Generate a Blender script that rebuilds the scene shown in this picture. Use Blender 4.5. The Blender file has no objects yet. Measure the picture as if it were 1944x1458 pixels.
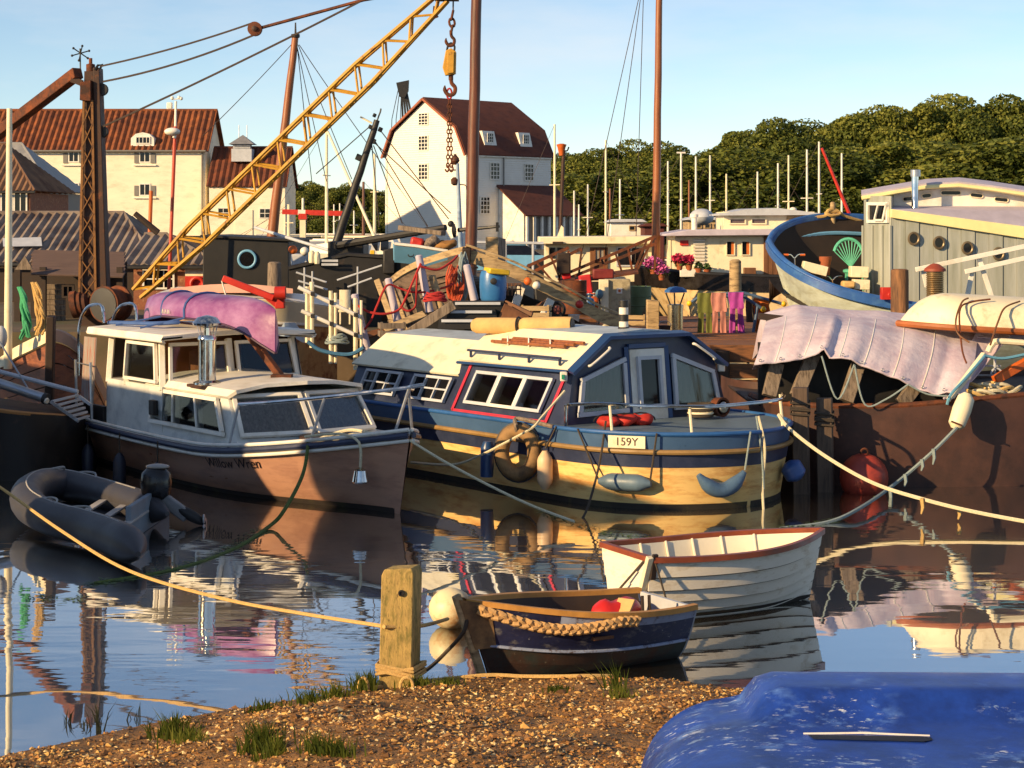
import bpy, math, random
import numpy as np
from mathutils import Vector as V, Matrix

R = math.radians
rnd = random.Random(11)
scn = bpy.context.scene
COL = scn.collection

# ------------------------------------------------------------------ camera, sky, sun, exposure
F, H, HOR, CX = 3600.0, 3.7, 430.0, 972.0
cam_data = bpy.data.cameras.new('camera')
cam_data.sensor_width = 36.0
cam_data.lens = F / 1944.0 * 36.0
cam_data.shift_y = -(729.0 - HOR) / 1944.0
cam_data.clip_end = 3000.0
cam = bpy.data.objects.new('camera', cam_data)
COL.objects.link(cam)
cam.location = (0, 0, H)
cam.rotation_euler = (R(90), 0, 0)
scn.camera = cam

SUN_EL, SUN_AZ = R(19.0), math.atan2(-0.80, -0.60)      # azimuth measured from +Y towards +X
sun_dir = V((math.sin(SUN_AZ) * math.cos(SUN_EL), math.cos(SUN_AZ) * math.cos(SUN_EL), math.sin(SUN_EL)))
world = bpy.data.worlds.new('World')
scn.world = world
world.use_nodes = True
nt = world.node_tree
sky = nt.nodes.new('ShaderNodeTexSky')
sky.sky_type = 'NISHITA'
sky.sun_disc = False
sky.sun_elevation = SUN_EL
sky.sun_rotation = SUN_AZ
sky.air_density = 1.0
sky.altitude = 2600.0
sky.dust_density = 0.25
sky.ozone_density = 1.3
bgn = nt.nodes['Background']
bgn.inputs['Strength'].default_value = 0.103
# thin high cloud: a veil of stretched noise over the whole sky
tcw = nt.nodes.new('ShaderNodeTexCoord')
mpw = nt.nodes.new('ShaderNodeMapping'); mpw.inputs['Scale'].default_value = (2.2, 2.2, 9.0)
nzw = nt.nodes.new('ShaderNodeTexNoise'); nzw.inputs['Scale'].default_value = 1.6; nzw.inputs['Detail'].default_value = 7; nzw.inputs['Roughness'].default_value = 0.58
mrw = nt.nodes.new('ShaderNodeMapRange')
mrw.inputs[1].default_value, mrw.inputs[2].default_value, mrw.inputs[3].default_value, mrw.inputs[4].default_value = 0.46, 0.74, 0.0, 0.5
mxw = nt.nodes.new('ShaderNodeMix'); mxw.data_type = 'RGBA'
nt.links.new(tcw.outputs['Generated'], mpw.inputs[0]); nt.links.new(mpw.outputs[0], nzw.inputs['Vector'])
nt.links.new(nzw.outputs['Fac'], mrw.inputs[0]); nt.links.new(mrw.outputs[0], mxw.inputs[0])
nt.links.new(sky.outputs[0], mxw.inputs[6]); mxw.inputs[7].default_value = (6.6, 6.4, 6.3, 1)
nt.links.new(mxw.outputs[2], bgn.inputs[0])
sl = bpy.data.lights.new('sun', 'SUN')
sl.energy = 5.0
sl.angle = R(0.5)
sl.color = (1.0, 0.71, 0.37)
so = bpy.data.objects.new('sun', sl)
COL.objects.link(so)
so.rotation_euler = sun_dir.to_track_quat('Z', 'Y').to_euler()
so.location = sun_dir * 60
vs = scn.view_settings
vs.view_transform = 'Standard'
vs.look = 'None'
vs.gamma = 1.0
vs.use_curve_mapping = False
vs.exposure = 0.5
scn.cycles.max_bounces = 6
scn.cycles.transparent_max_bounces = 8
scn.cycles.caustics_reflective = False
scn.cycles.caustics_refractive = False

# ------------------------------------------------------------------ helpers
def at(px, py, d):
    return V(((px - CX) / F * d, d, H - (py - HOR) / F * d))

def on(px, py, z):
    return at(px, py, (H - z) * F / (py - HOR))

def lerp(a, b, t):
    return a + (b - a) * t

def srgb(r, g, b):
    f = lambda x: (x / 255 / 12.92) if x / 255 <= 0.04045 else ((x / 255 + 0.055) / 1.055) ** 2.4
    return (f(r), f(g), f(b), 1.0)

class MB:
    def __init__(s):
        s.v, s.f = [], []

    def add(s, vs_, fs_):
        n = len(s.v)
        s.v.extend([V(p) for p in vs_])
        s.f.extend([tuple(i + n for i in f) for f in fs_])
        return s

    def box(s, c, size, rz=0.0, m=None):
        x, y, z = size[0] / 2, size[1] / 2, size[2] / 2
        c = V(c)
        M_ = m if m is not None else Matrix.Rotation(rz, 3, 'Z')
        p = [c + M_ @ V((a * x, b * y, e * z)) for a in (-1, 1) for b in (-1, 1) for e in (-1, 1)]
        return s.add(p, [(0, 1, 3, 2), (4, 6, 7, 5), (0, 4, 5, 1), (2, 3, 7, 6), (0, 2, 6, 4), (1, 5, 7, 3)])

    def bar(s, p0, p1, w, h=None, up=(0, 0, 1)):
        p0, p1 = V(p0), V(p1)
        h = w if h is None else h
        d = (p1 - p0).normalized()
        u = V(up)
        if abs(d.dot(u)) > 0.98:
            u = V((0, 1, 0))
        sd = d.cross(u).normalized()
        u = sd.cross(d).normalized()
        q = []
        for p in (p0, p1):
            for a, b in ((-1, -1), (1, -1), (1, 1), (-1, 1)):
                q.append(p + sd * (a * w / 2) + u * (b * h / 2))
        return s.add(q, [(3, 2, 1, 0), (4, 5, 6, 7), (0, 1, 5, 4), (1, 2, 6, 5), (2, 3, 7, 6), (3, 0, 4, 7)])

    def tube(s, pts, r, n=6, closed=False):
        pts = [V(p) for p in pts]
        k = len(pts)
        rs = r if isinstance(r, (list, tuple)) else [r] * k
        rows = []
        ref = None
        for i, p in enumerate(pts):
            a = pts[i - 1] if (i > 0 or closed) else pts[i]
            b = pts[(i + 1) % k] if (i < k - 1 or closed) else pts[i]
            d = (b - a)
            d = d.normalized() if d.length > 1e-9 else V((0, 0, 1))
            if ref is None:
                ref = V((0, 0, 1)) if abs(d.z) < 0.9 else V((1, 0, 0))
            x = (ref - d * ref.dot(d))
            x = x.normalized() if x.length > 1e-6 else d.orthogonal().normalized()
            ref = x
            y = d.cross(x)
            rows.append([p + (x * math.cos(2 * math.pi * j / n) + y * math.sin(2 * math.pi * j / n)) * rs[i] for j in range(n)])
        base = len(s.v)
        for row in rows:
            s.v.extend(row)
        for i in range(k if closed else k - 1):
            i2 = (i + 1) % k
            for j in range(n):
                j2 = (j + 1) % n
                s.f.append((base + i * n + j, base + i * n + j2, base + i2 * n + j2, base + i2 * n + j))
        if not closed:
            s.f.append(tuple(base + j for j in reversed(range(n))))
            s.f.append(tuple(base + (k - 1) * n + j for j in range(n)))
        return s

    def lathe(s, prof, c=(0, 0, 0), n=14, m=None):
        c = V(c)
        m = m or Matrix.Identity(3)
        base = len(s.v)
        for r, z in prof:
            for j in range(n):
                a = 2 * math.pi * j / n
                s.v.append(c + m @ V((r * math.cos(a), r * math.sin(a), z)))
        for i in range(len(prof) - 1):
            for j in range(n):
                j2 = (j + 1) % n
                s.f.append((base + i * n + j, base + i * n + j2, base + (i + 1) * n + j2, base + (i + 1) * n + j))
        s.f.append(tuple(base + j for j in reversed(range(n))))
        s.f.append(tuple(base + (len(prof) - 1) * n + j for j in range(n)))
        return s

    def loft(s, rows, closed=False, cap0=False, cap1=False, flip=False):
        base = len(s.v)
        n = len(rows[0])
        for r_ in rows:
            s.v.extend([V(p) for p in r_])
        for i in range(len(rows) - 1):
            for j in range(n if closed else n - 1):
                j2 = (j + 1) % n
                q = (base + i * n + j, base + i * n + j2, base + (i + 1) * n + j2, base + (i + 1) * n + j)
                s.f.append(q[::-1] if flip else q)
        if cap0:
            s.f.append(tuple(base + j for j in range(n)))
        if cap1:
            s.f.append(tuple(base + (len(rows) - 1) * n + j for j in range(n)))
        return s

    def prism(s, poly, vec):
        vec = V(vec)
        n = len(poly)
        p = [V(q) for q in poly]
        p = p + [q + vec for q in p]
        fs = [tuple(reversed(range(n))), tuple(range(n, 2 * n))]
        for j in range(n):
            j2 = (j + 1) % n
            fs.append((j, j2, n + j2, n + j))
        return s.add(p, fs)

    def ball(s, c, r, n=14, m=9, rot=None):
        rx, ry, rz = (r, r, r) if not isinstance(r, (tuple, list)) else r
        prof = [(math.cos(-math.pi / 2 + math.pi * i / m), math.sin(-math.pi / 2 + math.pi * i / m)) for i in range(m + 1)]
        prof[0], prof[-1] = (1e-3, -1), (1e-3, 1)
        k = len(s.v)
        s.lathe(prof, (0, 0, 0), n)
        rot = rot or Matrix.Identity(3)
        for i in range(k, len(s.v)):
            q = s.v[i]
            s.v[i] = V(c) + rot @ V((q.x * rx, q.y * ry, q.z * rz))
        return s

    def sheet(s, rows, th, direction=None):
        """a lofted surface given thickness th"""
        n = len(rows[0])
        rows = [[V(p) for p in r_] for r_ in rows]
        back = []
        for i, r_ in enumerate(rows):
            b = []
            for j, p in enumerate(r_):
                a = rows[min(i + 1, len(rows) - 1)][j] - rows[max(i - 1, 0)][j]
                c = r_[min(j + 1, n - 1)] - r_[max(j - 1, 0)]
                nn = a.cross(c)
                nn = nn.normalized() if nn.length > 1e-9 else V((0, 0, 1))
                b.append(p - nn * th)
            back.append(b)
        base = len(s.v)
        m = len(rows)
        for r_ in rows + back:
            s.v.extend(r_)
        o = m * n
        for i in range(m - 1):
            for j in range(n - 1):
                a, b, c, d = base + i * n + j, base + i * n + j + 1, base + (i + 1) * n + j + 1, base + (i + 1) * n + j
                s.f.append((d, c, b, a))
                s.f.append((a + o, b + o, c + o, d + o))
        for i in range(m - 1):
            for j in (0, n - 1):
                a, d = base + i * n + j, base + (i + 1) * n + j
                q = (a, d, d + o, a + o)
                s.f.append(q if j else q[::-1])
        for j in range(n - 1):
            for i in (0, m - 1):
                a, d = base + i * n + j, base + i * n + j + 1
                q = (a, d, d + o, a + o)
                s.f.append(q if not i else q[::-1])
        return s

def lump(mb, amp, seed):
    """pushes vertices about so that a soft bundle does not read as a ball"""
    for i, p in enumerate(mb.v):
        w = amp * (math.sin(p.x * 23 + seed) + math.sin(p.y * 19 + seed * 2 + p.z * 31) + 0.6 * math.sin(p.z * 47 + p.x * 37))
        mb.v[i] = p + V((w * 0.5, w * 0.4, w))
    return mb

def smooth_pts(pts, k=8):
    pts = [V(p) for p in pts]
    if len(pts) < 3:
        return pts
    out = []
    for i in range(len(pts) - 1):
        p0 = pts[max(i - 1, 0)]; p1 = pts[i]; p2 = pts[i + 1]; p3 = pts[min(i + 2, len(pts) - 1)]
        for j in range(k):
            t = j / k
            out.append(0.5 * ((2 * p1) + (p2 - p0) * t + (2 * p0 - 5 * p1 + 4 * p2 - p3) * t * t + (3 * p1 - p0 - 3 * p2 + p3) * t ** 3))
    out.append(pts[-1])
    return out

def sag(a, b, dz, k=12):
    a, b = V(a), V(b)
    return [lerp(a, b, i / k) - V((0, 0, 4 * dz * (i / k) * (1 - i / k))) for i in range(k + 1)]

MW = {}          # thing name -> world matrix of its Empty

def _wm(o):
    m = Matrix.Identity(4)
    while o is not None:
        m = MW.get(o.name, Matrix.Identity(4)) @ m
        o = o.parent
    return m

def thing(name, label, cat, loc=(0, 0, 0), rz=0.0, group=None, kind=None):
    o = bpy.data.objects.new(name, None)
    COL.objects.link(o)
    o.location = loc
    o.rotation_euler = (0, 0, rz)
    o.empty_display_size = 0.2
    MW[o.name] = Matrix.Translation(V(loc)) @ Matrix.Rotation(rz, 4, 'Z')
    o['label'] = label
    o['category'] = cat
    if group:
        o['group'] = group
    if kind:
        o['kind'] = kind
    return o

def mesh_of(name, mb, mt, angle=38):
    me = bpy.data.meshes.new(name)
    me.from_pydata([tuple(p) for p in mb.v], [], mb.f)
    me.materials.append(mt)
    me.polygons.foreach_set('use_smooth', [True] * len(me.polygons))
    me.set_sharp_from_angle(angle=R(angle))
    me.update()
    return me

def obj(name, mb, mt, parent=None, world=True, bev=0.0, angle=38):
    """one mesh object; vertices given in world space unless world=False (then in the parent's frame)"""
    if parent is not None and world:
        inv = _wm(parent).inverted()
        mb.v = [inv @ p for p in mb.v]
    o = bpy.data.objects.new(name, mesh_of(name, mb, mt, angle))
    COL.objects.link(o)
    if parent is not None:
        o.parent = parent
    if bev:
        b = o.modifiers.new('edge', 'BEVEL')
        b.width = bev
        b.segments = 2
        b.limit_method = 'ANGLE'
    return o

def solo(name, label, cat, mb, mt, group=None, bev=0.0, kind=None, loc=None):
    """a thing that is one mesh, with its origin at its base"""
    if loc is None:
        lo = V((sum(p.x for p in mb.v), sum(p.y for p in mb.v), 0)) / len(mb.v)
        lo.z = min(p.z for p in mb.v)
    else:
        lo = V(loc)
    mb.v = [p - lo for p in mb.v]
    o = obj(name, mb, mt, None, bev=bev)
    o.location = lo
    MW[o.name] = Matrix.Translation(lo)
    o['label'] = label
    o['category'] = cat
    if group:
        o['group'] = group
    if kind:
        o['kind'] = kind
    return o

def struct(name, mb, mt, kind='structure', bev=0):
    o = obj(name, mb, mt, bev=bev)
    o['kind'] = kind
    return o

def dup(root, loc, rz=0.0, scale=(1, 1, 1), label=None, group=None):
    r_ = root.copy()
    COL.objects.link(r_)
    r_.location = loc
    r_.rotation_euler = (0, 0, rz)
    r_.scale = scale
    if label:
        r_['label'] = label
    if group:
        r_['group'] = group
    for ch in list(root.children):
        c = ch.copy()
        COL.objects.link(c)
        c.parent = r_
        for g in ch.children:
            e = g.copy()
            COL.objects.link(e)
            e.parent = c
    return r_

def text_mesh(name, txt, size, frame, mt, parent, ext=0.003, shear=0.0, bold=0.0, wrap=None):
    """flat lettering; frame = (origin, right, up) in world space"""
    cu = bpy.data.curves.new(name, 'FONT')
    cu.body = txt
    cu.size = size
    cu.align_x = 'CENTER'
    cu.align_y = 'CENTER'
    cu.extrude = ext
    cu.shear = shear
    cu.offset = bold
    tmp = bpy.data.objects.new('lettering_source', cu)
    COL.objects.link(tmp)
    me = bpy.data.meshes.new_from_object(tmp)
    bpy.data.objects.remove(tmp)
    bpy.data.curves.remove(cu)
    o_, rt, up = frame
    rt, up = V(rt).normalized(), V(up).normalized()
    nn = rt.cross(up)
    inv = _wm(parent).inverted()
    for v_ in me.vertices:
        c = v_.co
        v_.co = wrap(c) if wrap else inv @ (V(o_) + rt * c.x + up * c.y + nn * c.z)
    me.materials.clear()
    me.materials.append(mt)
    ob = bpy.data.objects.new(name, me)
    COL.objects.link(ob)
    ob.parent = parent
    return ob

# ------------------------------------------------------------------ materials
MATS = {}

def mat(name, col, rough=0.6, metal=0.0, var=0.25, sc=3.0, bump=0.15, bsc=40.0, col2=None, thr=0.56, soft=0.06, sc2=2.5,
        stretch=(1, 1, 1), spec=0.5, coat=0.0, bdist=0.01, col3=None, thr3=0.62, sc3=9.0):
    m = bpy.data.materials.new(name)
    m.use_nodes = True
    n, l = m.node_tree.nodes, m.node_tree.links
    p = n['Principled BSDF']
    p.inputs['Roughness'].default_value = rough
    p.inputs['Metallic'].default_value = metal
    p.inputs['Specular IOR Level'].default_value = spec
    if coat:
        p.inputs['Coat Weight'].default_value = coat
        p.inputs['Coat Roughness'].default_value = 0.08
    tc = n.new('ShaderNodeTexCoord')
    mp = n.new('ShaderNodeMapping')
    mp.inputs['Scale'].default_value = stretch
    l.new(tc.outputs['Object'], mp.inputs[0])
    def noise(scale, det=6, rg=0.6):
        t = n.new('ShaderNodeTexNoise')
        t.inputs['Scale'].default_value = scale
        t.inputs['Detail'].default_value = det
        t.inputs['Roughness'].default_value = rg
        l.new(mp.outputs[0], t.inputs['Vector'])
        return t.outputs['Fac']
    def mapr(src, a, b, c, d):
        t = n.new('ShaderNodeMapRange')
        t.inputs[1].default_value, t.inputs[2].default_value = a, b
        t.inputs[3].default_value, t.inputs[4].default_value = c, d
        l.new(src, t.inputs[0])
        return t.outputs[0]
    def mix(fac, a, b):
        t = n.new('ShaderNodeMix')
        t.data_type = 'RGBA'
        l.new(fac, t.inputs[0])
        for sock, x in ((t.inputs[6], a), (t.inputs[7], b)):
            if isinstance(x, tuple):
                sock.default_value = x
            else:
                l.new(x, sock)
        return t.outputs[2]
    base = noise(sc, 8, 0.65)
    hi = tuple(min(1, c * (1 + var)) for c in col[:3]) + (1,)
    lo = tuple(c * (1 - var) for c in col[:3]) + (1,)
    c = mix(mapr(base, 0.3, 0.7, 0, 1), lo, hi)
    if col2:
        c = mix(mapr(noise(sc2, 9, 0.7), thr - soft, thr + soft, 0, 1), c, col2)
    if col3:
        c = mix(mapr(noise(sc3, 6, 0.75), thr3 - 0.04, thr3 + 0.04, 0, 1), c, col3)
    l.new(c, p.inputs['Base Color'])
    if bump:
        b = n.new('ShaderNodeBump')
        b.inputs['Strength'].default_value = bump
        b.inputs['Distance'].default_value = bdist
        l.new(noise(bsc, 4), b.inputs['Height'])
        l.new(b.outputs[0], p.inputs['Normal'])
    l.new(mapr(base, 0.25, 0.75, max(0.02, rough - 0.12), min(1, rough + 0.12)), p.inputs['Roughness'])
    MATS[name] = m
    return m

def glass_mat(name, tint, opacity):
    """a thin pane: mostly clear, glossy, slightly dirty"""
    m = bpy.data.materials.new(name)
    m.use_nodes = True
    n, l = m.node_tree.nodes, m.node_tree.links
    n.remove(n['Principled BSDF'])
    out = n['Material Output']
    tr = n.new('ShaderNodeBsdfTransparent'); tr.inputs[0].default_value = tint
    gl = n.new('ShaderNodeBsdfGlossy'); gl.inputs['Roughness'].default_value = 0.04
    fr = n.new('ShaderNodeFresnel'); fr.inputs[0].default_value = 1.28
    ad = n.new('ShaderNodeMath'); ad.operation = 'ADD'; ad.inputs[1].default_value = opacity
    l.new(fr.outputs[0], ad.inputs[0])
    mx = n.new('ShaderNodeMixShader')
    l.new(ad.outputs[0], mx.inputs[0]); l.new(tr.outputs[0], mx.inputs[1]); l.new(gl.outputs[0], mx.inputs[2])
    l.new(mx.outputs[0], out.inputs[0])
    return m

S = srgb
WHITE = mat('white paint', S(232, 226, 214), 0.45, var=0.10, sc=2, col2=S(196, 184, 160), thr=0.63, soft=0.12, sc2=1.6)
CREAM = mat('cream paint', S(236, 222, 188), 0.5, var=0.10, sc=2, col2=S(190, 168, 128), thr=0.64, soft=0.1)
LIME = mat('limewashed boards', S(238, 226, 200), 0.8, var=0.07, sc=0.6, col2=S(205, 192, 165), thr=0.62, soft=0.12, sc2=0.5, stretch=(1, 1, 3))
GREYPAINT = mat('grey green paint', S(150, 155, 142), 0.6, var=0.16, sc=1.2, col2=S(178, 176, 160), thr=0.58, soft=0.12, stretch=(3, 3, 0.6))
PALEGREY = mat('pale grey paint', S(185, 188, 195), 0.55, var=0.12)
LILACGREY = mat('lilac grey roof', S(188, 178, 190), 0.6, var=0.12)
DKBROWN = mat('tarred timber', S(48, 34, 26), 0.75, var=0.4, sc=5, stretch=(1, 1, 4))
BROWN = mat('brown timber', S(112, 72, 42), 0.65, var=0.35, sc=6, stretch=(1, 1, 0.3))
MAST = mat('varnished spar', S(150, 88, 46), 0.45, var=0.3, sc=8, stretch=(4, 4, 0.25), col2=S(96, 52, 30), thr=0.58, soft=0.1, sc2=4)
MASTDK = mat('dark spar', S(110, 62, 40), 0.5, var=0.35, sc=8, stretch=(5, 5, 0.3), col2=S(60, 34, 24), thr=0.55, soft=0.12, sc2=3)
WOODLT = mat('bleached timber', S(176, 150, 110), 0.8, var=0.3, sc=7, stretch=(0.6, 0.6, 3), col2=S(110, 88, 62), thr=0.57, soft=0.08, sc2=5)
WOODGREY = mat('weathered grey timber', S(132, 116, 100), 0.85, var=0.3, sc=7, stretch=(4, 4, 0.5), col2=S(74, 62, 52), thr=0.56, soft=0.08, sc2=6)
RUST = mat('rusted iron', S(120, 62, 30), 0.85, var=0.4, sc=5, col2=S(58, 34, 24), thr=0.5, soft=0.12, sc2=3, bump=0.4)
RUSTDK = mat('dark rusted steel', S(62, 38, 26), 0.7, var=0.4, sc=4, col2=S(120, 66, 30), thr=0.62, soft=0.06, sc2=3, bump=0.3)
BLACK = mat('black paint', S(30, 28, 28), 0.55, var=0.4, sc=4)
BLACKTAR = mat('black tarred steel', S(22, 20, 20), 0.6, var=0.5, sc=3, col2=S(60, 44, 36), thr=0.66, soft=0.05)
YELLOW = mat('yellow crane paint', S(196, 146, 46), 0.55, var=0.25, sc=4, col2=S(112, 66, 30), thr=0.62, soft=0.05, sc2=5)
STEEL = mat('galvanised steel', S(168, 172, 178), 0.35, metal=0.7, var=0.15)
CHROME = mat('polished stainless', S(215, 212, 205), 0.12, metal=1.0, var=0.12, sc=6, bump=0.03, col2=S(140, 120, 95), thr=0.64, soft=0.1)
DARKGLASS = mat('dark window glass', S(22, 22, 26), 0.06, var=0.3, bump=0.0, spec=0.35)
GLASS = glass_mat('clear window glass', (0.86, 0.88, 0.88, 1), 0.03)
DARKROOM = mat('dim interior', S(52, 40, 32), 0.9, var=0.4)
RED = mat('red paint', S(190, 42, 26), 0.5, var=0.22, sc=4)
ORANGE = mat('orange paint', S(205, 98, 34), 0.55, var=0.2)
PINK = mat('crimson trim', S(190, 44, 66), 0.5, var=0.15)
NAVY = mat('navy paint', S(40, 48, 74), 0.42, var=0.2, sc=3, col2=S(62, 68, 92), thr=0.6, soft=0.12)
BLUE = mat('mid blue paint', S(44, 92, 152), 0.45, var=0.2)
SKYBLUE = mat('pale blue paint', S(112, 168, 204), 0.5, var=0.12)
TEAL = mat('teal cane', S(92, 182, 150), 0.6, var=0.2)
BRICK = mat('old brick', S(134, 84, 60), 0.9, var=0.3, sc=8, col2=S(176, 140, 104), thr=0.6, soft=0.05, sc2=12)
ROPEWHITE = mat('pale rope', S(212, 200, 168), 0.9, var=0.2, sc=60, bump=0.6, bsc=160)
ROPEGOLD = mat('golden rope', S(206, 168, 104), 0.9, var=0.25, sc=60, bump=0.6, bsc=160)
ROPEGREY = mat('blue grey rope', S(138, 152, 152), 0.9, var=0.2, sc=60, bump=0.6, bsc=160)
ROPEDARK = mat('dark wet rope', S(66, 56, 46), 0.8, var=0.3, sc=40, bump=0.6, bsc=160)
ROPERED = mat('red rope', S(170, 40, 38), 0.85, var=0.25, sc=60, bump=0.6, bsc=160)
ROPEGREEN = mat('weeded rope', S(84, 98, 44), 0.9, var=0.5, sc=30, bump=0.7, bsc=90)
ROPETEAL = mat('green cordage', S(74, 168, 120), 0.9, var=0.3, sc=60)
RUBBER = mat('black rubber', S(44, 42, 46), 0.55, var=0.25)
CABLE = mat('steel cable', S(74, 62, 56), 0.6, metal=0.3, var=0.2)

def corr_panel(a, b, c, d_, pitch, amp, th=0.03):
    """corrugated sheet between eave a-b and ridge d_-c (a below d_, b below c)"""
    a, b, c, d_ = V(a), V(b), V(c), V(d_)
    nrm = (b - a).cross(d_ - a).normalized()
    n = max(4, int((b - a).length / pitch) * 4)
    rows = [[], [], []]
    ub = (b - a).normalized()
    Lab, xd, xc = (b - a).length, (d_ - a).dot(ub), (c - a).dot(ub)
    for j in range(n + 1):
        t = j / n
        off = nrm * (amp * math.sin(t * n / 4 * 2 * math.pi))
        x = t * Lab
        if x < xd - 1e-6:                            # a hip cuts the sheet short; ribs stay parallel
            top = lerp(a, d_, x / xd)
        elif x <= xc + 1e-6:
            top = lerp(d_, c, (x - xd) / (xc - xd) if xc - xd > 1e-6 else 0)
        else:
            top = lerp(c, b, (x - xc) / (Lab - xc))
        for k in range(3):
            rows[k].append(lerp(lerp(a, b, t), top, k / 2) + off)
    return MB().sheet(rows, th)

def win(parent, bl, br, tr, tl, fm=WHITE, pm=DARKGLASS, fr=0.06, th=0.05, nx=1, ny=1, bar=None, off=0.012, name='window'):
    """window from its four outer corners (seen from outside: bottom left, bottom right, top right, top left)"""
    bl, br, tr, tl = V(bl), V(br), V(tr), V(tl)
    n = (br - bl).cross(tl - bl).normalized()
    bar = bar or fr * 0.6
    def P(u, v):
        return lerp(lerp(bl, br, u), lerp(tl, tr, u), v)
    o = n * (th / 2 + off * 0.5)
    mb = MB()
    def strip(p, q, w):
        mb.bar(p + o, q + o, w, th, up=n)
    iu = fr / 2 / max((br - bl).length, 1e-6)
    iv = fr / 2 / max((tl - bl).length, 1e-6)
    strip(P(0, iv), P(1, iv), fr); strip(P(0, 1 - iv), P(1, 1 - iv), fr)
    o = n * (th / 2 + off * 0.5 + 0.002)
    strip(P(iu, 2 * iv), P(iu, 1 - 2 * iv), fr); strip(P(1 - iu, 2 * iv), P(1 - iu, 1 - 2 * iv), fr)
    o = n * (th / 2 + off * 0.5 - 0.004)
    for i in range(1, nx):
        strip(P(i / nx, 2 * iv), P(i / nx, 1 - 2 * iv), bar)
    o = n * (th / 2 + off * 0.5 - 0.008)
    for i in range(1, ny):
        strip(P(2 * iu, i / ny), P(1 - 2 * iu, i / ny), bar)
    w = obj(name, mb, fm, parent)
    g = MB().prism([P(iu, iv) + n * off * 0.6, P(1 - iu, iv) + n * off * 0.6, P(1 - iu, 1 - iv) + n * off * 0.6, P(iu, 1 - iv) + n * off * 0.6], n * off * 0.4)
    obj('pane', g, pm, w)
    return w

def hull_fn(L, B, zk, sheer, ws=0.8, bp=2.4, mid=0.45, p=0.5, rake=0.3, keelrise=0.0, srake=0.0):
    def half(s):
        if s < mid:
            return 1 - (1 - ws) * ((mid - s) / mid) ** 2
        return max(0.0, 1 - ((s - mid) / (1 - mid)) ** bp)
    def f(s, t, side, inset=0.0):
        zs = sheer(s)
        z0 = zk + keelrise * max(0, (s - 0.6) / 0.4) ** 2
        pp = p + (0.95 - p) * s ** 5
        y = side * max(0.0, half(s) * B / 2 * (t ** pp) - inset) if t > 0 else 0.0
        return V((L * s + rake * (t - 0.4) * s ** 5 - srake * t * (1 - s) ** 6, y, z0 + (zs - z0) * t))
    return f

def hull_rows(f, ns=22, nt=7, s0=0.0, s1=0.998, t0=0.0, t1=1.0, inset=0.0):
    rows = []
    for i in range(ns + 1):
        s = lerp(s0, s1, i / ns)
        r_ = [f(s, lerp(t1, t0, j / nt), -1, inset) for j in range(nt + 1)]
        r2 = [f(s, lerp(t0, t1, j / nt), 1, inset) for j in range(nt + 1)]
        rows.append(r_ + (r2[1:] if t0 == 0 else r2))
    return rows

def frame(loc, heading):
    """(matrix, rz) of a boat whose stern is at loc and whose bow points along heading (x, y)"""
    rz = math.atan2(heading[1], heading[0])
    return Matrix.Translation(V(loc)) @ Matrix.Rotation(rz, 4, 'Z'), rz

def rope(name, label, pts, r, mt, k=8, group=None, n=6, cat='rope'):
    return solo(name, label, cat, MB().tube(smooth_pts(pts, k), r, n), mt, group)
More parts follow.
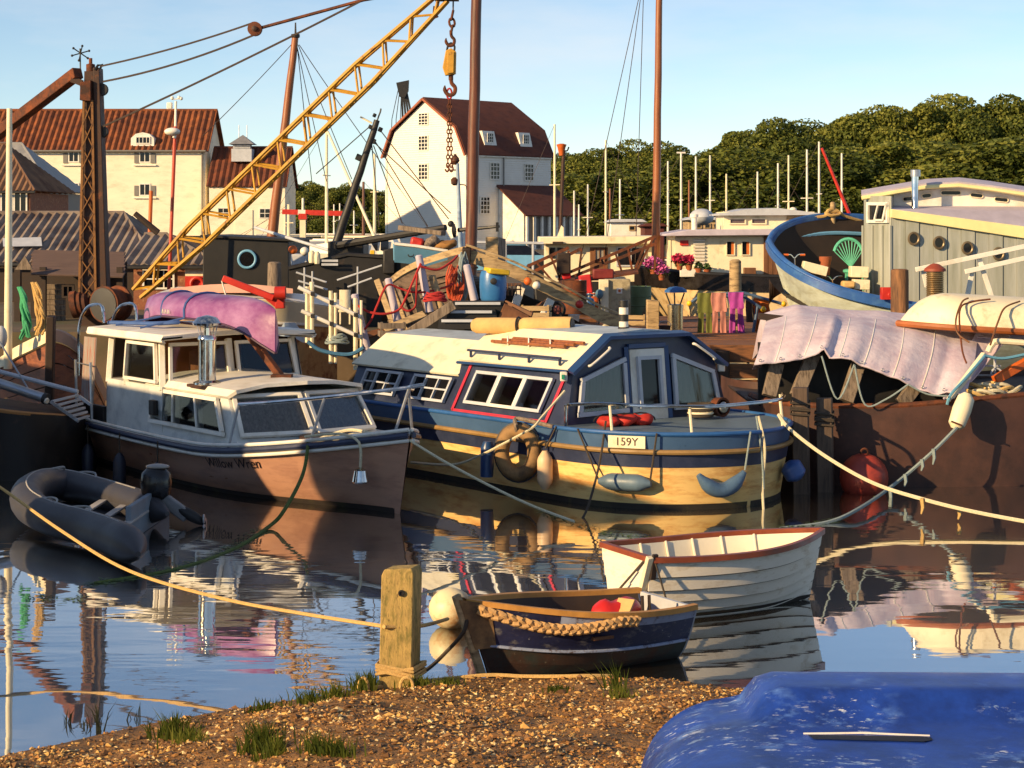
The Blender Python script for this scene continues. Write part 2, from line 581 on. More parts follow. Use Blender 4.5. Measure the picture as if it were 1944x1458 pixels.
# ------------------------------------------------------------------ water, land, bank
def water_material():
    m = bpy.data.materials.new('tidal water')
    m.use_nodes = True
    n, l = m.node_tree.nodes, m.node_tree.links
    p = n['Principled BSDF']                       # turbid body of the water under a clear mirror film
    p.inputs['Base Color'].default_value = S(40, 34, 26)
    p.inputs['Roughness'].default_value = 0.3
    gl = n.new('ShaderNodeBsdfGlossy')
    gl.inputs['Color'].default_value = (0.97, 0.98, 0.98, 1)
    gl.inputs['Roughness'].default_value = 0.012
    fr = n.new('ShaderNodeFresnel')
    fr.inputs['IOR'].default_value = 3.4
    mf_ = n.new('ShaderNodeMapRange')
    mf_.inputs[1].default_value, mf_.inputs[2].default_value = 0.25, 0.65
    mf_.inputs[3].default_value, mf_.inputs[4].default_value = 0.45, 0.93
    l.new(fr.outputs[0], mf_.inputs[0])
    mx_ = n.new('ShaderNodeMixShader')
    l.new(mf_.outputs[0], mx_.inputs[0]); l.new(p.outputs[0], mx_.inputs[1]); l.new(gl.outputs[0], mx_.inputs[2])
    l.new(mx_.outputs[0], n['Material Output'].inputs[0])
    tc = n.new('ShaderNodeTexCoord')
    def noise(sx, sy, det, rg=0.5):
        mp = n.new('ShaderNodeMapping')
        mp.inputs['Scale'].default_value = (sx, sy, 1)
        l.new(tc.outputs['Object'], mp.inputs[0])
        t = n.new('ShaderNodeTexNoise')
        t.inputs['Scale'].default_value = 1.0
        t.inputs['Detail'].default_value = det
        t.inputs['Roughness'].default_value = rg
        l.new(mp.outputs[0], t.inputs['Vector'])
        return t.outputs['Fac']
    a = noise(0.6, 2.3, 2.0)
    b = noise(3.5, 9.0, 2.0)
    patch = noise(0.13, 0.22, 2.0)
    mr = n.new('ShaderNodeMapRange')
    mr.inputs[1].default_value, mr.inputs[2].default_value = 0.40, 0.62
    mr.inputs[3].default_value, mr.inputs[4].default_value = 0.07, 1.0
    l.new(patch, mr.inputs[0])
    ma = n.new('ShaderNodeMath'); ma.operation = 'MULTIPLY_ADD'
    ma.inputs[1].default_value = 0.10
    l.new(b, ma.inputs[0]); l.new(a, ma.inputs[2])
    mu = n.new('ShaderNodeMath'); mu.operation = 'MULTIPLY'
    l.new(ma.outputs[0], mu.inputs[0]); l.new(mr.outputs[0], mu.inputs[1])
    bp = n.new('ShaderNodeBump')
    bp.inputs['Strength'].default_value = 1.0
    bp.inputs['Distance'].default_value = 0.0075
    l.new(mu.outputs[0], bp.inputs['Height'])
    l.new(bp.outputs[0], gl.inputs['Normal'])
    l.new(bp.outputs[0], p.inputs['Normal'])
    return m

wmb = MB().add([(-500, -40, 0), (500, -40, 0), (500, 1400, 0), (-500, 1400, 0)], [(0, 1, 2, 3)])
struct('water', wmb, water_material())

EARTH = mat('yard earth', S(96, 80, 62), 0.95, var=0.35, sc=0.7, col2=S(66, 70, 40), thr=0.58, soft=0.1, sc2=0.3, bump=0.5, bsc=6)
land = [(-500, 39.5, -1), (0.4, 39.5, -1), (0.4, 100, -1), (14, 120, -1), (14, 215, -1), (500, 215, -1), (500, 1390, -1), (-500, 1390, -1)]
struct('ground', MB().prism(land, (0, 0, 2.5)), EARTH)

# the shingle bank: an uneven sheet rising from the water edge towards the viewer
EDGE = [(-9, 11.2), (-5, 12.5), (-3.56, 13.2), (-2.8, 13.95), (-1.9, 14.6), (-1.19, 15.15), (-0.3, 15.45), (1.27, 15.45), (1.93, 15.1), (3.2, 14.6), (6, 14.0), (9, 13.6)]

def edge_y(x):
    for (x0, y0), (x1, y1) in zip(EDGE, EDGE[1:]):
        if x <= x1:
            return lerp(y0, y1, max(0, (x - x0) / (x1 - x0)))
    return EDGE[-1][1]

def bank_z(x, y):
    d = edge_y(x) - y
    wob = 0.035 * math.sin(x * 2.1 + y * 1.3) + 0.025 * math.sin(x * 4.7 - y * 3.1) + 0.012 * math.sin(x * 9.1 + y * 7.7)
    return 0.115 * d + (0.05 * math.tanh(d * 5)) + wob * min(1, max(0.15, d))

bm_ = MB()
rows = []
nx, ny = 150, 90
for i in range(ny + 1):
    rows.append([])
    for j in range(nx + 1):
        x = lerp(-8.5, 8.5, j / nx)
        ey = edge_y(x)
        y = lerp(ey + 0.9, 3.0, (i / ny) ** 1.5)
        rows[-1].append(V((x, y, bank_z(x, y))))
bm_.loft(rows)
BANK = mat('damp shingle bank', S(150, 106, 56), 0.85, var=0.5, sc=7, col2=S(96, 72, 40), thr=0.54, soft=0.1, sc2=2.2, bump=0.9, bsc=26, bdist=0.03, col3=S(168, 122, 62), thr3=0.63, sc3=24)
bn, bl_ = BANK.node_tree.nodes, BANK.node_tree.links
bpz = bn['Principled BSDF']
gz_n = bn.new('ShaderNodeNewGeometry'); sx_n = bn.new('ShaderNodeSeparateXYZ'); mr_n = bn.new('ShaderNodeMapRange'); mu_n = bn.new('ShaderNodeMix')
mu_n.data_type = 'RGBA'; mu_n.blend_type = 'MULTIPLY'; mu_n.inputs[0].default_value = 1.0
mr_n.inputs[1].default_value, mr_n.inputs[2].default_value, mr_n.inputs[3].default_value, mr_n.inputs[4].default_value = 0.03, 0.13, 0.38, 1.0
bl_.new(gz_n.outputs['Position'], sx_n.inputs[0]); bl_.new(sx_n.outputs[2], mr_n.inputs[0])
old = bpz.inputs['Base Color'].links[0].from_socket
bl_.new(old, mu_n.inputs[6]); bl_.new(mr_n.outputs[0], mu_n.inputs[7]); bl_.new(mu_n.outputs[2], bpz.inputs['Base Color'])
struct('shingle_bank', bm_, BANK)

def scatter_stones():
    """loose shingle: small angular stones, one mass"""
    g = np.random.default_rng(5)
    N = 32000
    xs = g.uniform(-4.6, 3.4, N * 3)
    ys = g.uniform(9.6, 15.6, N * 3)
    keep = []
    for x, y in zip(xs, ys):
        d = edge_y(x) - y
        if d < 0.22 or (d < 0.9 and g.random() > d * 1.1):
            continue
        pat = math.sin(x * 1.7 + 0.6 * math.sin(y * 2.3)) * math.sin(y * 2.9 + x)
        if g.random() < 0.72 + 0.4 * pat:
            keep.append((x, y))
        if len(keep) >= N:
            break
    octv = np.array([(1, 0, 0), (-1, 0, 0), (0, 1, 0), (0, -1, 0), (0, 0, 1), (0, 0, -1)], float)
    octf = np.array([(0, 2, 4), (2, 1, 4), (1, 3, 4), (3, 0, 4), (2, 0, 5), (1, 2, 5), (3, 1, 5), (0, 3, 5)])
    vs_, fs_ = [], []
    for i, (x, y) in enumerate(keep):
        s = 0.0065 + 0.016 * g.random() ** 2.2 + (0.022 * g.random() if g.random() < 0.035 else 0)
        v_ = octv * (s * g.uniform(0.7, 1.5), s * g.uniform(0.6, 1.2), s * g.uniform(0.35, 0.7)) + g.normal(0, s * 0.18, (6, 3))
        a = g.uniform(0, 6.28)
        ca, sa = math.cos(a), math.sin(a)
        v_ = v_ @ np.array([[ca, sa, 0], [-sa, ca, 0], [0, 0, 1]])
        vs_.append(v_ + (x, y, bank_z(x, y) + s * 0.25))
        fs_.append(octf + 6 * i)
    vs_ = np.concatenate(vs_); fs_ = np.concatenate(fs_)
    me = bpy.data.meshes.new('shingle')
    me.from_pydata(vs_.tolist(), [], fs_.tolist())
    m = bpy.data.materials.new('shingle stones')
    m.use_nodes = True
    n, l = m.node_tree.nodes, m.node_tree.links
    ge = n.new('ShaderNodeNewGeometry')
    cr = n.new('ShaderNodeValToRGB')
    cr.color_ramp.interpolation = 'CONSTANT'
    e = cr.color_ramp.elements
    e[0].position = 0; e[0].color = S(112, 76, 38)
    e[1].position = 0.3; e[1].color = S(164, 114, 56)
    for pos, c in ((0.5, S(206, 160, 88)), (0.68, S(132, 96, 56)), (0.82, S(228, 198, 140)), (0.92, S(90, 72, 56))):
        x = e.new(pos); x.color = c
    l.new(ge.outputs['Random Per Island'], cr.inputs[0])
    l.new(cr.outputs[0], n['Principled BSDF'].inputs['Base Color'])
    n['Principled BSDF'].inputs['Roughness'].default_value = 0.7
    me.materials.append(m)
    o = bpy.data.objects.new('loose_shingle', me)
    COL.objects.link(o)
    o['kind'] = 'stuff'
    o['label'] = 'loose brown and cream shingle strewn over the bank'
    o['category'] = 'shingle'
scatter_stones()

# ------------------------------------------------------------------ trees
def leaf_material(name, c0, c1, c2):
    m = bpy.data.materials.new(name)
    m.use_nodes = True
    n, l = m.node_tree.nodes, m.node_tree.links
    p = n['Principled BSDF']
    p.inputs['Roughness'].default_value = 0.65
    p.inputs['Specular IOR Level'].default_value = 0.25
    ge = n.new('ShaderNodeNewGeometry')
    oi = n.new('ShaderNodeObjectInfo')
    tc = n.new('ShaderNodeTexCoord')
    no = n.new('ShaderNodeTexNoise'); no.inputs['Scale'].default_value = 0.35; no.inputs['Detail'].default_value = 3
    l.new(tc.outputs['Object'], no.inputs['Vector'])
    a = n.new('ShaderNodeMath'); a.operation = 'MULTIPLY_ADD'; a.inputs[1].default_value = 0.45
    l.new(ge.outputs['Random Per Island'], a.inputs[0]); 
    b = n.new('ShaderNodeMath'); b.operation = 'MULTIPLY_ADD'; b.inputs[1].default_value = 0.3; b.inputs[2].default_value = -0.25
    l.new(oi.outputs['Random'], b.inputs[0])
    c = n.new('ShaderNodeMath'); c.operation = 'ADD'
    l.new(no.outputs['Fac'], c.inputs[0]); l.new(b.outputs[0], c.inputs[1]); l.new(c.outputs[0], a.inputs[2])
    cr = n.new('ShaderNodeValToRGB')
    e = cr.color_ramp.elements
    e[0].position = 0.25; e[0].color = c0
    e[1].position = 0.9; e[1].color = c2
    x = e.new(0.58); x.color = c1
    l.new(a.outputs[0], cr.inputs[0])
    l.new(cr.outputs[0], p.inputs['Base Color'])
    tl = n.new('ShaderNodeBsdfTranslucent')
    l.new(cr.outputs[0], tl.inputs[0])
    mx = n.new('ShaderNodeMixShader'); mx.inputs[0].default_value = 0.22
    l.new(p.outputs[0], mx.inputs[1]); l.new(tl.outputs[0], mx.inputs[2])
    l.new(mx.outputs[0], n['Material Output'].inputs[0])
    return m

LEAF = leaf_material('broadleaf foliage', S(46, 58, 22), S(88, 98, 38), S(132, 132, 56))
BARK = mat('bark', S(70, 56, 42), 0.95, var=0.4, sc=3, bump=0.6, bsc=8)

def crown_mesh(seed, rx, ry, rz, zc, n_clump=50, per=700, leaf=0.165):
    g = np.random.default_rng(seed)
    cents = []
    while len(cents) < n_clump:
        v = g.normal(0, 1, 3); v /= np.linalg.norm(v)
        rr = g.uniform(0.45, 1.0) ** 0.6
        v = v * rr
        if v[2] < -0.75:
            continue
        w = 1.0 if v[2] > 0 else 1.0 - 0.25 * abs(v[2])
        cents.append((v[0] * rx * w, v[1] * ry * w, v[2] * rz + zc))
    V_, F_ = [], []
    k = 0
    for c in cents:
        cr = g.uniform(0.8, 1.5) * rx * 0.25
        P = g.normal(0, 1, (per, 3))
        P /= np.linalg.norm(P, axis=1)[:, None]
        P *= (g.uniform(0.55, 1.0, (per, 1)) ** 0.5) * cr * np.array([1.1, 1.1, 0.75])
        P += c
        N = g.normal(0, 1, (per, 3)) + (P - c) / cr * 1.0
        N /= np.linalg.norm(N, axis=1)[:, None]
        A = np.cross(N, g.normal(0, 1, (per, 3))); A /= np.linalg.norm(A, axis=1)[:, None]
        B = np.cross(N, A)
        s = leaf * g.uniform(0.5, 1.25, (per, 1))
        q = np.stack([P - A * s, P + B * s * 0.6, P + A * s, P - B * s * 0.6], 1).reshape(-1, 3)
        V_.append(q)
        F_.append(np.arange(per * 4).reshape(-1, 4) + k)
        k += per * 4
    me = bpy.data.meshes.new('crown')
    me.from_pydata(np.concatenate(V_).tolist(), [], np.concatenate(F_).tolist())
    me.materials.append(LEAF)
    return me

def tree_mesh_trunk(seed, h):
    g = random.Random(seed)
    mb = MB()
    mb.tube(smooth_pts([(0, 0, -0.4), (0.1, 0, h * 0.3), (-0.1, 0.15, h * 0.55), (0.1, 0, h * 0.85)], 4), [0.4 - 0.33 * i / 12 for i in range(13)], 7)
    for k in range(6):
        a = g.uniform(0, 6.28)
        z = h * g.uniform(0.3, 0.6)
        ln = h * g.uniform(0.22, 0.34)
        mb.tube([(0, 0, z), (math.cos(a) * ln * 0.5, math.sin(a) * ln * 0.5, z + ln * 0.4), (math.cos(a) * ln, math.sin(a) * ln, z + ln * 0.9)], [0.16, 0.1, 0.04], 5)
    return mesh_of('trunk', mb, BARK)

PROTO = []
for k, (rx, ry, rz) in enumerate([(4.6, 4.4, 5.2), (5.2, 4.8, 4.8), (4.0, 4.0, 5.8), (5.6, 5.0, 5.4)]):
    hgt = 6.4 + rz
    PROTO.append((crown_mesh(20 + k, rx, ry, rz, 6.4), tree_mesh_trunk(k, 9.0), hgt))

def tree(px, top_y, d, label, group, variant, base_z=1.5, wide=1.0):
    cme, tme, hgt = PROTO[variant]
    z = H + (HOR - top_y) / F * d
    s = (z - base_z) / hgt
    t = thing('broadleaf_tree', label, 'tree', ((px - CX) / F * d, d, base_z), rnd.uniform(0, 6.28), group)
    t.scale = (s * wide, s * wide, s)
    for nm, me in (('crown', cme), ('trunk', tme)):
        o = bpy.data.objects.new(nm, me)
        COL.objects.link(o)
        o.parent = t

# silhouette of the wood on the right, then a second rank that fills below the crowns
WOOD = [(1052, 292, 1), (1098, 284, 0), (1142, 276, 2), (1190, 288, 3), (1244, 268, 1), (1300, 270, 0), (1352, 282, 3), (1408, 244, 2), (1462, 236, 1),
        (1512, 240, 0), (1566, 208, 3), (1622, 206, 1), (1684, 200, 0), (1742, 192, 2), (1806, 188, 3), (1868, 180, 1), (1924, 174, 0), (1990, 172, 3), (2060, 170, 1)]
W_ADJ = ['beside the mill lean-to', 'behind the brown lamp post', 'behind the white mast near the mill', 'low in the dip of the wood', 'behind the tall brown mast',
         'just past the tall brown mast', 'over the small grey cabin', 'where the wood steps up', 'rounded over the white masts', 'in the middle of the wood',
         'above the leaning red boom', 'behind the top of the red boom', 'between red boom and steel flue', 'above the steel flue', 'right above the grey wheelhouse',
         'tall and dark over the wheelhouse roof', 'tallest at the end of the wood', 'beyond the end of the wood', 'last one past the frame edge']
for (px, ty, v), adj in zip(WOOD, W_ADJ):
    tree(px, ty, 250 + rnd.uniform(-6, 6), 'olive green broadleaf tree ' + adj, 'trees of the far wood', v, wide=1.12)
for i, (px, adj) in enumerate(zip(range(1050, 2060, 92), ['right beside the mill corner', 'behind the parked dark car', 'behind the tall brown mast foot', 'behind the tee headed mast', 'over the low brown cabin', 'over the upper houseboat cabin',
                                  'left of the red boom foot', 'at the wheelhouse corner', 'behind the steel flue', 'behind the wheelhouse roof', 'at the far end of the wheelhouse roof'])):
    ty = min(395, 330 - (px - 1046) * 0.09 + rnd.uniform(-12, 12))
    tree(px, ty, 232 + rnd.uniform(-5, 5), 'lower darker tree of the front rank ' + adj, 'front rank of the far wood', (i * 3 + 1) % 4, wide=2.0, base_z=-1.5)
for (px, ty, v), adj in zip([(556, 346, 2), (578, 340, 0), (606, 350, 3), (640, 348, 1), (672, 352, 0), (704, 356, 2), (726, 362, 1)],
                            ['next to the tall granary extension', 'with the highest top left of the mill', 'behind the white mast left of the mill', 'behind the slanting cream spar',
                             'behind the leaning black mast', 'close to the mill wall', 'touching the mill wall']):
    tree(px, ty, 262, 'small olive tree ' + adj, 'trees between granary and mill', v, wide=1.1)
for i, (px, adj) in enumerate(zip(range(548, 740, 38), ['beside the granary extension', 'behind the red crane arm', 'behind the tall cream mast', 'behind the black mast', 'close to the mill'])):
    tree(px, 398, 240, 'low bushy tree ' + adj, 'bushes between granary and mill', i % 4, wide=1.6, base_z=-1.0)

# ------------------------------------------------------------------ granary
PANTILE = mat('red brown pantiles', S(138, 76, 38), 0.85, var=0.35, sc=1.5, col2=S(84, 42, 24), thr=0.52, soft=0.14, sc2=0.8, col3=S(176, 104, 48), thr3=0.64, sc3=1.3)
MILLTILE = mat('dark red clay tiles', S(98, 50, 34), 0.85, var=0.3, sc=2, col2=S(72, 32, 24), thr=0.55, soft=0.12, sc2=1.0, stretch=(1, 1, 2))
SLATE = mat('grey slate', S(124, 124, 128), 0.7, var=0.2)

def facade(parent, o, u, spec, fm=WHITE, pm=DARKGLASS, **kw):
    """windows on a vertical wall; spec rows are (u centre, z centre, w, h, nx, ny)"""
    u = V(u).normalized()
    for uc, zc, w, h, nx, ny in spec:
        c = V(o) + u * uc
        p = lambda a, b: V((c.x, c.y, 0)) + u * (a * w / 2) + V((0, 0, zc + b * h / 2))
        win(parent, p(-1, -1), p(1, -1), p(1, 1), p(-1, 1), fm, pm, nx=nx, ny=ny, **kw)

def gable_block(t, x0, x1, y0, y1, z0, ze, zr, wall, roof, pitch=0.55, amp=0.07, over=0.35, corr=True):
    """ridge runs along X"""
    ym = (y0 + y1) / 2
    poly = [(x0, y0, z0), (x0, y1, z0), (x0, y1, ze), (x0, ym, zr), (x0, y0, ze)]
    obj('wall', MB().prism(poly, (x1 - x0, 0, 0)), wall, t)
    up = 0.12
    sl_ = (zr - ze) / (ym - y0)
    a, b = V((x0 - over, y0 - over, ze - over * sl_ + up)), V((x1 + over, y0 - over, ze - over * sl_ + up))
    c, d_ = V((x1 + over, ym, zr + up)), V((x0 - over, ym, zr + up))
    r1 = obj('roof', corr_panel(a, b, c, d_, pitch, amp, 0.08) if corr else MB().sheet([[a, b], [d_, c]], 0.1), roof, t)
    e, f = V((x1 + over, y1 + over, ze - over * sl_ + up)), V((x0 - over, y1 + over, ze - over * sl_ + up))
    obj('roof', corr_panel(e, f, d_, c, pitch, amp, 0.08) if corr else MB().sheet([[e, f], [d_, c]], 0.1), roof, t)
    obj('ridge', MB().tube([d_ + V((0, 0, 0.03)), c + V((0, 0, 0.03))], 0.16, 8), roof, r1)
    return r1

D = 165.0
sc_ = F / D
gx = lambda px, d=D: (px - CX) / F * d
gz = lambda py, d=D: H - (py - HOR) / F * d
gr = thing('granary', 'long white granary with red brown ribbed roof behind the derrick', 'building', (gx(200), D, 1.5))
rf = gable_block(gr, gx(-160), gx(390), D, D + 9, 1.5, gz(284), gz(213, D + 4.5), LIME, PANTILE, pitch=0.52, amp=0.08)
o_ = V((0, D, 0))
facade(gr, o_, (1, 0, 0), [(gx(px), gz(py), w, h, nx, 1) for px, py, w, h, nx in
       [(140, 298, 0.95, 0.95, 2), (275, 298, 1.0, 1.0, 2), (140, 357, 0.95, 0.95, 2), (275, 360, 1.0, 1.1, 2), (270, 434, 0.9, 0.9, 2), (60, 300, 0.95, 0.95, 2)]], fm=WHITE, fr=0.1)
SHUT = mat('grey shutters', S(122, 118, 112), 0.7, var=0.15)
for px, py in [(140, 298), (275, 298), (140, 357), (275, 360), (270, 434)]:
    for sgn in (-1, 1):
        obj('shutter', MB().box((gx(px) + sgn * 0.72, D - 0.05, gz(py) - 0.1), (0.38, 0.06, 0.9)), SHUT, gr)
    obj('sill', MB().box((gx(px), D - 0.1, gz(py) - 0.72), (2.0, 0.2, 0.1)), WHITE, gr)
obj('gutter', MB().tube([(gx(-160), D - 0.5, gz(287)), (gx(392), D - 0.5, gz(287))], 0.08, 6), SHUT, gr)
obj('downpipe', MB().tube([(gx(384), D - 0.12, gz(287)), (gx(384), D - 0.12, 1.6)], 0.07, 6), SHUT, gr)
obj('plinth', MB().box((gx(115), D - 0.04, 2.2), (gx(390) - gx(-160), 0.1, 1.4)), BLACKTAR, gr)
# dormer with a flat arched top
dm = MB().prism([(gx(248), D + 0.1, gz(277)), (gx(292), D + 0.1, gz(277)), (gx(292), D + 0.1, gz(262)), (gx(283), D + 0.1, gz(254)), (gx(270), D + 0.1, gz(251)), (gx(257), D + 0.1, gz(254)), (gx(248), D + 0.1, gz(262))], (0, 2.6, 0))
dmo = obj('dormer', dm, WHITE, gr)
win(dmo, V((gx(257), D + 0.08, gz(273))), V((gx(285), D + 0.08, gz(273))), V((gx(285), D + 0.08, gz(259))), V((gx(257), D + 0.08, gz(259))), WHITE, DARKGLASS, nx=4, ny=1, fr=0.08)

D2 = 163.0
ex = thing('granary_extension', 'lower white store with rusty ribbed roof and slatted cupola', 'building', (gx(465, D2), D2, 1.5))
gable_block(ex, gx(397, D2), gx(541, D2), D2, D2 + 8, 1.5, gz(354, D2), gz(284, D2 + 4), LIME, mat('rusty ribbed roof', S(112, 56, 30), 0.85, var=0.3, sc=1.5, col2=S(74, 38, 24), thr=0.52, soft=0.12, sc2=0.7), pitch=0.5, amp=0.07, over=0.2)
o_ = V((0, D2, 0))
facade(ex, o_, (1, 0, 0), [(gx(424, D2), gz(404, D2), 1.0, 0.9, 2, 2), (gx(503, D2), gz(405, D2), 1.0, 0.9, 2, 2)], fr=0.08)
obj('door', MB().box((gx(463, D2), D2 - 0.04, gz(425, D2)), (1.5, 0.08, 2.4)), LIME, ex)
cx_, cy_ = gx(453, D2), D2 + 2.6
cup = thing('roof_cupola', 'pale grey slatted ventilation cupola on the rusty roof', 'cupola', (cx_, cy_, gz(303, D2)))
obj('base', MB().box((cx_, cy_, gz(293, D2)), (1.75, 1.75, 1.1)), PALEGREY, cup)
for k in range(4):
    obj('slat', MB().box((cx_, cy_ - 0.72, gz(282.5, D2) + 0.2 * k), (1.5, 0.3, 0.07), m=Matrix.Rotation(R(30), 3, 'X')), PALEGREY, cup)
obj('core', MB().box((cx_, cy_, gz(277, D2)), (1.4, 1.2, 0.9)), SHUT, cup)
zr_ = gz(272, D2)
obj('cap', MB().add([(cx_ - 1.1, cy_ - 1.1, zr_), (cx_ + 1.1, cy_ - 1.1, zr_), (cx_ + 1.1, cy_ + 1.1, zr_), (cx_ - 1.1, cy_ + 1.1, zr_), (cx_, cy_, zr_ + 0.85)], [(0, 1, 4), (1, 2, 4), (2, 3, 4), (3, 0, 4), (3, 2, 1, 0)]), SLATE, cup)
for dx in (-0.35, 0.35):
    obj('rod', MB().tube([(cx_ + dx, cy_, zr_ + 0.4), (cx_ + dx, cy_, zr_ + 1.7)], 0.04, 5), STEEL, cup)

# ------------------------------------------------------------------ tide mill
N0 = V((gx(886, 180), 180, 0))                      # near corner between gable and long side
g_ = V((-1, 0.93, 0)).normalized()                   # along the gable, away from the corner
r_ = V((1, 0.98, 0)).normalized()                    # along the ridge
GW, ML = 11.2, 11.4
ze, zk_, za = gz(292, 180), gz(244, 181), gz(191, 184)
ml = thing('tide_mill', 'tall white tide mill with dark red gambrel roof', 'building', (N0.x, N0.y, 1.5))
gp = lambda a, z, b=0.0: N0 + g_ * (a * GW) + r_ * b + V((0, 0, z))
prof = [(0, 1.5), (1, 1.5), (1, ze), (0.885, zk_), (0.5, za), (0.115, zk_), (0, ze)]
obj('wall', MB().prism([gp(a, z) for a, z in prof], r_ * ML), mat('white weatherboard', S(232, 226, 216), 0.7, var=0.05, sc=0.5, bump=0.0), ml)
up = lambda a, z: (a + (a - 0.5) * 0.03, z + 0.14)
rp = [up(1.0, ze - 0.25), up(0.885, zk_), up(0.5, za + 0.05), up(0.115, zk_), up(0, ze - 0.25)]
ro = obj('roof', MB().sheet([[gp(a, z, -0.3) for a, z in rp], [gp(a, z, ML + 0.3) for a, z in rp]], 0.14), MILLTILE, ml)
ORTRIM = mat('orange verge boards', S(150, 84, 58), 0.7, var=0.15)
for (a0, z0), (a1, z1) in zip(rp, rp[1:]):
    obj('verge', MB().bar(gp(a0, z0 - 0.05, -0.42), gp(a1, z1 - 0.05, -0.42), 0.12, 0.2), ORTRIM, ro)
# weatherboards on the gable: real laps every 0.4 m across the visible faces
lap = MB()
for k in range(60):
    z = 1.7 + k * 0.22
    if z > za - 0.6:
        break
    if z < ze:
        a0, a1 = 0.0, 1.0
    elif z < zk_:
        q = (z - ze) / (zk_ - ze); a0, a1 = 0.115 * q, 1 - 0.115 * q
    else:
        q = (z - zk_) / (za - zk_); a0, a1 = lerp(0.115, 0.5, q), lerp(0.885, 0.5, q)
    lap.bar(gp(a0 + 0.01, z, -0.01), gp(a1 - 0.01, z, -0.01), 0.05, 0.03)
    if z < ze - 0.3:
        lap.bar(gp(0, z, 0.05) - g_ * 0.012, gp(0, z, ML - 0.05) - g_ * 0.012, 0.05, 0.03)
lo_ = obj('weatherboards', lap, WHITE, ml)
for a_ in (0.012, 0.988):
    obj('corner_board', MB().bar(gp(a_, 1.6, -0.05), gp(a_, ze - 0.1, -0.05), 0.22, 0.06, up=r_), WHITE, ml)
obj('fascia', MB().bar(gp(0, ze - 0.1, 0) - g_ * 0.12, gp(0, ze - 0.1, ML) - g_ * 0.12, 0.1, 0.28), WHITE, ml)
obj('downpipe', MB().tube([gp(0, ze - 0.2, ML * 0.42) - g_ * 0.12, gp(0, 1.6, ML * 0.42) - g_ * 0.12], 0.07, 6), SHUT, ml)
def gable_win(px, py, w, h, nx, ny):
    t_ = (886 - px) / (886 - 727)
    for c in (t_,):
        z = gz(py, 180 + 4 * t_)
        p = lambda a, b: gp(c, z + b * h / 2, -0.03) - g_ * (a * w / 2)
        win(ml, p(-1, -1), p(1, -1), p(1, 1), p(-1, 1), WHITE, DARKGLASS, nx=nx, ny=ny, fr=0.1, bar=0.07)
for py, h in ((224, 1.25), (270, 1.5), (325, 1.6)):
    gable_win(803, py, 1.35, h, 3, 4)
def side_win(px, py, w, h, nx, ny, parent=ml):
    b = (px - 886) / (1041 - 886) * ML
    z = gz(py, 181 + 6 * b / ML)
    p = lambda a, c: gp(0, z + c * h / 2, b + a * w / 2) - g_ * 0.04
    return win(parent, p(-1, -1), p(1, -1), p(1, 1), p(-1, 1), WHITE, DARKGLASS, nx=nx, ny=ny, fr=0.1, bar=0.07)
for px, py in ((936, 325), (999, 327), (918, 390)):
    side_win(px, py, 1.3, 1.7, 3, 4)
db = side_win(973, 434, 1.7, 2.8, 2, 1)
db.name = 'double_door'
for px in (931, 997):                                # hoist dormers
    b = (px - 886) / 155 * ML
    z0_, z1_ = gz(277, 184), gz(250, 184)
    q = lambda a, bb, z: N0 + g_ * a + r_ * (b + bb) + V((0, 0, z))
    dm = obj('dormer', MB().prism([q(0.12, -0.8, z0_), q(1.4, -0.8, z0_), q(1.4, -0.8, z1_), q(0.5, -0.8, z1_)], r_ * 1.6), WHITE, ml)
    p = lambda a, zz: q(0.3, a * 0.42, zz) - g_ * 0.08
    win(dm, p(-1, z0_ + 0.2), p(1, z0_ + 0.2), p(1, z1_ - 0.2), p(-1, z1_ - 0.2), WHITE, DARKGLASS, nx=3, ny=3, fr=0.07)
# lean-to at the foot of the long side
lt = thing('lean_to', 'white lean-to with red roof and slatted veranda against the mill', 'building', tuple(gp(0, 1.5, ML * 0.7)))
lw0, lw1 = 4.2, ML + 0.2
lq = lambda a, b, z: N0 - g_ * a + r_ * b + V((0, 0, z))
ztop, zlow = gz(351, 184), gz(402, 182)
obj('wall', MB().prism([lq(0.02, lw0, 1.5), lq(3.3, lw0, 1.5), lq(3.3, lw0, zlow - 0.2), lq(0.02, lw0, ztop - 0.2)], r_ * (lw1 - lw0)), WHITE, lt)
obj('roof', MB().sheet([[lq(0.0, lw0 - 0.3, ztop), lq(0.0, lw1 + 0.3, ztop)], [lq(3.9, lw0 - 0.3, zlow - 0.35), lq(3.9, lw1 + 0.3, zlow - 0.35)]], 0.12), MILLTILE, lt)
for k in range(8):
    b = lerp(lw0 + 0.2, lw1 - 0.2, k / 7)
    obj('veranda_post', MB().box(lq(3.55, b, (1.5 + zlow - 0.3) / 2), (0.22, 0.22, zlow - 1.8), rz=0.8), WHITE, lt)
obj('veranda_shade', MB().prism([lq(3.32, lw0 + 0.3, 1.6), lq(3.32, lw1 - 0.3, 1.6), lq(3.32, lw1 - 0.3, zlow - 0.5), lq(3.32, lw0 + 0.3, zlow - 0.5)], g_ * -0.03), SHUT, lt)

# black derrick head showing over the mill roof
bd = thing('black_derrick', 'black lattice derrick head rising behind the mill roof', 'derrick', tuple(at(790, 440, 205)))
tp = at(765, 158, 205)
for dx in (-8, 0, 8, 16):
    obj('leg', MB().bar(at(765 + dx * 0.3, 165, 205), at(788 + dx * 2.2, 420, 205), 0.22), BLACK, bd)
obj('head', MB().prism([at(752, 157, 204.6), at(776, 152, 204.6), at(775, 172, 204.6), at(768, 186, 204.6), at(758, 183, 204.6)], (0, 0.9, 0)), BLACK, bd)
for k in range(3):
    obj('guy_wire', MB().tube([at(756 + k * 3, 170, 205), at(744 + k * 8, 226, 205), at(738 + k * 10, 420, 205)], 0.04, 4), BLACK, bd)

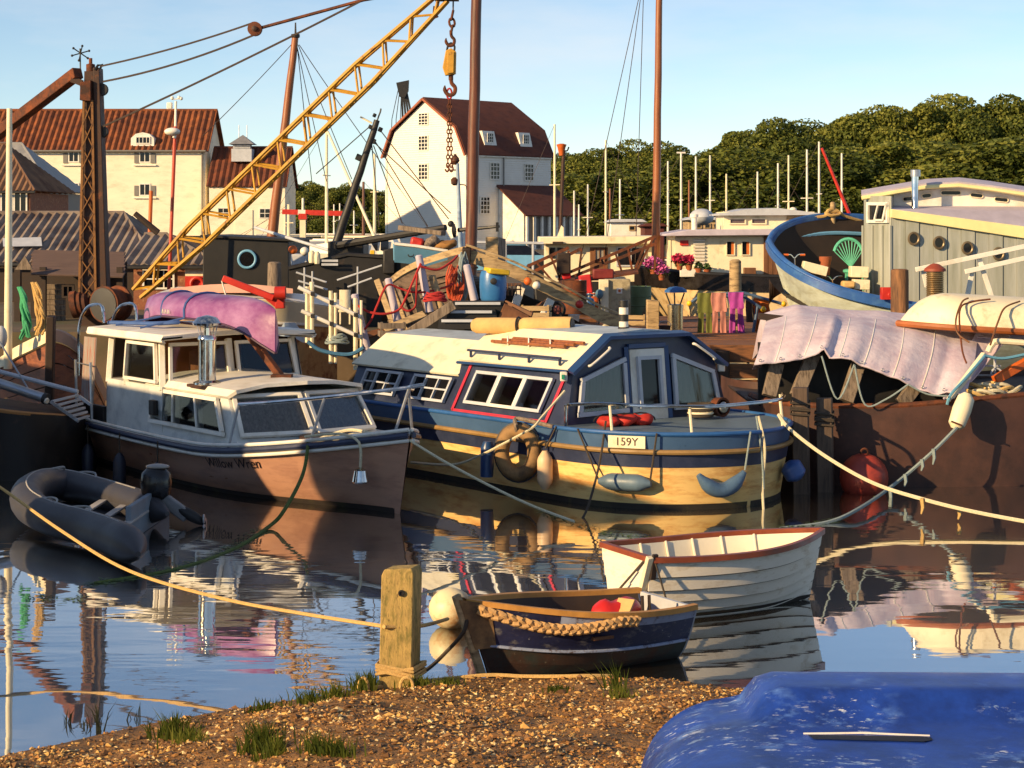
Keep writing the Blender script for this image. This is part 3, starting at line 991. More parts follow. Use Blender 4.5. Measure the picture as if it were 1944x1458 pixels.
# ------------------------------------------------------------------ sheds on the left
CORRUG = mat('weathered corrugated iron', S(132, 118, 106), 0.7, var=0.3, sc=1.2, col2=S(84, 62, 50), thr=0.55, soft=0.1, sc2=0.9)
CORRBROWN = mat('brown corrugated iron', S(126, 92, 66), 0.75, var=0.3, sc=1.2, col2=S(88, 58, 40), thr=0.55, soft=0.1, sc2=0.9)

def hip_shed(name, label, d, px0, px1, eave_y, ridge_px, ridge_y, depth, roof, wall, base=1.5, pitch=0.28, amp=0.035, hips=True):
    x0, x1 = gx(px0, d), gx(px1, d)
    ze_ = gz(eave_y, d)
    zr_ = gz(ridge_y, d + depth / 2)
    xr = gx(ridge_px, d + depth / 2)
    t = thing(name, label, 'shed', ((x0 + x1) / 2, d, base))
    ov = 0.25
    obj('wall', MB().prism([(x0 + ov, d + ov, base), (x1 - ov, d + ov, base), (x1 - ov, d + depth - ov, base), (x0 + ov, d + depth - ov, base)], (0, 0, ze_ - base - 0.06)), wall, t)
    a, b = V((x0, d, ze_)), V((x1, d, ze_))
    c, e = V((xr, d + depth / 2, zr_)), V((x0, d + depth / 2, zr_))
    obj('roof', corr_panel(a, b, c, e, pitch, amp, 0.02), roof, t)
    obj('roof', corr_panel(V((x1, d + depth, ze_)), V((x0, d + depth, ze_)), e, c, pitch, amp, 0.02), roof, t)
    obj('roof', corr_panel(b, V((x1, d + depth, ze_)), c, c, pitch, amp, 0.02), roof, t)
    obj('ridge', MB().tube([e, c], 0.08, 6), roof, t)
    obj('hip', MB().tube([b, c], 0.06, 6), roof, t)
    obj('gutter', MB().tube([a + V((0, -0.06, -0.06)), b + V((0, -0.06, -0.06))], 0.06, 6), BLACK, t)
    return t

sA = hip_shed('brick_shed', 'brick shed with brown corrugated hip roof at the left', 75, -170, 66, 362, 12, 274, 7, CORRBROWN, BRICK, pitch=0.24)
o_ = V((0, 75.25, 0))
facade(sA, o_, (1, 0, 0), [(gx(36, 75), gz(385, 75), 0.55, 0.9, 2, 1), (gx(10, 75), gz(385, 75), 0.5, 0.9, 2, 1)], fr=0.06)
sB = hip_shed('grey_shed', 'grey boarded shed behind the brick shed', 84, -60, 100, 362, 42, 273, 7, mat('grey sheet roof', S(142, 140, 138), 0.6, var=0.15), SHUT, pitch=0.6, amp=0.02)
sC = hip_shed('low_shed', 'long low shed with grey striped corrugated roof behind the crane', 55, -180, 297, 498, 236, 405, 8, CORRUG, DKBROWN, pitch=0.26, amp=0.04)
sD = hip_shed('brick_store', 'small brick store with corrugated roof beside the black cabin', 50, 232, 420, 503, 318, 446, 6, CORRUG, BRICK, pitch=0.24, amp=0.035)
obj('lead_patch', MB().add([at(5, 452, 56.3), at(78, 450, 56.5), at(80, 467, 55.9), at(6, 468, 55.8)], [(0, 1, 2, 3)]), PALEGREY, sC)
o_ = V((0, 50.25, 0))
facade(sD, o_, (1, 0, 0), [(gx(298, 50), gz(530, 50), 0.85, 0.55, 3, 2)], fr=0.05)
obj('pale_panel', MB().box((gx(372, 50), 50.2, gz(520, 50)), (0.62, 0.1, 0.5)), CREAM, sD)
lb = thing('lifebuoy_stand', 'red lifebuoy board with ring below the brick store eave', 'lifebuoy', tuple(at(374, 560, 49.6)))
obj('board', MB().box(at(374, 535, 49.7), (0.62, 0.05, 0.3)), RED, lb)
obj('post', MB().box(at(374, 552, 49.75), (0.1, 0.08, 0.6)), RED, lb)
obj('ring', MB().tube([at(374, 539, 49.6) + V((0.16 * math.cos(a), 0, 0.16 * math.sin(a))) for a in [k * math.pi / 8 for k in range(16)]], 0.05, 8, closed=True), RED, lb)

# dark lean-to with a low plank roof in front of the long shed
le = thing('boat_lean_to', 'low open lean-to with sagging brown plank roof under the crane', 'shed', tuple(at(140, 600, 44)))
PLANKROOF = mat('dull brown roof planks', S(98, 78, 70), 0.85, var=0.25, sc=4, stretch=(0.5, 3, 3))
for k in range(7):
    u = k / 7
    a0, a1 = at(62, lerp(480, 522, u), lerp(45.6, 43.6, u)), at(236, lerp(484, 528, u), lerp(45.6, 43.6, u))
    obj('roof_plank', MB().bar(a0, a1, 0.34, 0.04, up=V((0, -0.35, 1))), PLANKROOF, le, bev=0.006)
obj('gable_board', MB().prism([at(28, 512, 43.5), at(62, 512, 43.5), at(47, 486, 43.5)], (0, 0.06, 0)), WOODGREY, le)
for k in range(7):
    obj('wall_board', MB().box(at(lerp(88, 116, 0.5), 544 + k * 10, 44.3), (0.55, 0.05, 0.11), m=Matrix.Rotation(R(8), 3, 'X')), WOODGREY, le, bev=0.006)
for px in (34, 82, 228):
    obj('post', MB().box(at(px, 560, 44), (0.14, 0.14, 1.3)), DKBROWN, le)
win(le, at(118, 566, 44.2), at(142, 566, 44.2), at(142, 540, 44.2), at(118, 540, 44.2), DKBROWN, DARKGLASS, nx=2, ny=1, fr=0.05)
obj('back_wall', MB().box(at(150, 560, 45.4), (2.3, 0.06, 1.6)), DKBROWN, le)

# black cabin with the round window
bc = thing('black_cabin', 'black boarded cabin with a pale blue ringed porthole', 'cabin', tuple(at(470, 580, 48)))
obj('wall', MB().prism([at(385, 600, 48), at(548, 600, 48), at(548, 458, 48), at(385, 450, 48)], (0, 5, 0)), BLACKTAR, bc, bev=0.02)
obj('roof', MB().prism([at(380, 450, 47.9), at(552, 458, 47.9), at(552, 454, 47.9), at(380, 446, 47.9)], (0, 5.3, 0)), BLACKTAR, bc)
pc = at(469, 492, 47.96)
pr = obj('porthole', MB().tube([pc + V((0.215 * math.cos(a), 0, 0.215 * math.sin(a))) for a in [k * math.pi / 12 for k in range(24)]], 0.035, 8, closed=True), SKYBLUE, bc)
obj('pane', MB().lathe([(0.2, -0.01), (0.2, 0.01)], pc, 20, Matrix.Rotation(R(90), 3, 'X')), DARKGLASS, pr)
solo('mooring_pile', 'weathered round pile standing before the black cabin', 'pile', MB().lathe([(0.14, -1), (0.15, 0.6), (0.14, 1.05), (0.1, 1.08)], at(521, 560, 40) - V((0, 0, 0.38)), 12), WOODGREY)
# ------------------------------------------------------------------ derrick crane
DD = 42.0
dk = thing('derrick_crane', 'old dockside derrick with dark mast and yellow lattice jib', 'crane', tuple(at(175, 620, DD)))
mt_ = MB()
mt_.prism([at(184, 620, DD), at(205, 620, DD), at(188, 128, DD), at(176, 128, DD)], (0, 0.42, 0))
mo = obj('mast', mt_, RUSTDK, dk, bev=0.015)
mf = MB().prism([at(149, 620, DD + 0.05), at(184, 620, DD + 0.05), at(176, 135, DD + 0.05), at(160, 135, DD + 0.05)], (0, 0.3, 0))
obj('lattice_web', mf, RUSTDK, mo)
DKYEL = mat('tarnished yellow paint', S(132, 88, 38), 0.65, var=0.3, sc=4, col2=S(72, 44, 26), thr=0.56, soft=0.08, sc2=4)
for k in range(9):                                   # diagonal lacing on the lit face
    y0, y1 = 195 + k * 42, 195 + (k + 1) * 42
    l0, l1 = lerp(158, 150, k / 9), lerp(158, 150, (k + 1) / 9)
    w0, w1 = lerp(174, 181, k / 9), lerp(174, 181, (k + 1) / 9)
    mb = MB().bar(at(l0, y0, DD - 0.02), at(w1, y1, DD - 0.02), 0.035, 0.02).bar(at(w0, y0, DD - 0.045), at(l1, y1, DD - 0.045), 0.035, 0.02)
    obj('lacing', mb, DKYEL, mo)
for px0, px1 in ((159, 150), (175, 182)):
    obj('edge_angle', MB().bar(at(px0, 190, DD - 0.03), at(px1, 580, DD - 0.03), 0.05, 0.05), DKYEL, mo)
hd = obj('head_box', MB().prism([at(151, 190, DD - 0.1), at(172, 192, DD - 0.1), at(172, 152, DD - 0.1), at(152, 156, DD - 0.1)], (0, 0.6, 0)), RUST, dk, bev=0.01)
obj('head_pin', MB().lathe([(0.1, 0), (0.1, 0.16), (0.04, 0.18), (0.04, 0.3)], at(172, 136, DD + 0.2), 10), RUST, dk)
for (px, py, r) in ((193, 170, 0.14), (193, 250, 0.14)):
    obj('sheave', MB().lathe([(0.06, -0.07), (r, -0.07), (r * 0.8, 0), (r, 0.07), (0.06, 0.07)], at(px, py, DD + 0.15), 16, Matrix.Rotation(R(90), 3, 'X')), BLACK, dk)
for k in range(3):
    obj('winch_gear', MB().lathe([(0.16, -0.06), (0.3 - 0.03 * k, -0.06), (0.3 - 0.03 * k, 0.06), (0.16, 0.06)], at(142 + k * 9, 578, DD - 0.3), 20, Matrix.Rotation(R(80), 3, 'Y')), RUST, dk)
dr = obj('winch_drum', MB().lathe([(0.30, -0.25), (0.40, -0.25), (0.40, -0.2), (0.33, -0.19), (0.33, 0.19), (0.40, 0.2), (0.40, 0.27), (0.12, 0.27)], at(212, 577, DD - 0.5), 22, Matrix.Rotation(R(-28), 3, 'Z') @ Matrix.Rotation(R(90), 3, 'X')), RUST, dk)
obj('drum_face', MB().lathe([(0.36, 0.272), (0.36, 0.29), (0.1, 0.3)], at(212, 577, DD - 0.5), 22, Matrix.Rotation(R(-28), 3, 'Z') @ Matrix.Rotation(R(90), 3, 'X')), BLACK, dr)
# back stay strut
st = MB().bar(at(148, 138, DD), at(-60, 296, DD + 3), 0.24, 0.24)
obj('back_strut', st, RUST, dk, bev=0.015)
obj('strut_bracket', MB().bar(at(136, 150, DD), at(156, 158, DD), 0.1, 0.14), RUSTDK, dk)
# jib: four chords and lacing
ja, jb = at(262, 556, DD - 0.6), at(842, -6, DD - 2.2)
jd = (jb - ja).normalized()
js = jd.cross(V((0, 1, 0))).normalized()
jn = js.cross(jd).normalized()
JL = (jb - ja).length
def jw(t):
    return 0.12 + 0.14 * min(1, t * 5, (1 - t) * 4)
def jp(t, a, b):
    return ja + jd * (t * JL) + js * (a * jw(t)) + jn * (b * jw(t) * 0.8)
NB = 24
jo = obj('jib', MB().tube([jp(i / 20, -1, -1) for i in range(21)], 0.045, 6), YELLOW, dk)
for a, b in ((1, -1), (1, 1), (-1, 1)):
    obj('chord', MB().tube([jp(i / 20, a, b) for i in range(21)], 0.045, 6), YELLOW, jo)
for i in range(NB):
    t0_, t1_ = i / NB, (i + 1) / NB
    mb = MB()
    sg = 1 if i % 2 else -1
    for b in (-1, 1):
        mb.tube([jp(t0_, -sg, b), jp(t1_, sg, b)], 0.026, 5)
    for a in (-1, 1):
        mb.tube([jp(t0_, a, -sg), jp(t1_, a, sg)], 0.026, 5)
    obj('lacing', mb, YELLOW, jo)
obj('jib_head', MB().box(jb + jd * 0.1 - V((0, 0, 0.05)), (0.5, 0.3, 0.2)), BLACK, jo)
obj('hanging_shackle', MB().tube([at(826, 12, DD - 2.2), at(824, 24, DD - 2.2), at(828, 34, DD - 2.2)], [0.04, 0.03, 0.06], 6), RUST, jo)
# luffing tackle from mast head to jib head
jh = jb + jd * 0.4
pb = at(484, 55, DD - 1)
tk = thing('pulley_block', 'rusty round pulley block on the derrick cables', 'pulley', tuple(pb - V((0, 0, 0.2))))
obj('cheek', MB().lathe([(0.05, -0.09), (0.155, -0.07), (0.155, 0.07), (0.05, 0.09)], pb, 20, Matrix.Rotation(R(90), 3, 'X')), RUST, tk)
obj('hub', MB().lathe([(0.05, 0), (0.06, 0.12), (0.02, 0.14)], pb, 12, Matrix.Rotation(R(90), 3, 'X')), RUSTDK, tk)
def cable(a, b, dz, r, m=CABLE):
    obj('cable', MB().tube(sag(a, b, dz), r, 5), m, dk)
cable(at(190, 126, DD), pb + V((-0.02, 0, 0.14)), 0.06, 0.022)
cable(at(196, 155, DD), pb + V((-0.02, 0, -0.13)), 0.1, 0.024)
obj('cable', MB().tube([pb + V((0.15, 0, 0.03)), at(690, 0, DD - 1.6), jh], 0.036, 6), RUST, dk)
cable(at(196, 240, DD), at(720, -16, DD - 1.7), 0.05, 0.024)
obj('shackle', MB().tube([at(180, 133, DD), at(186, 124, DD), at(194, 122, DD), at(190, 131, DD)], 0.03, 5), BLACK, dk)

# hook block hanging from the jib head
HD = DD - 2.2
hk = thing('hook_block', 'yellow hook block with hanging chain left of the tall dark mast', 'crane hook', tuple(at(854, 325, HD)))
obj('wire', MB().tube([at(861, -40, HD), at(860, 22, HD)], 0.018, 5), CABLE, hk)
def links(nm, pts, r, lr, m):
    pts = [V(p) for p in pts]
    for i in range(len(pts) - 1):
        a, b = pts[i], pts[i + 1]
        c = (a + b) / 2
        d = (b - a).normalized()
        s_ = d.cross(V((0, 1, 0))).normalized() if i % 2 else V((0, 1, 0))
        hl = (b - a).length * 0.62
        ring = [c + d * (hl * math.cos(q)) + s_ * (lr * math.sin(q)) for q in [k * math.pi / 5 for k in range(10)]]
        obj(nm, MB().tube(ring, r, 5, closed=True), m, hk)
links('chain_link', [at(860, 22, HD), at(857, 36, HD), at(859, 50, HD), at(856, 64, HD)], 0.028, 0.06, RUST)
def hook(c, s, m):
    pts = [c + V((0, 0, 0.16 * s)), c + V((0.01 * s, 0, 0.04 * s)), c + V((0.07 * s, 0, -0.04 * s)), c + V((0.05 * s, 0, -0.14 * s)), c + V((-0.04 * s, 0, -0.16 * s)), c + V((-0.1 * s, 0, -0.08 * s)), c + V((-0.1 * s, 0, 0.0))]
    p = smooth_pts(pts, 4)
    obj('hook', MB().tube(p, [0.035 * s] * (len(p) - 4) + [0.03 * s, 0.022 * s, 0.014 * s, 0.006 * s], 7), m, hk)
hook(at(856, 72, HD), 1.0, RUST)
obj('bail', MB().tube(smooth_pts([at(848, 98, HD), at(851, 86, HD), at(857, 82, HD), at(863, 88, HD), at(862, 98, HD)], 4), 0.022, 6), BLACK, hk)
bl = MB()
bl.prism([at(846, 96, HD - 0.1), at(856, 91, HD - 0.1), at(866, 98, HD - 0.1), at(865, 140, HD - 0.1), at(845, 143, HD - 0.1), at(840, 128, HD - 0.1)], (0, 0.2, 0))
obj('block', bl, YELLOW, hk, bev=0.015)
obj('cheek_plate', MB().prism([at(850, 98, HD - 0.13), at(862, 98, HD - 0.13), at(861, 138, HD - 0.13), at(849, 139, HD - 0.13)], (0, 0.03, 0)), YELLOW, hk, bev=0.006)
obj('swivel', MB().lathe([(0.05, 0), (0.05, 0.1), (0.07, 0.1), (0.07, 0.14)], at(856, 152, HD), 10), RUST, hk)
hook(at(856, 162, HD), 1.25, RUST)
obj('ring', MB().tube([at(853, 178, HD) + V((0.05 * math.sin(a), 0, 0.11 * math.cos(a))) for a in [k * math.pi / 6 for k in range(12)]], 0.022, 5, closed=True), ROPERED, hk)
for x0, x1 in ((852, 850), (855, 857)):
    n_ = 16
    links('chain_link', [at(lerp(x0, x1, i / n_), lerp(190, 318, i / n_), HD) for i in range(n_ + 1)], 0.014, 0.03, RUST)
for px in (849, 857):
    obj('hook', MB().tube(smooth_pts([at(px, 314, HD), at(px + 3, 320, HD), at(px, 326, HD), at(px - 4, 321, HD)], 4), 0.02, 5), RUST, hk)

# weather vane behind the mast head
wv = thing('weather_vane', 'small dark weather vane beside the derrick mast head', 'weather vane', tuple(at(153, 160, 43.5)))
vc = at(153, 101, 43.5)
obj('rod', MB().tube([at(153, 165, 43.5), at(152, 92, 43.5)], 0.018, 5), BLACK, wv)
for k in range(3):
    a = R(20 + 60 * k)
    e = V((0.2 * math.cos(a), 0.05 * math.sin(a * 2), 0.17 * math.sin(a)))
    obj('arm', MB().tube([vc - e, vc + e], 0.014, 4), BLACK, wv)
    for s_ in (-1, 1):
        obj('cup', MB().ball(vc + e * s_, 0.03, 8, 5), BLACK, wv)

# ------------------------------------------------------------------ masts standing on the quay and the moored craft below them
def spar(name, label, pts, r0, r1, m, cat='mast', k=10):
    p = [lerp(V(pts[0]), V(pts[1]), i / k) for i in range(k + 1)]
    p = [q + V((0.006 * math.sin(i * 2.3), 0, 0)) for i, q in enumerate(p)]
    t = thing(name, label, cat, tuple(p[0]))
    obj('pole', MB().tube(p, [lerp(r0, r1, i / k) for i in range(k + 1)], 12), m, t)
    return t
m1 = spar('ship_mast', 'thick dark brown mast rising right of the hook block', [at(892, 600, 38), at(907, -120, 38)], 0.125, 0.10, MASTDK)
for py in (500, 508):
    c = at(895, py, 38)
    obj('mast_band', MB().lathe([(0.118, -0.02), (0.135, -0.02), (0.135, 0.02), (0.118, 0.02)], c, 14), RUSTDK, m1)
m2 = spar('ship_mast', 'tall orange brown mast rising before the wood', [at(1244, 540, 60), at(1253, -120, 60)], 0.14, 0.095, MAST)
for k_, (x1, y1) in enumerate([(1100, 500), (1146, 500), (1206, 500)]):
    obj('stay', MB().tube([at(1232 - k_ * 4, -90, 60), at(x1, y1, 62)], 0.012, 4), CABLE, m2)
m3 = spar('ship_mast', 'leaning varnished mast with rigging behind the lattice jib', [at(514, 470, 52), at(561, 68, 52)], 0.15, 0.09, MAST)
obj('mast_cap', MB().lathe([(0.1, 0), (0.12, 0.02), (0.12, 0.1), (0.03, 0.12), (0.02, 0.42)], at(561, 72, 52), 10), BLACK, m3)
for (x0, y0), (x1, y1) in [((553, 85), (385, 258)), ((564, 85), (592, 345)), ((566, 85), (668, 340)), ((564, 88), (620, 345)), ((568, 85), (760, 360))]:
    obj('stay', MB().tube(sag(at(x0, y0, 52), at(x1, y1, 52.5), 0.04, 6), 0.011, 4), CABLE, m3)
m4 = spar('barge_mast', 'leaning black mast with lamps and blocks left of the mill', [at(636, 470, 44), at(716, 228, 44)], 0.11, 0.07, BLACK)
obj('whip', MB().tube(smooth_pts([at(715, 232, 44), at(719, 220, 44), at(722, 212, 44), at(723, 206, 44)], 3), 0.02, 5), BLACK, m4)
for (px, py, r) in ((722, 246, 0.055), (709, 268, 0.06), (703, 241, 0.05), (711, 219, 0.045), (681, 299, 0.075)):
    obj('lamp' if py == 299 else 'rigging_block', MB().box(at(px, py, 44), (r * 1.8, r * 1.4, r * 2), m=Matrix.Rotation(R(25), 3, 'Y')), BLACK, m4, bev=0.015)
obj('crosstree', MB().tube([at(684, 222, 44), at(706, 234, 44)], 0.025, 5), CREAM, m4)
for (x0, y0), (x1, y1) in [((724, 250), (852, 416)), ((712, 268), (812, 430)), ((712, 272), (856, 405)), ((706, 276), (720, 430)), ((709, 276), (764, 425)), ((702, 240), (600, 330))]:
    obj('stay', MB().tube([at(x0, y0, 44), at(x1, y1, 44)], 0.012, 4), CABLE, m4)
m5 = thing('signal_pole', 'slender red pole topped with white radar and wind sensors', 'pole', tuple(at(320, 560, 47)))
obj('pole', MB().tube([at(320, 560, 47), at(333, 240, 47)], 0.045, 8), mat('orange red pole paint', S(188, 62, 34), 0.5, var=0.2), m5)
obj('upper_pole', MB().tube([at(333, 240, 47), at(334, 192, 47)], 0.03, 8), WHITE, m5)
obj('radar_dome', MB().ball(at(327, 250, 46.9), (0.2, 0.16, 0.1), 14, 8), WHITE, m5)
obj('radar_bracket', MB().bar(at(330, 262, 46.9), at(333, 252, 46.95), 0.06), WHITE, m5)
obj('sensor', MB().box(at(322, 201, 47), (0.14, 0.1, 0.17)), WHITE, m5, bev=0.02)
obj('sensor_arm', MB().tube([at(326, 189, 47), at(346, 187, 47)], 0.015, 5), WHITE, m5)
for px, py in ((327, 186), (340, 185), (344, 187)):
    obj('cup', MB().ball(at(px, py, 47), 0.045, 8, 6), WHITE, m5)
solo('orange_post', 'short orange post showing above the brick store roof', 'post', MB().tube([at(284, 450, 57), at(287, 362, 57)], 0.06, 8), ORANGE)
solo('broken_spar', 'stubby dark spar leaning over the brick store roof', 'spar', MB().tube([at(300, 442, 49), at(256, 405, 49)], [0.09, 0.07], 8), DKBROWN)

# white mast of the boat at the left edge
solo('yacht_mast', 'thick white mast standing alone at the left edge', 'mast', MB().tube([at(15, 700, 30.5), at(18, 206, 30.5)], [0.07, 0.045], 10), CREAM)
# lamp post beside the tall mast (pale blue, two lanterns)
lp = thing('lamp_post', 'pale blue lamp post with old lanterns before the mill gable', 'lamp post', tuple(at(876, 490, 50)))
obj('post', MB().tube([at(876, 500, 50), at(868, 310, 50)], [0.07, 0.05], 10), mat('pale blue post paint', S(150, 170, 192), 0.5), lp)
obj('lantern', MB().lathe([(0.05, -0.12), (0.12, -0.02), (0.1, 0.06), (0.03, 0.14), (0.05, 0.16)], at(864, 304, 50), 10), RUSTDK, lp)
obj('arm', MB().tube([at(856, 323, 50), at(872, 323, 50)], 0.02, 5), RUSTDK, lp)
obj('lantern', MB().lathe([(0.03, -0.1), (0.09, -0.06), (0.1, 0.06), (0.04, 0.12)], at(863, 345, 50), 10), RUST, lp)
obj('bracket', MB().tube(smooth_pts([at(872, 350, 50), at(884, 352, 50), at(886, 360, 50)], 3), 0.015, 5), RUSTDK, lp)
ls = thing('lamp_standard', 'brown lamp standard with orange head beside the mill', 'lamp post', tuple(at(1066, 450, 95)))
obj('post', MB().tube([at(1063, 460, 95), at(1070, 285, 95)], 0.09, 8), RUSTDK, ls)
obj('head', MB().lathe([(0.12, -0.3), (0.2, 0.1), (0.26, 0.25), (0.1, 0.3)], at(1066, 284, 95), 10), ORANGE, ls)
obj('arm', MB().tube(smooth_pts([at(1070, 287, 95), at(1077, 286, 95), at(1080, 279, 95)], 3), 0.04, 5), BLACK, ls)

# ------------------------------------------------------------------ yachts behind the houseboats: hull, cabin, mast, boom, rigging
YH = MB().loft(hull_rows(hull_fn(7.4, 2.3, -0.35, lambda s: 0.85 + 0.25 * s * s, ws=0.7, p=0.5, rake=0.6), 14, 5), cap0=True)
YHM = mesh_of('hull', YH, WHITE)
f_ = hull_fn(7.4, 2.3, -0.35, lambda s: 0.85 + 0.25 * s * s, ws=0.7, p=0.5, rake=0.6)
YD = MB().loft([[f_(i / 14 * 0.998, 1, -1), f_(i / 14 * 0.998, 1, 1)] for i in range(15)])
YDM = mesh_of('deck', YD, CREAM)
YC = MB().loft([[(1.2, -0.7, 0.85), (1.3, -0.55, 1.4), (1.3, 0.55, 1.4), (1.2, 0.7, 0.85)], [(3.6, -0.75, 0.9), (3.4, -0.6, 1.4), (3.4, 0.6, 1.4), (3.6, 0.75, 0.9)], [(5.0, -0.4, 0.95), (4.6, -0.35, 1.25), (4.6, 0.35, 1.25), (5.0, 0.4, 0.95)]], cap0=True, cap1=True)
YCM = mesh_of('cabin', YC, WHITE)

def yacht(px, top, d, label, m=WHITE, base=0.0, rz=None, group='yachts moored before the wood', r=0.075, extras=None, hull=True):
    loc = V(((px - CX) / F * d, d, base))
    rz = rnd.uniform(-0.7, 0.7) + (math.pi if rnd.random() < 0.5 else 0) if rz is None else rz
    off = Matrix.Rotation(rz, 3, 'Z') @ V((3.6, 0, 0))
    t = thing('sailing_yacht', label, 'yacht', tuple(loc - V((off.x, off.y, 0))), rz, group)
    for nm, me in (('hull', YHM), ('deck', YDM), ('cabin', YCM)):
        o = bpy.data.objects.new(nm, me)
        COL.objects.link(o)
        o.parent = t
    zt = H + (HOR - top) / F * d
    p0 = loc + V((0, 0, 0.8)); p1 = V((loc.x, loc.y, zt))
    ms = obj('mast', MB().tube([p0, p1], [r, r * 0.7], 8), m, t)
    fw = Matrix.Rotation(rz, 3, 'Z') @ V((1, 0, 0))
    obj('boom', MB().tube([p0 + V((0, 0, 0.9)), p0 + V((0, 0, 0.9)) - fw * 2.9], 0.05, 6), m, t)
    zsp = lerp(p0.z, p1.z, 0.62)
    sd = V((-fw.y, fw.x, 0))
    obj('spreader', MB().tube([V((loc.x, loc.y, zsp)) - sd * 0.5, V((loc.x, loc.y, zsp)) + sd * 0.5], 0.025, 4), m, ms)
    obj('forestay', MB().tube([p1, loc + fw * 3.9 + V((0, 0, 1.0))], 0.010, 4), CABLE, t)
    if extras == 'radar':
        obj('radar_dome', MB().ball(V((loc.x + 0.25, loc.y - 0.1, lerp(p0.z, p1.z, 0.55))), (0.22, 0.22, 0.16), 10, 6), WHITE, ms)
    if extras == 'tee':
        obj('masthead', MB().tube([p1 - V((0.25, 0, 0)), p1 + V((0.25, 0, 0))], 0.05, 5), m, ms)
    return t

RY = [(1053, 236, 96, 'tall cream mast right against the mill corner', CREAM, None), (1090, 362, 120, 'short pale mast over the parked car', WHITE, None),
      (1099, 388, 126, 'shortest pale mast over the parked car', WHITE, None), (1116, 350, 122, 'plain white mast left of the small grey cabin', WHITE, None),
      (1150, 266, 110, 'tall cream mast over the small grey cabin', CREAM, None), (1158, 358, 114, 'thin tan mast beside the tall cream one', MAST, None),
      (1177, 340, 118, 'white mast just left of the tall brown mast', WHITE, None), (1268, 306, 112, 'white mast with rounded head just right of the brown mast', WHITE, None),
      (1293, 290, 108, 'tall white mast with tee head', WHITE, 'tee'), (1308, 342, 122, 'short tan mast between two white masts', MAST, None),
      (1321, 297, 113, 'white mast behind the small upturned boat', WHITE, None), (1348, 295, 116, 'white mast left of the upper houseboat cabin', WHITE, None),
      (1379, 330, 118, 'cream mast rising over the upper cabin end', CREAM, None), (1438, 326, 114, 'white mast with small radar over the upper cabin', WHITE, 'radar'),
      (1477, 310, 112, 'white mast over the middle of the upper cabin', WHITE, None), (1497, 295, 110, 'stout cream mast with radar', CREAM, 'radar'),
      (1532, 284, 108, 'white mast at the end of the upper cabin', WHITE, None), (1555, 269, 104, 'tall white mast beside the leaning red boom', WHITE, None),
      (1598, 291, 112, 'white mast right of the leaning red boom', WHITE, None)]
for px, top, d, lab, m, ext in RY:
    yacht(px, top, d, 'yacht with ' + lab, m, extras=ext)
rb = solo('leaning_boom', 'long red boom leaning over the blue edged boat', 'spar', MB().tube([at(1560, 281, 70), at(1618, 420, 70)], [0.05, 0.07], 8), RED)

LY = [(548, 388, 100, 'cream mast beside the dark leaning mast', CREAM, 0.1), (541, 400, 108, 'short cream mast close to the granary extension', CREAM, 0.08), (575, 376, 112, 'short thick white mast above the red crane arm', WHITE, 0.1),
      (620, 240, 92, 'tall cream mast between granary and mill', CREAM, 0.09), (634, 388, 118, 'low white mast right of the tall cream one', WHITE, 0.06), (645, 386, 124, 'thin low white mast behind the black mast', WHITE, 0.06),
      (711, 292, 96, 'cream mast close to the mill gable', CREAM, 0.085), (690, 345, 110, 'brown mast near the mill gable', MASTDK, 0.1), (672, 400, 120, 'little white mast between the black mast and the brown one', WHITE, 0.06)]
for px, top, d, lab, m, r in LY:
    yacht(px, top, d, 'laid up yacht with ' + lab, m, base=1.5, r=r, group='yachts laid up beside the mill')
solo('cream_spar', 'long cream spar slanting down behind the black mast', 'spar', MB().tube([at(622, 250, 90), at(720, 470, 88)], [0.06, 0.075], 8), CREAM)
ca = thing('crane_arm', 'red and white striped crane arm among the laid up yachts', 'crane', tuple(at(575, 450, 98)))
for i, (x0, x1) in enumerate([(536, 566), (566, 580), (580, 622), (622, 652)]):
    obj('arm_section', MB().bar(at(x0, 402 + 0.03 * (x0 - 536), 98), at(x1, 402 + 0.03 * (x1 - 536), 98), 0.2, 0.26), WHITE if i == 1 else RED, ca)
obj('post', MB().bar(at(575, 412, 98), at(575, 470, 98), 0.3, 0.3), CREAM, ca)
obj('collar', MB().box(at(575, 411, 98), (0.42, 0.42, 0.3)), RED, ca)

def motor_launch(name, label, px, d, w, base, rz=0.0):
    t = thing(name, label, 'boat', ((px - CX) / F * d, d, base), rz)
    f = hull_fn(w, 2.2, -0.2, lambda s: 0.9 + 0.35 * s * s, ws=0.85, rake=0.5)
    obj('hull', MB().loft(hull_rows(f, 12, 5), cap0=True), CREAM, t, world=False)
    obj('deck', MB().loft([[f(i / 12 * 0.998, 0.98, -1), f(i / 12 * 0.998, 0.98, 1)] for i in range(13)]), CREAM, t, world=False)
    c = obj('cabin', MB().loft([[(w * 0.25, -0.85, 0.9), (w * 0.28, -0.75, 1.8), (w * 0.28, 0.75, 1.8), (w * 0.25, 0.85, 0.9)], [(w * 0.7, -0.8, 1.0), (w * 0.6, -0.65, 1.8), (w * 0.6, 0.65, 1.8), (w * 0.7, 0.8, 1.0)]], cap0=True, cap1=True), WHITE, t, world=False)
    for k in range(2):
        for sy in (-1, 1):
            x = w * (0.33 + 0.14 * k)
            q = [V((x, sy * 0.83, 1.15)), V((x + w * 0.1, sy * 0.82, 1.15)), V((x + w * 0.1, sy * 0.785, 1.6)), V((x, sy * 0.785, 1.6))]
            obj('window', MB().prism(q, (0, sy * 0.03, 0)), DARKGLASS, c, world=False)
    return t
motor_launch('motor_launch', 'cream motor launch with grey windscreen below the tall cream mast', 578, 84, 4.6, 1.35, 0.25)
motor_launch('motor_launch', 'boxy cream launch beside the brown mast near the mill', 660, 88, 3.6, 1.45, -0.1)
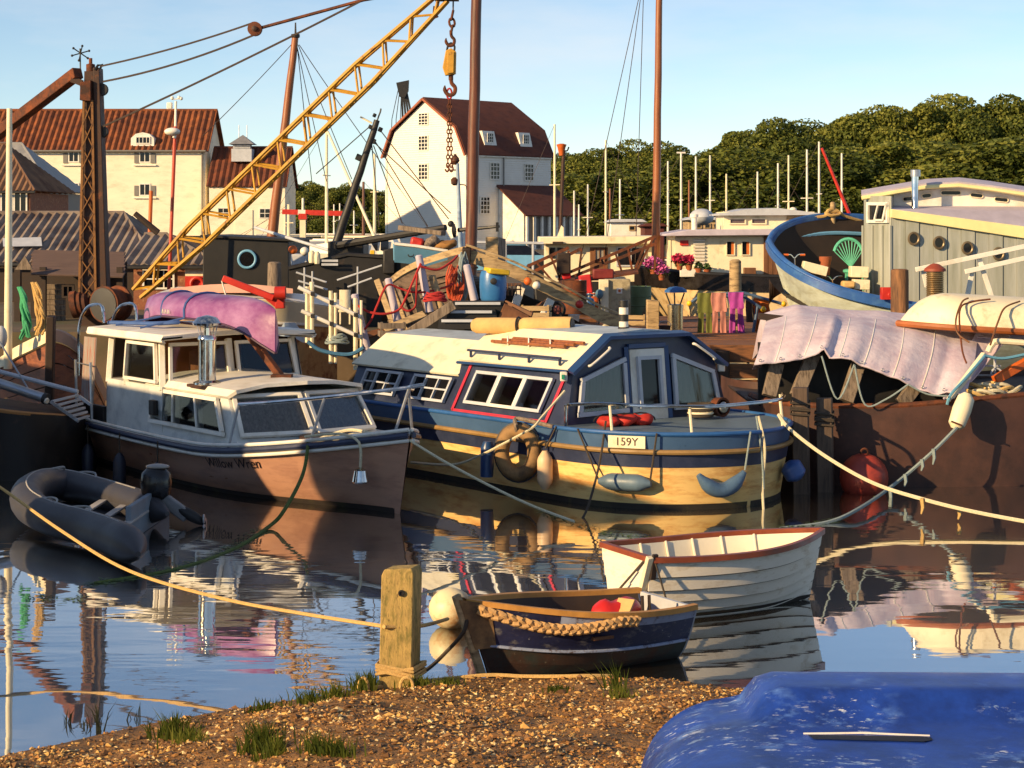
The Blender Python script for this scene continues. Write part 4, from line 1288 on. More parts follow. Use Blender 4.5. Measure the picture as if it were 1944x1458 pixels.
motor_launch('motor_launch', 'small cream launch tucked beside the mill wall', 700, 92, 2.4, 1.4, 0.1)

# parked cars half hidden by the houseboat roof and the rail
def car(label, px, roof_y, d, m, rz):
    loc = at(px, roof_y, d); loc.z = 1.5
    t = thing('parked_car', label, 'car', tuple(loc), rz, 'cars parked by the mill')
    obj('body', MB().loft([[(-2.0, y, 0.35), (-2.0, y, 0.8), (-1.5, y, 0.9), (1.0, y, 0.88), (2.0, y, 0.7), (2.0, y, 0.35)] for y in (-0.82, 0.82)], closed=True, cap0=True, cap1=True), m, t, world=False, bev=0.06)
    obj('roof', MB().loft([[(-0.95, y, 1.4), (-0.5, y, 1.46), (0.3, y, 1.42), (0.3, y, 1.37), (-0.95, y, 1.35)] for y in (-0.62, 0.62)], closed=True, cap0=True, cap1=True), m, t, world=False)
    obj('windows', MB().loft([[(-1.6, y * 1.2, 0.88), (-0.98, y, 1.38), (0.32, y, 1.38), (1.1, y * 1.2, 0.87)] for y in (-0.62, 0.62)], closed=True, cap0=True, cap1=True), DARKGLASS, t, world=False)
    for x in (-1.25, 1.25):
        for y in (-0.78, 0.78):
            obj('wheel', MB().lathe([(0.1, -0.1), (0.31, -0.1), (0.31, 0.1), (0.1, 0.1)], (x, y, 0.31), 14, Matrix.Rotation(R(90), 3, 'X')), RUBBER, t, world=False)
car('dark car with pale roof line above the houseboat roof', 1106, 436, 70, BLACK, 0.1)
car('pale blue car behind the weathered box by the mast', 985, 466, 84, SKYBLUE, 0.0)
# ------------------------------------------------------------------ cream houseboat with flat roof
hA = thing('houseboat', 'cream houseboat with flat overhanging roof and brown door', 'houseboat', tuple(at(1140, 580, 62)))
d = 62.0
obj('hull', MB().prism([at(1020, 640, d - 0.3), at(1262, 640, d - 0.3), at(1266, 535, d - 0.3), at(1014, 535, d - 0.3)], (0, 4.2, 0)), BLACKTAR, hA, bev=0.05)
obj('wall', MB().prism([at(1036, 540, d), at(1244, 540, d), at(1244, 462, d), at(1036, 462, d)], (0, 3.4, 0)), CREAM, hA)
obj('roof', MB().prism([at(1024, 463, d - 0.5), at(1252, 463, d - 0.5), at(1252, 448, d - 0.5), at(1024, 450, d - 0.5)], (0, 4.4, 0)), CREAM, hA, bev=0.02)
dd_ = obj('door', MB().box(at(1137, 500, d - 0.04), (0.58, 0.07, 1.05)), BROWN, hA, bev=0.01)
win(dd_, at(1128, 498, d - 0.08), at(1148, 498, d - 0.08), at(1148, 472, d - 0.08), at(1128, 472, d - 0.08), BROWN, mat('net curtain behind glass', S(150, 142, 130), 0.3, var=0.3, sc=14, stretch=(3, 3, 0.5)), nx=2, fr=0.04)
win(hA, at(1170, 506, d), at(1226, 506, d), at(1226, 468, d), at(1170, 468, d), PALEGREY, DARKGLASS, nx=2, fr=0.05)
for x0 in (1042, 1058):
    win(hA, at(x0, 490, d), at(x0 + 12, 490, d), at(x0 + 12, 470, d), at(x0, 470, d), BLACK, DARKGLASS, fr=0.03)
obj('vent', MB().box(at(1059, 461, d - 0.55), (0.34, 0.06, 0.08)), DKBROWN, hA)
obj('chimney_cowl', MB().prism([at(1058, 449, d), at(1070, 449, d), at(1070, 432, d), at(1066, 428, d)], (0, 0.3, 0)), CREAM, hA)

# brown gangway with rails in front of it
gw = thing('gangway', 'rusty brown gangway railing slanting down before the cream houseboat', 'gangway', tuple(at(1100, 560, 56)))
for (x0, y0, x1, y1, dd) in [(1246, 448, 1062, 525, 56), (1246, 462, 1080, 528, 56), (1002, 505, 1080, 470, 55), (1010, 517, 1104, 472, 55)]:
    obj('rail', MB().bar(at(x0, y0, dd), at(x1, y1, dd), 0.06, 0.09), RUST, gw)
for (x0, y0, x1, y1) in [(1228, 456, 1206, 510), (1240, 452, 1210, 512), (1245, 455, 1243, 510), (1142, 492, 1156, 530), (1168, 480, 1182, 520), (1192, 472, 1200, 512), (1104, 474, 1098, 530), (1080, 476, 1060, 532), (1046, 488, 1066, 536), (1020, 500, 1050, 535)]:
    obj('stanchion', MB().bar(at(x0, y0, 55.6), at(x1, y1, 55.6), 0.06, 0.06), RUST, gw)
obj('tread_plate', MB().prism([at(1060, 532, 55.8), at(1210, 512, 55.8), at(1212, 520, 55), at(1062, 542, 55)], (0, 0, 0.05)), RUST, gw)
FABRED = mat('red canvas', S(196, 40, 44), 0.8, var=0.25)
for k, (px, py, w, h, m, lab) in enumerate([(1145, 520, 0.6, 0.28, mat('dark red tub', S(120, 36, 30), 0.6), 'dark red tub on the deck below the brown door'), (1112, 540, 0.35, 0.55, FABRED, 'red canvas bundle propped by the gangway'),
                                 (1092, 545, 0.3, 0.4, FABRED, 'smaller red canvas roll at the gangway foot'), (1070, 500, 0.4, 0.6, DKBROWN, 'dark brown crate leaning under the gangway rail'), (1075, 520, 0.25, 0.3, FABRED, 'little red bag under the gangway rail'),
                                 (1103, 545, 0.22, 0.6, WOODGREY, 'grey plank end between the red bundles')]):
    solo(['tub', 'canvas_bundle', 'canvas_roll', 'crate', 'bag', 'plank_end'][k], lab, ['tub', 'bundle', 'bundle', 'crate', 'bag', 'plank'][k], MB().box(at(px, py, 54 + 0.15 * k), (w, 0.3, h), m=Matrix.Rotation(R(-8 * (k % 3)), 3, 'Y')), m, bev=0.04)

# small cabins of craft lying further off
for (px0, px1, py0, py1, dd, lab) in [(1158, 1222, 416, 448, 84, 'small pale cabin with grey roof behind the tall brown mast'), (1306, 1372, 412, 450, 86, 'low brown cabin with flat roof left of the upper cabin'), (1222, 1262, 424, 450, 82, 'dark red tarpaulin cabin behind the tall brown mast')]:
    t = thing('cabin_boat', lab, 'boat', tuple(at((px0 + px1) / 2, 560, dd)))
    wm_ = WHITE if px0 == 1158 else (WOODLT if px0 == 1306 else mat('oxblood canvas', S(84, 36, 30), 0.8, var=0.3))
    obj('cabin', MB().prism([at(px0, 520, dd), at(px1, 520, dd), at(px1, py0 + 6, dd), at(px0, py0 + 6, dd)], (0, 2.6, 0)), wm_, t, bev=0.05)
    obj('roof', MB().prism([at(px0 - 8, py0 + 6, dd - 0.2), at(px1 + 8, py0 + 6, dd - 0.2), at(px1 - 2, py0, dd - 0.2), at(px0 + 6, py0, dd - 0.2)], (0, 3.0, 0)), PALEGREY if px0 != 1222 else wm_, t, bev=0.03)
    obj('hull', MB().prism([at(px0 - 60, 570, dd - 0.4), at(px1 + 40, 570, dd - 0.4), at(px1 + 55, 518, dd - 0.4), at(px0 - 80, 516, dd - 0.4)], (0, 3.2, 0)), BLACK, t, bev=0.05)
    if px0 != 1222:
        for k in range(3 if px0 == 1306 else 1):
            x = px0 + 14 + k * 17 + (22 if px0 == 1158 else 0)
            win(t, at(x, py0 + 22, dd), at(x + 12, py0 + 22, dd), at(x + 12, py0 + 12, dd), at(x, py0 + 12, dd), WOODLT, DARKGLASS, fr=0.04)
ut = thing('upturned_tender', 'little grey upturned tender on the cabin roof among the masts', 'boat', tuple(at(1332, 412, 80)))
obj('hull', MB().ball(at(1332, 412, 80), (0.52, 0.9, 0.36), 14, 8), PALEGREY, ut)
obj('chock', MB().box(at(1332, 413, 79.9), (0.8, 0.3, 0.22)), BLACK, ut)

# ------------------------------------------------------------------ large houseboat with black and cream hull
hB = thing('houseboat', 'big houseboat with white cabin and black banded cream hull', 'houseboat', tuple(at(1390, 640, 58)))
d = 58.0
def hbrow(py_l, py_r, bulge):
    """sheer-like curve from the bow (left) to the right, at mid depth d"""
    pts = []
    for k in range(15):
        u = k / 14
        px = lerp(1207, 1620, u)
        rise = (1 - u) ** 3
        dep = d + 2.6 * max(0, (1 - u / 0.35)) ** 2 * bulge
        pts.append(at(px, lerp(py_r, py_l, rise), dep))
    return pts
top, band, bot = hbrow(508, 528, 0.8), hbrow(540, 555, 0.9), hbrow(640, 645, 1.4)
for i, p in enumerate(bot):
    u = i / 14
    p.x += 1.3 * (1 - u) ** 3
far = [V((p.x + 0.02, p.y + 4.6 * min(1, (i / 14) * 4 + 0.02), p.z)) for i, p in enumerate(top)]
obj('hull', MB().loft([bot, band]), mat('buff hull paint', S(226, 196, 146), 0.55, var=0.15, sc=1.5, col2=S(180, 140, 92), thr=0.6, soft=0.1), hB)
obj('sheer_band', MB().sheet([band, [p + V((0, -0.02, 0)) for p in top]], 0.06), mat('black gloss band', S(34, 28, 26), 0.3, var=0.4), hB)
obj('deck', MB().loft([top, far]), DKBROWN, hB)
obj('far_side', MB().loft([far, [V((p.x, p.y, -0.2)) for p in far]]), BLACKTAR, hB)
obj('gunwale', MB().tube([p + V((0, 0, 0.03)) for p in top], 0.07, 8), BLACK, hB)
wl = obj('lower_cabin', MB().prism([at(1282, 532, d + 0.9), at(1520, 532, d + 0.9), at(1520, 444, d + 0.9), at(1282, 446, d + 0.9)], (0, 3.2, 0)), CREAM, hB)
obj('lower_roof', MB().prism([at(1262, 448, d + 0.4), at(1560, 446, d + 0.4), at(1560, 434, d + 0.4), at(1310, 436, d + 0.4), at(1264, 444, d + 0.4)], (0, 4.0, 0)), LILACGREY, hB, bev=0.02)
uc_ = obj('upper_cabin', MB().prism([at(1374, 436, d + 1.2), at(1546, 436, d + 1.2), at(1546, 402, d + 1.2), at(1374, 402, d + 1.2)], (0, 2.4, 0)), CREAM, hB)
obj('upper_roof', MB().loft([[at(1366, 406, d + 0.9), at(1420, 397, d + 0.9), at(1480, 395, d + 0.9), at(1556, 405, d + 0.9), at(1556, 408, d + 0.9), at(1366, 409, d + 0.9)],
                             [at(1366, 406, d + 0.9) + V((0, 3, 0)), at(1420, 395, d + 0.9) + V((0, 3, 0)), at(1480, 393, d + 0.9) + V((0, 3, 0)), at(1556, 404, d + 0.9) + V((0, 3, 0)), at(1556, 408, d + 0.9) + V((0, 3, 0)), at(1366, 409, d + 0.9) + V((0, 3, 0))]], closed=True, cap0=True, cap1=True), PALEGREY, hB)
for x0, x1 in ((1384, 1416), (1425, 1455)):
    win(uc_, at(x0, 426, d + 1.2), at(x1, 426, d + 1.2), at(x1, 414, d + 1.2), at(x0, 414, d + 1.2), CREAM, mat('dusty violet glass', S(98, 84, 88), 0.15, var=0.2), fr=0.04)
obj('slat_panel', MB().box(at(1515, 420, d + 1.17), (0.7, 0.05, 0.42)), WOODLT, uc_)
CURT = mat('orange curtain', S(196, 104, 40), 0.7, var=0.25, sc=9)
for x0 in (1378, 1407):
    w_ = win(wl, at(x0, 485, d + 0.9), at(x0 + 17, 485, d + 0.9), at(x0 + 17, 457, d + 0.9), at(x0, 457, d + 0.9), CREAM, DARKGLASS, fr=0.03)
    obj('curtain', MB().box(at(x0 + 13, 471, d + 0.875), (0.09, 0.015, 0.38)), CURT, w_)
for k in range(9):
    obj('louvre_slat', MB().box(at(1327, 456 + 6.2 * k, d + 0.86), (0.36, 0.06, 0.05), m=Matrix.Rotation(R(25), 3, 'X')), WHITE, wl)
obj('nameplate', MB().box(at(1299, 461, d + 0.86), (0.26, 0.04, 0.16)), RED, wl)
obj('flue', MB().lathe([(0.09, 0), (0.09, 0.4), (0.13, 0.4), (0.13, 0.5)], at(1318, 437, d + 1.4), 12), WHITE, hB)
for k in range(5):
    obj('door_plank', MB().box(at(1454 + 9 * k, 486, d + 0.84), (0.135, 0.05, 1.3)), BROWN, wl, bev=0.008)
obj('step_box', MB().box(at(1423, 518, d + 0.6), (0.36, 0.3, 0.32)), BROWN, hB, bev=0.01)
solo('white_locker', 'long white locker on the houseboat deck below the flowers', 'locker', MB().box(at(1314, 518, d + 0.3), (0.78, 0.5, 0.24)), WHITE, bev=0.02)

def petals(seed, c, r, n, m, nm, par):
    g = random.Random(seed)
    mb = MB()
    for _ in range(n):
        q = V((g.gauss(0, 1), g.gauss(0, 1), g.gauss(0, 1))).normalized() * g.uniform(0.5, 1)
        q = V((q.x * r[0], q.y * r[1], q.z * r[2])) + c
        a = V((g.gauss(0, 1), g.gauss(0, 1), g.gauss(0, 1))).normalized()
        b = a.orthogonal().normalized()
        s_ = g.uniform(0.03, 0.06)
        mb.add([q - a * s_, q + b * s_ * 0.8, q + a * s_, q - b * s_ * 0.8], [(0, 1, 2, 3)])
    return obj(nm, mb, m, par)
PINKF = mat('pink petals', S(206, 98, 158), 0.7, var=0.35, sc=20)
REDF = mat('red pink petals', S(200, 46, 84), 0.7, var=0.4, sc=20)
GREENF = mat('plant leaves', S(70, 92, 40), 0.7, var=0.4, sc=12)
TERRA = mat('terracotta', S(158, 84, 48), 0.8, var=0.2)
for k, (px, py, fm, rr, lab) in enumerate([(1240, 500, PINKF, (0.32, 0.2, 0.2), 'bushy pink flowering plant at the houseboat bow'), (1256, 512, PINKF, (0.25, 0.18, 0.16), 'smaller pink flowers just right of the bow'),
                                           (1290, 492, REDF, (0.26, 0.2, 0.16), 'red and pink geraniums above the white locker'), (1308, 493, REDF, (0.18, 0.16, 0.14), 'red geraniums beside the louvred panel'), (1326, 503, None, (0.14, 0.12, 0.16), 'leafy green plant before the louvred panel'),
                                           (1342, 505, None, (0.13, 0.12, 0.16), 'second leafy green plant right of the louvres')]):
    t = thing('potted_plant', lab, 'plant', tuple(at(px, py + 18, d + 0.1)), 0, 'potted plants on the houseboat')
    obj('pot', MB().lathe([(0.08, 0), (0.12, 0.2), (0.13, 0.22), (0.1, 0.22)], at(px, py + 20, d + 0.1), 10), TERRA, t)
    petals(k, at(px, py + 4, d + 0.1), (rr[0], rr[1], rr[2]), 120, GREENF, 'leaves', t)
    if fm:
        petals(k + 50, at(px, py - 1, d + 0.05), rr, 260, fm, 'flowers', t)

# ------------------------------------------------------------------ jetty with its posts and things
JX0, JX1 = 0.55, 6.8
jt = thing('jetty', 'brown planked jetty behind the blue cabin boat', 'jetty', (3.6, 44, 0))
DECKW = mat('jetty planks', S(128, 82, 48), 0.8, var=0.35, sc=5, stretch=(0.5, 3, 3), col2=S(74, 50, 34), thr=0.56, soft=0.08, sc2=6)
for k in range(34):
    y = 38.5 + k * 0.36
    obj('plank', MB().box((lerp(JX0, JX1, 0.5) + rnd.uniform(-0.05, 0.05), y, 1.27 + rnd.uniform(-0.008, 0.008)), (JX1 - JX0 + rnd.uniform(-0.1, 0.1), 0.34, 0.07)), DECKW, jt)
for k in range(3):
    obj('facing_board', MB().box(((JX0 + JX1) / 2, 38.3 - 0.012 * k, 1.1 - 0.32 * k), (JX1 - JX0, 0.08, 0.29)), DECKW, jt, bev=0.01)
for k in range(6):
    obj('pile', MB().lathe([(0.14, -0.6), (0.14, 1.2)], (lerp(JX0 + 0.3, JX1 - 0.3, k / 5), 38.15, 0), 10), DKBROWN, jt)

sp = thing('service_pillar', 'pale lichened service pillar standing on the jetty', 'pillar', tuple(at(1168, 600, 47)))
obj('body', MB().box(at(1172, 566, 47), (0.62, 0.5, 0.95)), mat('lichened concrete', S(172, 160, 130), 0.85, var=0.25, sc=6, col2=S(120, 108, 86), thr=0.55, soft=0.08), sp, bev=0.02)
obj('cream_panel', MB().box(at(1146, 566, 46.7), (0.24, 0.08, 0.92)), CREAM, sp, bev=0.01)  # cream panel set at the left of the pillar front
obj('notice', MB().box(at(1176, 552, 46.72), (0.14, 0.015, 0.14)), WHITE, sp)
obj('notice_mark', MB().lathe([(0.035, 0), (0.035, 0.004)], at(1176, 552, 46.7), 12, Matrix.Rotation(R(90), 3, 'X')), ORANGE, sp)
obj('tap', MB().ball(at(1138, 558, 46.6), (0.1, 0.1, 0.12), 12, 8), mat('blue grey fitting', S(84, 120, 140), 0.4), sp)
obj('hose', MB().tube(smooth_pts([at(1138, 565, 46.6), at(1139, 590, 46.6), at(1136, 622, 46.5)], 5), 0.022, 6), BLACK, sp)
solo('weathered_bollard', 'square weathered timber bollard on the jetty edge', 'bollard', MB().prism([at(1228, 640, 42), at(1252, 640, 42), at(1252, 571, 42), at(1228, 569, 42)], (0, 0.26, 0)), WOODLT, bev=0.02)
lj = thing('jetty_lamp', 'steel lamp bollard with blue mushroom cap on the jetty', 'lamp', tuple(at(1282, 640, 41.5)))
obj('body', MB().lathe([(0.17, 0), (0.17, 0.62), (0.18, 0.62), (0.18, 0.68), (0.12, 0.70)], at(1282, 638, 41.5), 18), mat('brassy steel', S(196, 172, 130), 0.3, metal=0.8, var=0.15), lj)
obj('cap', MB().lathe([(0.25, 0), (0.24, 0.05), (0.15, 0.11), (0.02, 0.13)], at(1283, 555, 41.5), 18), BLUE, lj)
for px in (1264, 1280, 1299):
    obj('cage_rod', MB().tube([at(px, 556, 41.4), at(lerp(px, 1282, 0.5), 580, 41.4)], 0.018, 5), BLACK, lj)
solo('tall_pile', 'tall weathered pile rising behind the drying clothes', 'pile', MB().lathe([(0.15, 0), (0.14, 1.0), (0.135, 1.62), (0.08, 1.66)], at(1396, 620, 44) - V((0, 0, 0.1)), 12), WOODLT)

dr_ = thing('drying_rack', 'blue pipe drying rack with yellow end caps on the jetty', 'rack', tuple(at(1400, 640, 43)))
pipes = [((1309, 576), (1330, 562)), ((1330, 562), (1412, 563)), ((1412, 563), (1447, 586)), ((1412, 556), (1486, 577)), ((1326, 560), (1412, 556))]
for (x0, y0), (x1, y1) in pipes:
    obj('pipe', MB().tube([at(x0, y0, 43), at(x1, y1, 43)], 0.035, 8), mat('slate blue pipe', S(74, 98, 128), 0.5) if 'slate blue pipe' not in MATS else MATS['slate blue pipe'], dr_)
for x0, y0, x1, y1 in ((1438, 582, 1420, 690), (1330, 565, 1328, 660)):
    obj('leg', MB().tube([at(x0, y0, 43), at(x1, y1, 43)], 0.035, 8), MATS['slate blue pipe'], dr_)
for x0, y0 in ((1309, 576), (1449, 587), (1488, 577)):
    obj('end_cap', MB().ball(at(x0, y0, 43), 0.065, 12, 8), mat('bright yellow plastic', S(226, 184, 40), 0.4) if 'bright yellow plastic' not in MATS else MATS['bright yellow plastic'], dr_)

def garment(label, px, w, y0, ywaist, y1, col, legs=True, dd=42.8, crack=0):
    m = mat('cloth ' + label[:12], col, 0.85, var=0.3, sc=4, stretch=(1.5, 1.5, 0.8), bump=0.4, bsc=10)
    t = thing('hung_garment', label, 'clothing', tuple(at(px, y1, dd)), 0, 'clothes drying on the rack')
    rows = []
    for i in range(8):
        v = i / 7
        rows.append([at(px - w / 2 * (1 + 0.08 * math.sin(v * 5)) + w * u / 8, lerp(y0, ywaist, v), dd - 0.05 - 0.016 * math.sin(u * 1.3 + v * 2 + px)) for u in range(9)])
    obj('top', MB().sheet(rows, 0.04), m, t)
    if legs:
        for sgn in (-1, 1):
            lw = w * 0.40
            c0, c1 = px + sgn * w * 0.26, px + sgn * w * (0.32 + 0.05 * sgn)
            rows = []
            for i in range(7):
                v = i / 6
                cx = lerp(c0, c1, v)
                rows.append([at(cx - lw / 2 * (1 - 0.25 * v) + lw * (1 - 0.25 * v) * u / 4, lerp(ywaist - 2, y1, v), dd - 0.04 - 0.015 * math.sin(u * 1.1 + v * 3)) for u in range(5)])
            obj('leg', MB().sheet(rows, 0.05), m, t)
    return t
garment('olive green waders hung on the blue pipe rack', 1338, 27, 556, 594, 640, S(104, 108, 48))
garment('dusty pink overalls between the green and the purple ones', 1365, 27, 556, 592, 642, S(190, 128, 116))
garment('bright magenta overalls hung before the tall pile', 1398, 27, 555, 586, 632, S(164, 62, 150))
garment('orange overalls hung beside the yellow capped pipe', 1446, 30, 566, 600, 646, S(196, 98, 34), dd=43.3)
garment('grey brown jacket between the magenta and orange clothes', 1424, 16, 570, 612, 640, S(84, 74, 64), legs=False, dd=43.3)
# ------------------------------------------------------------------ black barge carrying the leaning mast
bb = thing('black_barge', 'black barge cluttered with gear below the leaning black mast', 'barge', tuple(at(660, 620, 41)))
pts0 = [at(px, py, 41.5) for px, py in ((548, 512), (600, 500), (660, 486), (720, 490), (790, 498), (850, 505))]
pts1 = [V((p.x, p.y + 0.1, 0.4)) for p in pts0]
obj('hull', MB().loft([pts1, pts0]), BLACKTAR, bb)
obj('deck', MB().loft([pts0, [p + V((0, 4, 0)) for p in pts0]]), BLACKTAR, bb)
obj('rail', MB().tube([p + V((0, 0, 0.03)) for p in pts0], 0.05, 6), BLACK, bb)
obj('deckhouse', MB().prism([at(622, 500, 42.6), at(690, 500, 42.6), at(690, 462, 42.6), at(622, 458, 42.6)], (0, 1.6, 0)), BLACK, bb, bev=0.03)
obj('winch_box', MB().prism([at(727, 520, 41.4), at(750, 520, 41.4), at(750, 470, 41.4), at(727, 474, 41.4)], (0, 0.6, 0)), BLACK, bb, bev=0.03)
obj('boom', MB().tube([at(640, 466, 42.4), at(846, 432, 41.0)], [0.09, 0.07], 8), BLACK, bb)
obj('boom_end', MB().lathe([(0.05, -0.05), (0.15, -0.03), (0.15, 0.03), (0.05, 0.05)], at(862, 438, 41), 14, Matrix.Rotation(R(85), 3, 'Y')), BLACK, bb)
obj('boom_end', MB().ball(at(856, 425, 41), 0.07, 10, 7), BLACK, bb)
obj('bowsprit', MB().tube([at(870, 437, 41), at(948, 430, 40.6)], [0.05, 0.03], 7), BLACK, bb)
obj('bowsprit_cap', MB().box(at(944, 431, 40.6), (0.06, 0.06, 0.2)), BLACK, bb)
obj('plank', MB().bar(at(760, 432, 40.9), at(842, 443, 40.6), 0.3, 0.1), WOODGREY, bb, bev=0.01)
for k in range(2):
    obj('name_board', MB().box(at(626 + k * 0, 495 + k * 7, 41.3), (0.36, 0.03, 0.05)), PALEGREY, bb)
for x0, y0, x1, y1 in ((562, 517, 620, 536), (566, 533, 622, 550), (640, 532, 725, 504), (660, 545, 706, 528)):
    obj('handrail', MB().tube([at(x0, y0, 40.9), at(x1, y1, 40.9)], 0.022, 6), PALEGREY, bb)
for x, y0, y1 in ((578, 508, 560), (593, 515, 560), (679, 506, 565)):
    obj('handrail_post', MB().tube([at(x, y0, 40.9), at(x, y1, 40.9)], 0.02, 6), PALEGREY, bb)
for k, (px, py, c, lab) in enumerate([(556, 474, ORANGE, 'small orange float on the deck beside the black cabin'), (578, 477, WHITE, 'small white float beside the orange one on the barge'), (592, 485, CREAM, 'cream sack standing at the barge rail'), (602, 487, CREAM, 'second cream sack nearer the black deckhouse'),
                             (707, 482, MATS['bright yellow plastic'], 'small yellow can on the barge deck right of the mast')]):
    nm = ['float', 'float', 'sack', 'sack', 'fuel_can'][k]
    if nm == 'float':
        mb = MB().ball(at(px, py, 41.8), 0.1, 12, 8)
    elif nm == 'sack':
        mb = MB().lathe([(0.06, 0), (0.075, 0.06), (0.07, 0.22), (0.03, 0.27)], at(px, py + 14, 41.3), 8)
    else:
        mb = MB().box(at(px, py, 41.6), (0.1, 0.1, 0.16))
    solo(nm, lab, {'float': 'float', 'sack': 'sack', 'fuel_can': 'can'}[nm], mb, c, bev=0.01 if nm == 'fuel_can' else 0)

# pale grey pontoon box on the barge at the left
solo('grey_tank', 'grey painted tank beside the black cabin wall', 'tank', MB().prism([at(552, 510, 42.4), at(584, 510, 42.4), at(584, 483, 42.4), at(552, 482, 42.4)], (0, 0.8, 0)), PALEGREY, bev=0.03)
solo('slanting_pole', 'pale blue pole slanting from the varnished mast foot', 'pole', MB().tube([at(484, 432, 46), at(640, 480, 43)], [0.04, 0.035], 8), PALEGREY)

# pale blue pram lying across the barge
pm = thing('blue_pram', 'pale blue pram dinghy lying beside the mill foot', 'dinghy', tuple(at(800, 500, 40.2)))
prow = lambda y_l, y_r, dd: [at(749, y_l, dd), at(790, lerp(y_l, y_r, 0.45) - 2, dd), at(850, y_r, dd)]
obj('side', MB().sheet([prow(495, 508, 40.2), prow(464, 478, 39.9)], 0.05), SKYBLUE, pm)
obj('transom', MB().sheet([[at(749, 495, 40.2), at(747, 494, 41)], [at(748, 464, 39.9), at(746, 463, 41.1)]], 0.05), SKYBLUE, pm)
obj('far_side', MB().sheet([prow(494, 506, 41.2), prow(463, 476, 41.3)], 0.05), SKYBLUE, pm)
obj('gunwale', MB().tube(prow(463, 477, 39.85), 0.035, 6), WHITE, pm)
obj('bottom', MB().loft([prow(496, 508, 40.2), prow(496, 507, 41.2)]), SKYBLUE, pm)
obj('ring', MB().tube([at(780, 483, 39.95) + V((0.06 * math.cos(a), 0, 0.05 * math.sin(a))) for a in [math.pi + k * math.pi / 8 for k in range(9)]], 0.012, 5), BLACK, pm)
solo('outboard_cowl', 'red outboard motor cowl on the pale blue pram', 'outboard', MB().box(at(792, 460, 40.3), (0.28, 0.3, 0.2), m=Matrix.Rotation(R(12), 3, 'Y')), RED, bev=0.05)
solo('folded_sack', 'grey folded sack heaped beside the red cowl', 'sack', lump(MB().ball(at(820, 460, 40.3), (0.2, 0.2, 0.13), 18, 12, Matrix.Rotation(R(-30), 3, 'Y')), 0.018, 2), WOODGREY)
solo('brown_bundle', 'brown canvas bundle heaped at the pram end', 'bundle', lump(MB().ball(at(845, 466, 40.3), (0.26, 0.2, 0.1), 18, 12, Matrix.Rotation(R(-8), 3, 'Y')), 0.018, 5), mat('tan canvas', S(150, 106, 54), 0.85, var=0.3, sc=6))

# ------------------------------------------------------------------ old wooden hulk, bow towards us
hu = thing('wooden_hulk', 'old bleached wooden hulk with its bow towards the cabin boat', 'boat', (-0.85, 36, 0))
HULKIN = mat('grey brown hulk planks', S(110, 92, 78), 0.85, var=0.35, sc=5, stretch=(0.6, 0.6, 3), col2=S(62, 50, 42), thr=0.55, soft=0.1, sc2=4)
left = [at(885, 474, 34.6), at(868, 477, 34.7), at(830, 488, 35), at(788, 503, 35.6), at(756, 521, 36.3), at(735, 540, 37.2), at(722, 562, 38.2)]
right = [at(885, 474, 34.6), at(920, 486, 34.6), at(975, 506, 34.6), at(1030, 533, 34.7), at(1085, 560, 34.9), at(1135, 588, 35.3), at(1180, 606, 36)]
def hulk_row(curve, v, pull):
    """v 0 at the rail, 1 low on the stem; planks narrow towards the stem foot"""
    out = []
    for i, p in enumerate(curve):
        u = i / (len(curve) - 1)
        q = V(p)
        q.z = lerp(p.z, 0.4, v)
        foot = V((-0.78, 35.2, q.z))
        q2 = lerp(V((q.x, q.y, q.z)), foot, v * pull * (1 - 0.35 * u))
        q2.z = q.z
        out.append(q2)
    return smooth_pts(out, 3)
for k in range(9):
    v0, v1 = 0.04 + k / 9 * 0.96, 0.04 + (k + 1) / 9 * 0.96
    a_, b_ = hulk_row(left, v0, 0.55), hulk_row(left, v1 - 0.012, 0.55)
    obj('plank', MB().sheet([b_, [p + V((-0.008, -0.012, 0)) for p in a_]], 0.05), HULKIN, hu)
for k in range(3, 9):
    v0, v1 = 0.04 + k / 9 * 0.96, 0.04 + (k + 1) / 9 * 0.96
    a_, b_ = hulk_row(right, v0, 0.5), hulk_row(right, v1 - 0.012, 0.5)
    obj('plank', MB().sheet([[p + V((0.008, -0.012, 0)) for p in a_], b_], 0.05), HULKIN, hu)
def railbeam(curve, w, h, nm, m):
    c = smooth_pts(curve, 4)
    rows = [[], [], [], []]
    for i, p in enumerate(c):
        rows[0].append(p + V((0, -w, h))); rows[1].append(p + V((0, -w, -h))); rows[2].append(p + V((0, w, -h))); rows[3].append(p + V((0, w, h)))
    obj(nm, MB().loft(rows + [rows[0]]).loft([[r_[0] for r_ in rows], [r_[0] for r_ in rows]]), m, hu)
railbeam(left, 0.08, 0.062, 'rail_beam', WOODLT)
railbeam([p - V((0, 0, 0.09)) for p in right], 0.09, 0.12, 'rail_beam', WOODLT)
railbeam([p + V((0, -0.02, 0.09)) for p in right], 0.13, 0.02, 'rail_cap', WOODLT)
for x0, y0, x1, y1 in ((990, 545, 972, 598), (1046, 568, 1024, 616)):
    obj('stanchion', MB().bar(at(x0, y0, 34.75), at(x1, y1, 34.75), 0.15, 0.11, up=V((0, 1, 0))), WHITE, hu, bev=0.01)
obj('stem', MB().bar(at(886, 470, 34.5), at(880, 640, 34.9), 0.16, 0.2, up=V((0, 1, 0))), DKBROWN, hu, bev=0.02)
obj('deck', MB().loft([[p - V((0, 0, 0.5)) for p in smooth_pts(left, 3)], [p - V((0, -2.5, 0.5)) for p in smooth_pts(right, 3)]]), DKBROWN, hu)
for k in range(4):                                   # splayed frame timbers where the planking has gone
    obj('frame_timber', MB().bar(at(716 + 12 * k, 532 + 4 * k, 36.2), at(752 + 12 * k, 628 + 2 * k, 35.6), 0.12, 0.1, up=V((0, 1, 0))), WOODLT if k % 2 == 0 else WOODGREY, hu, bev=0.015)
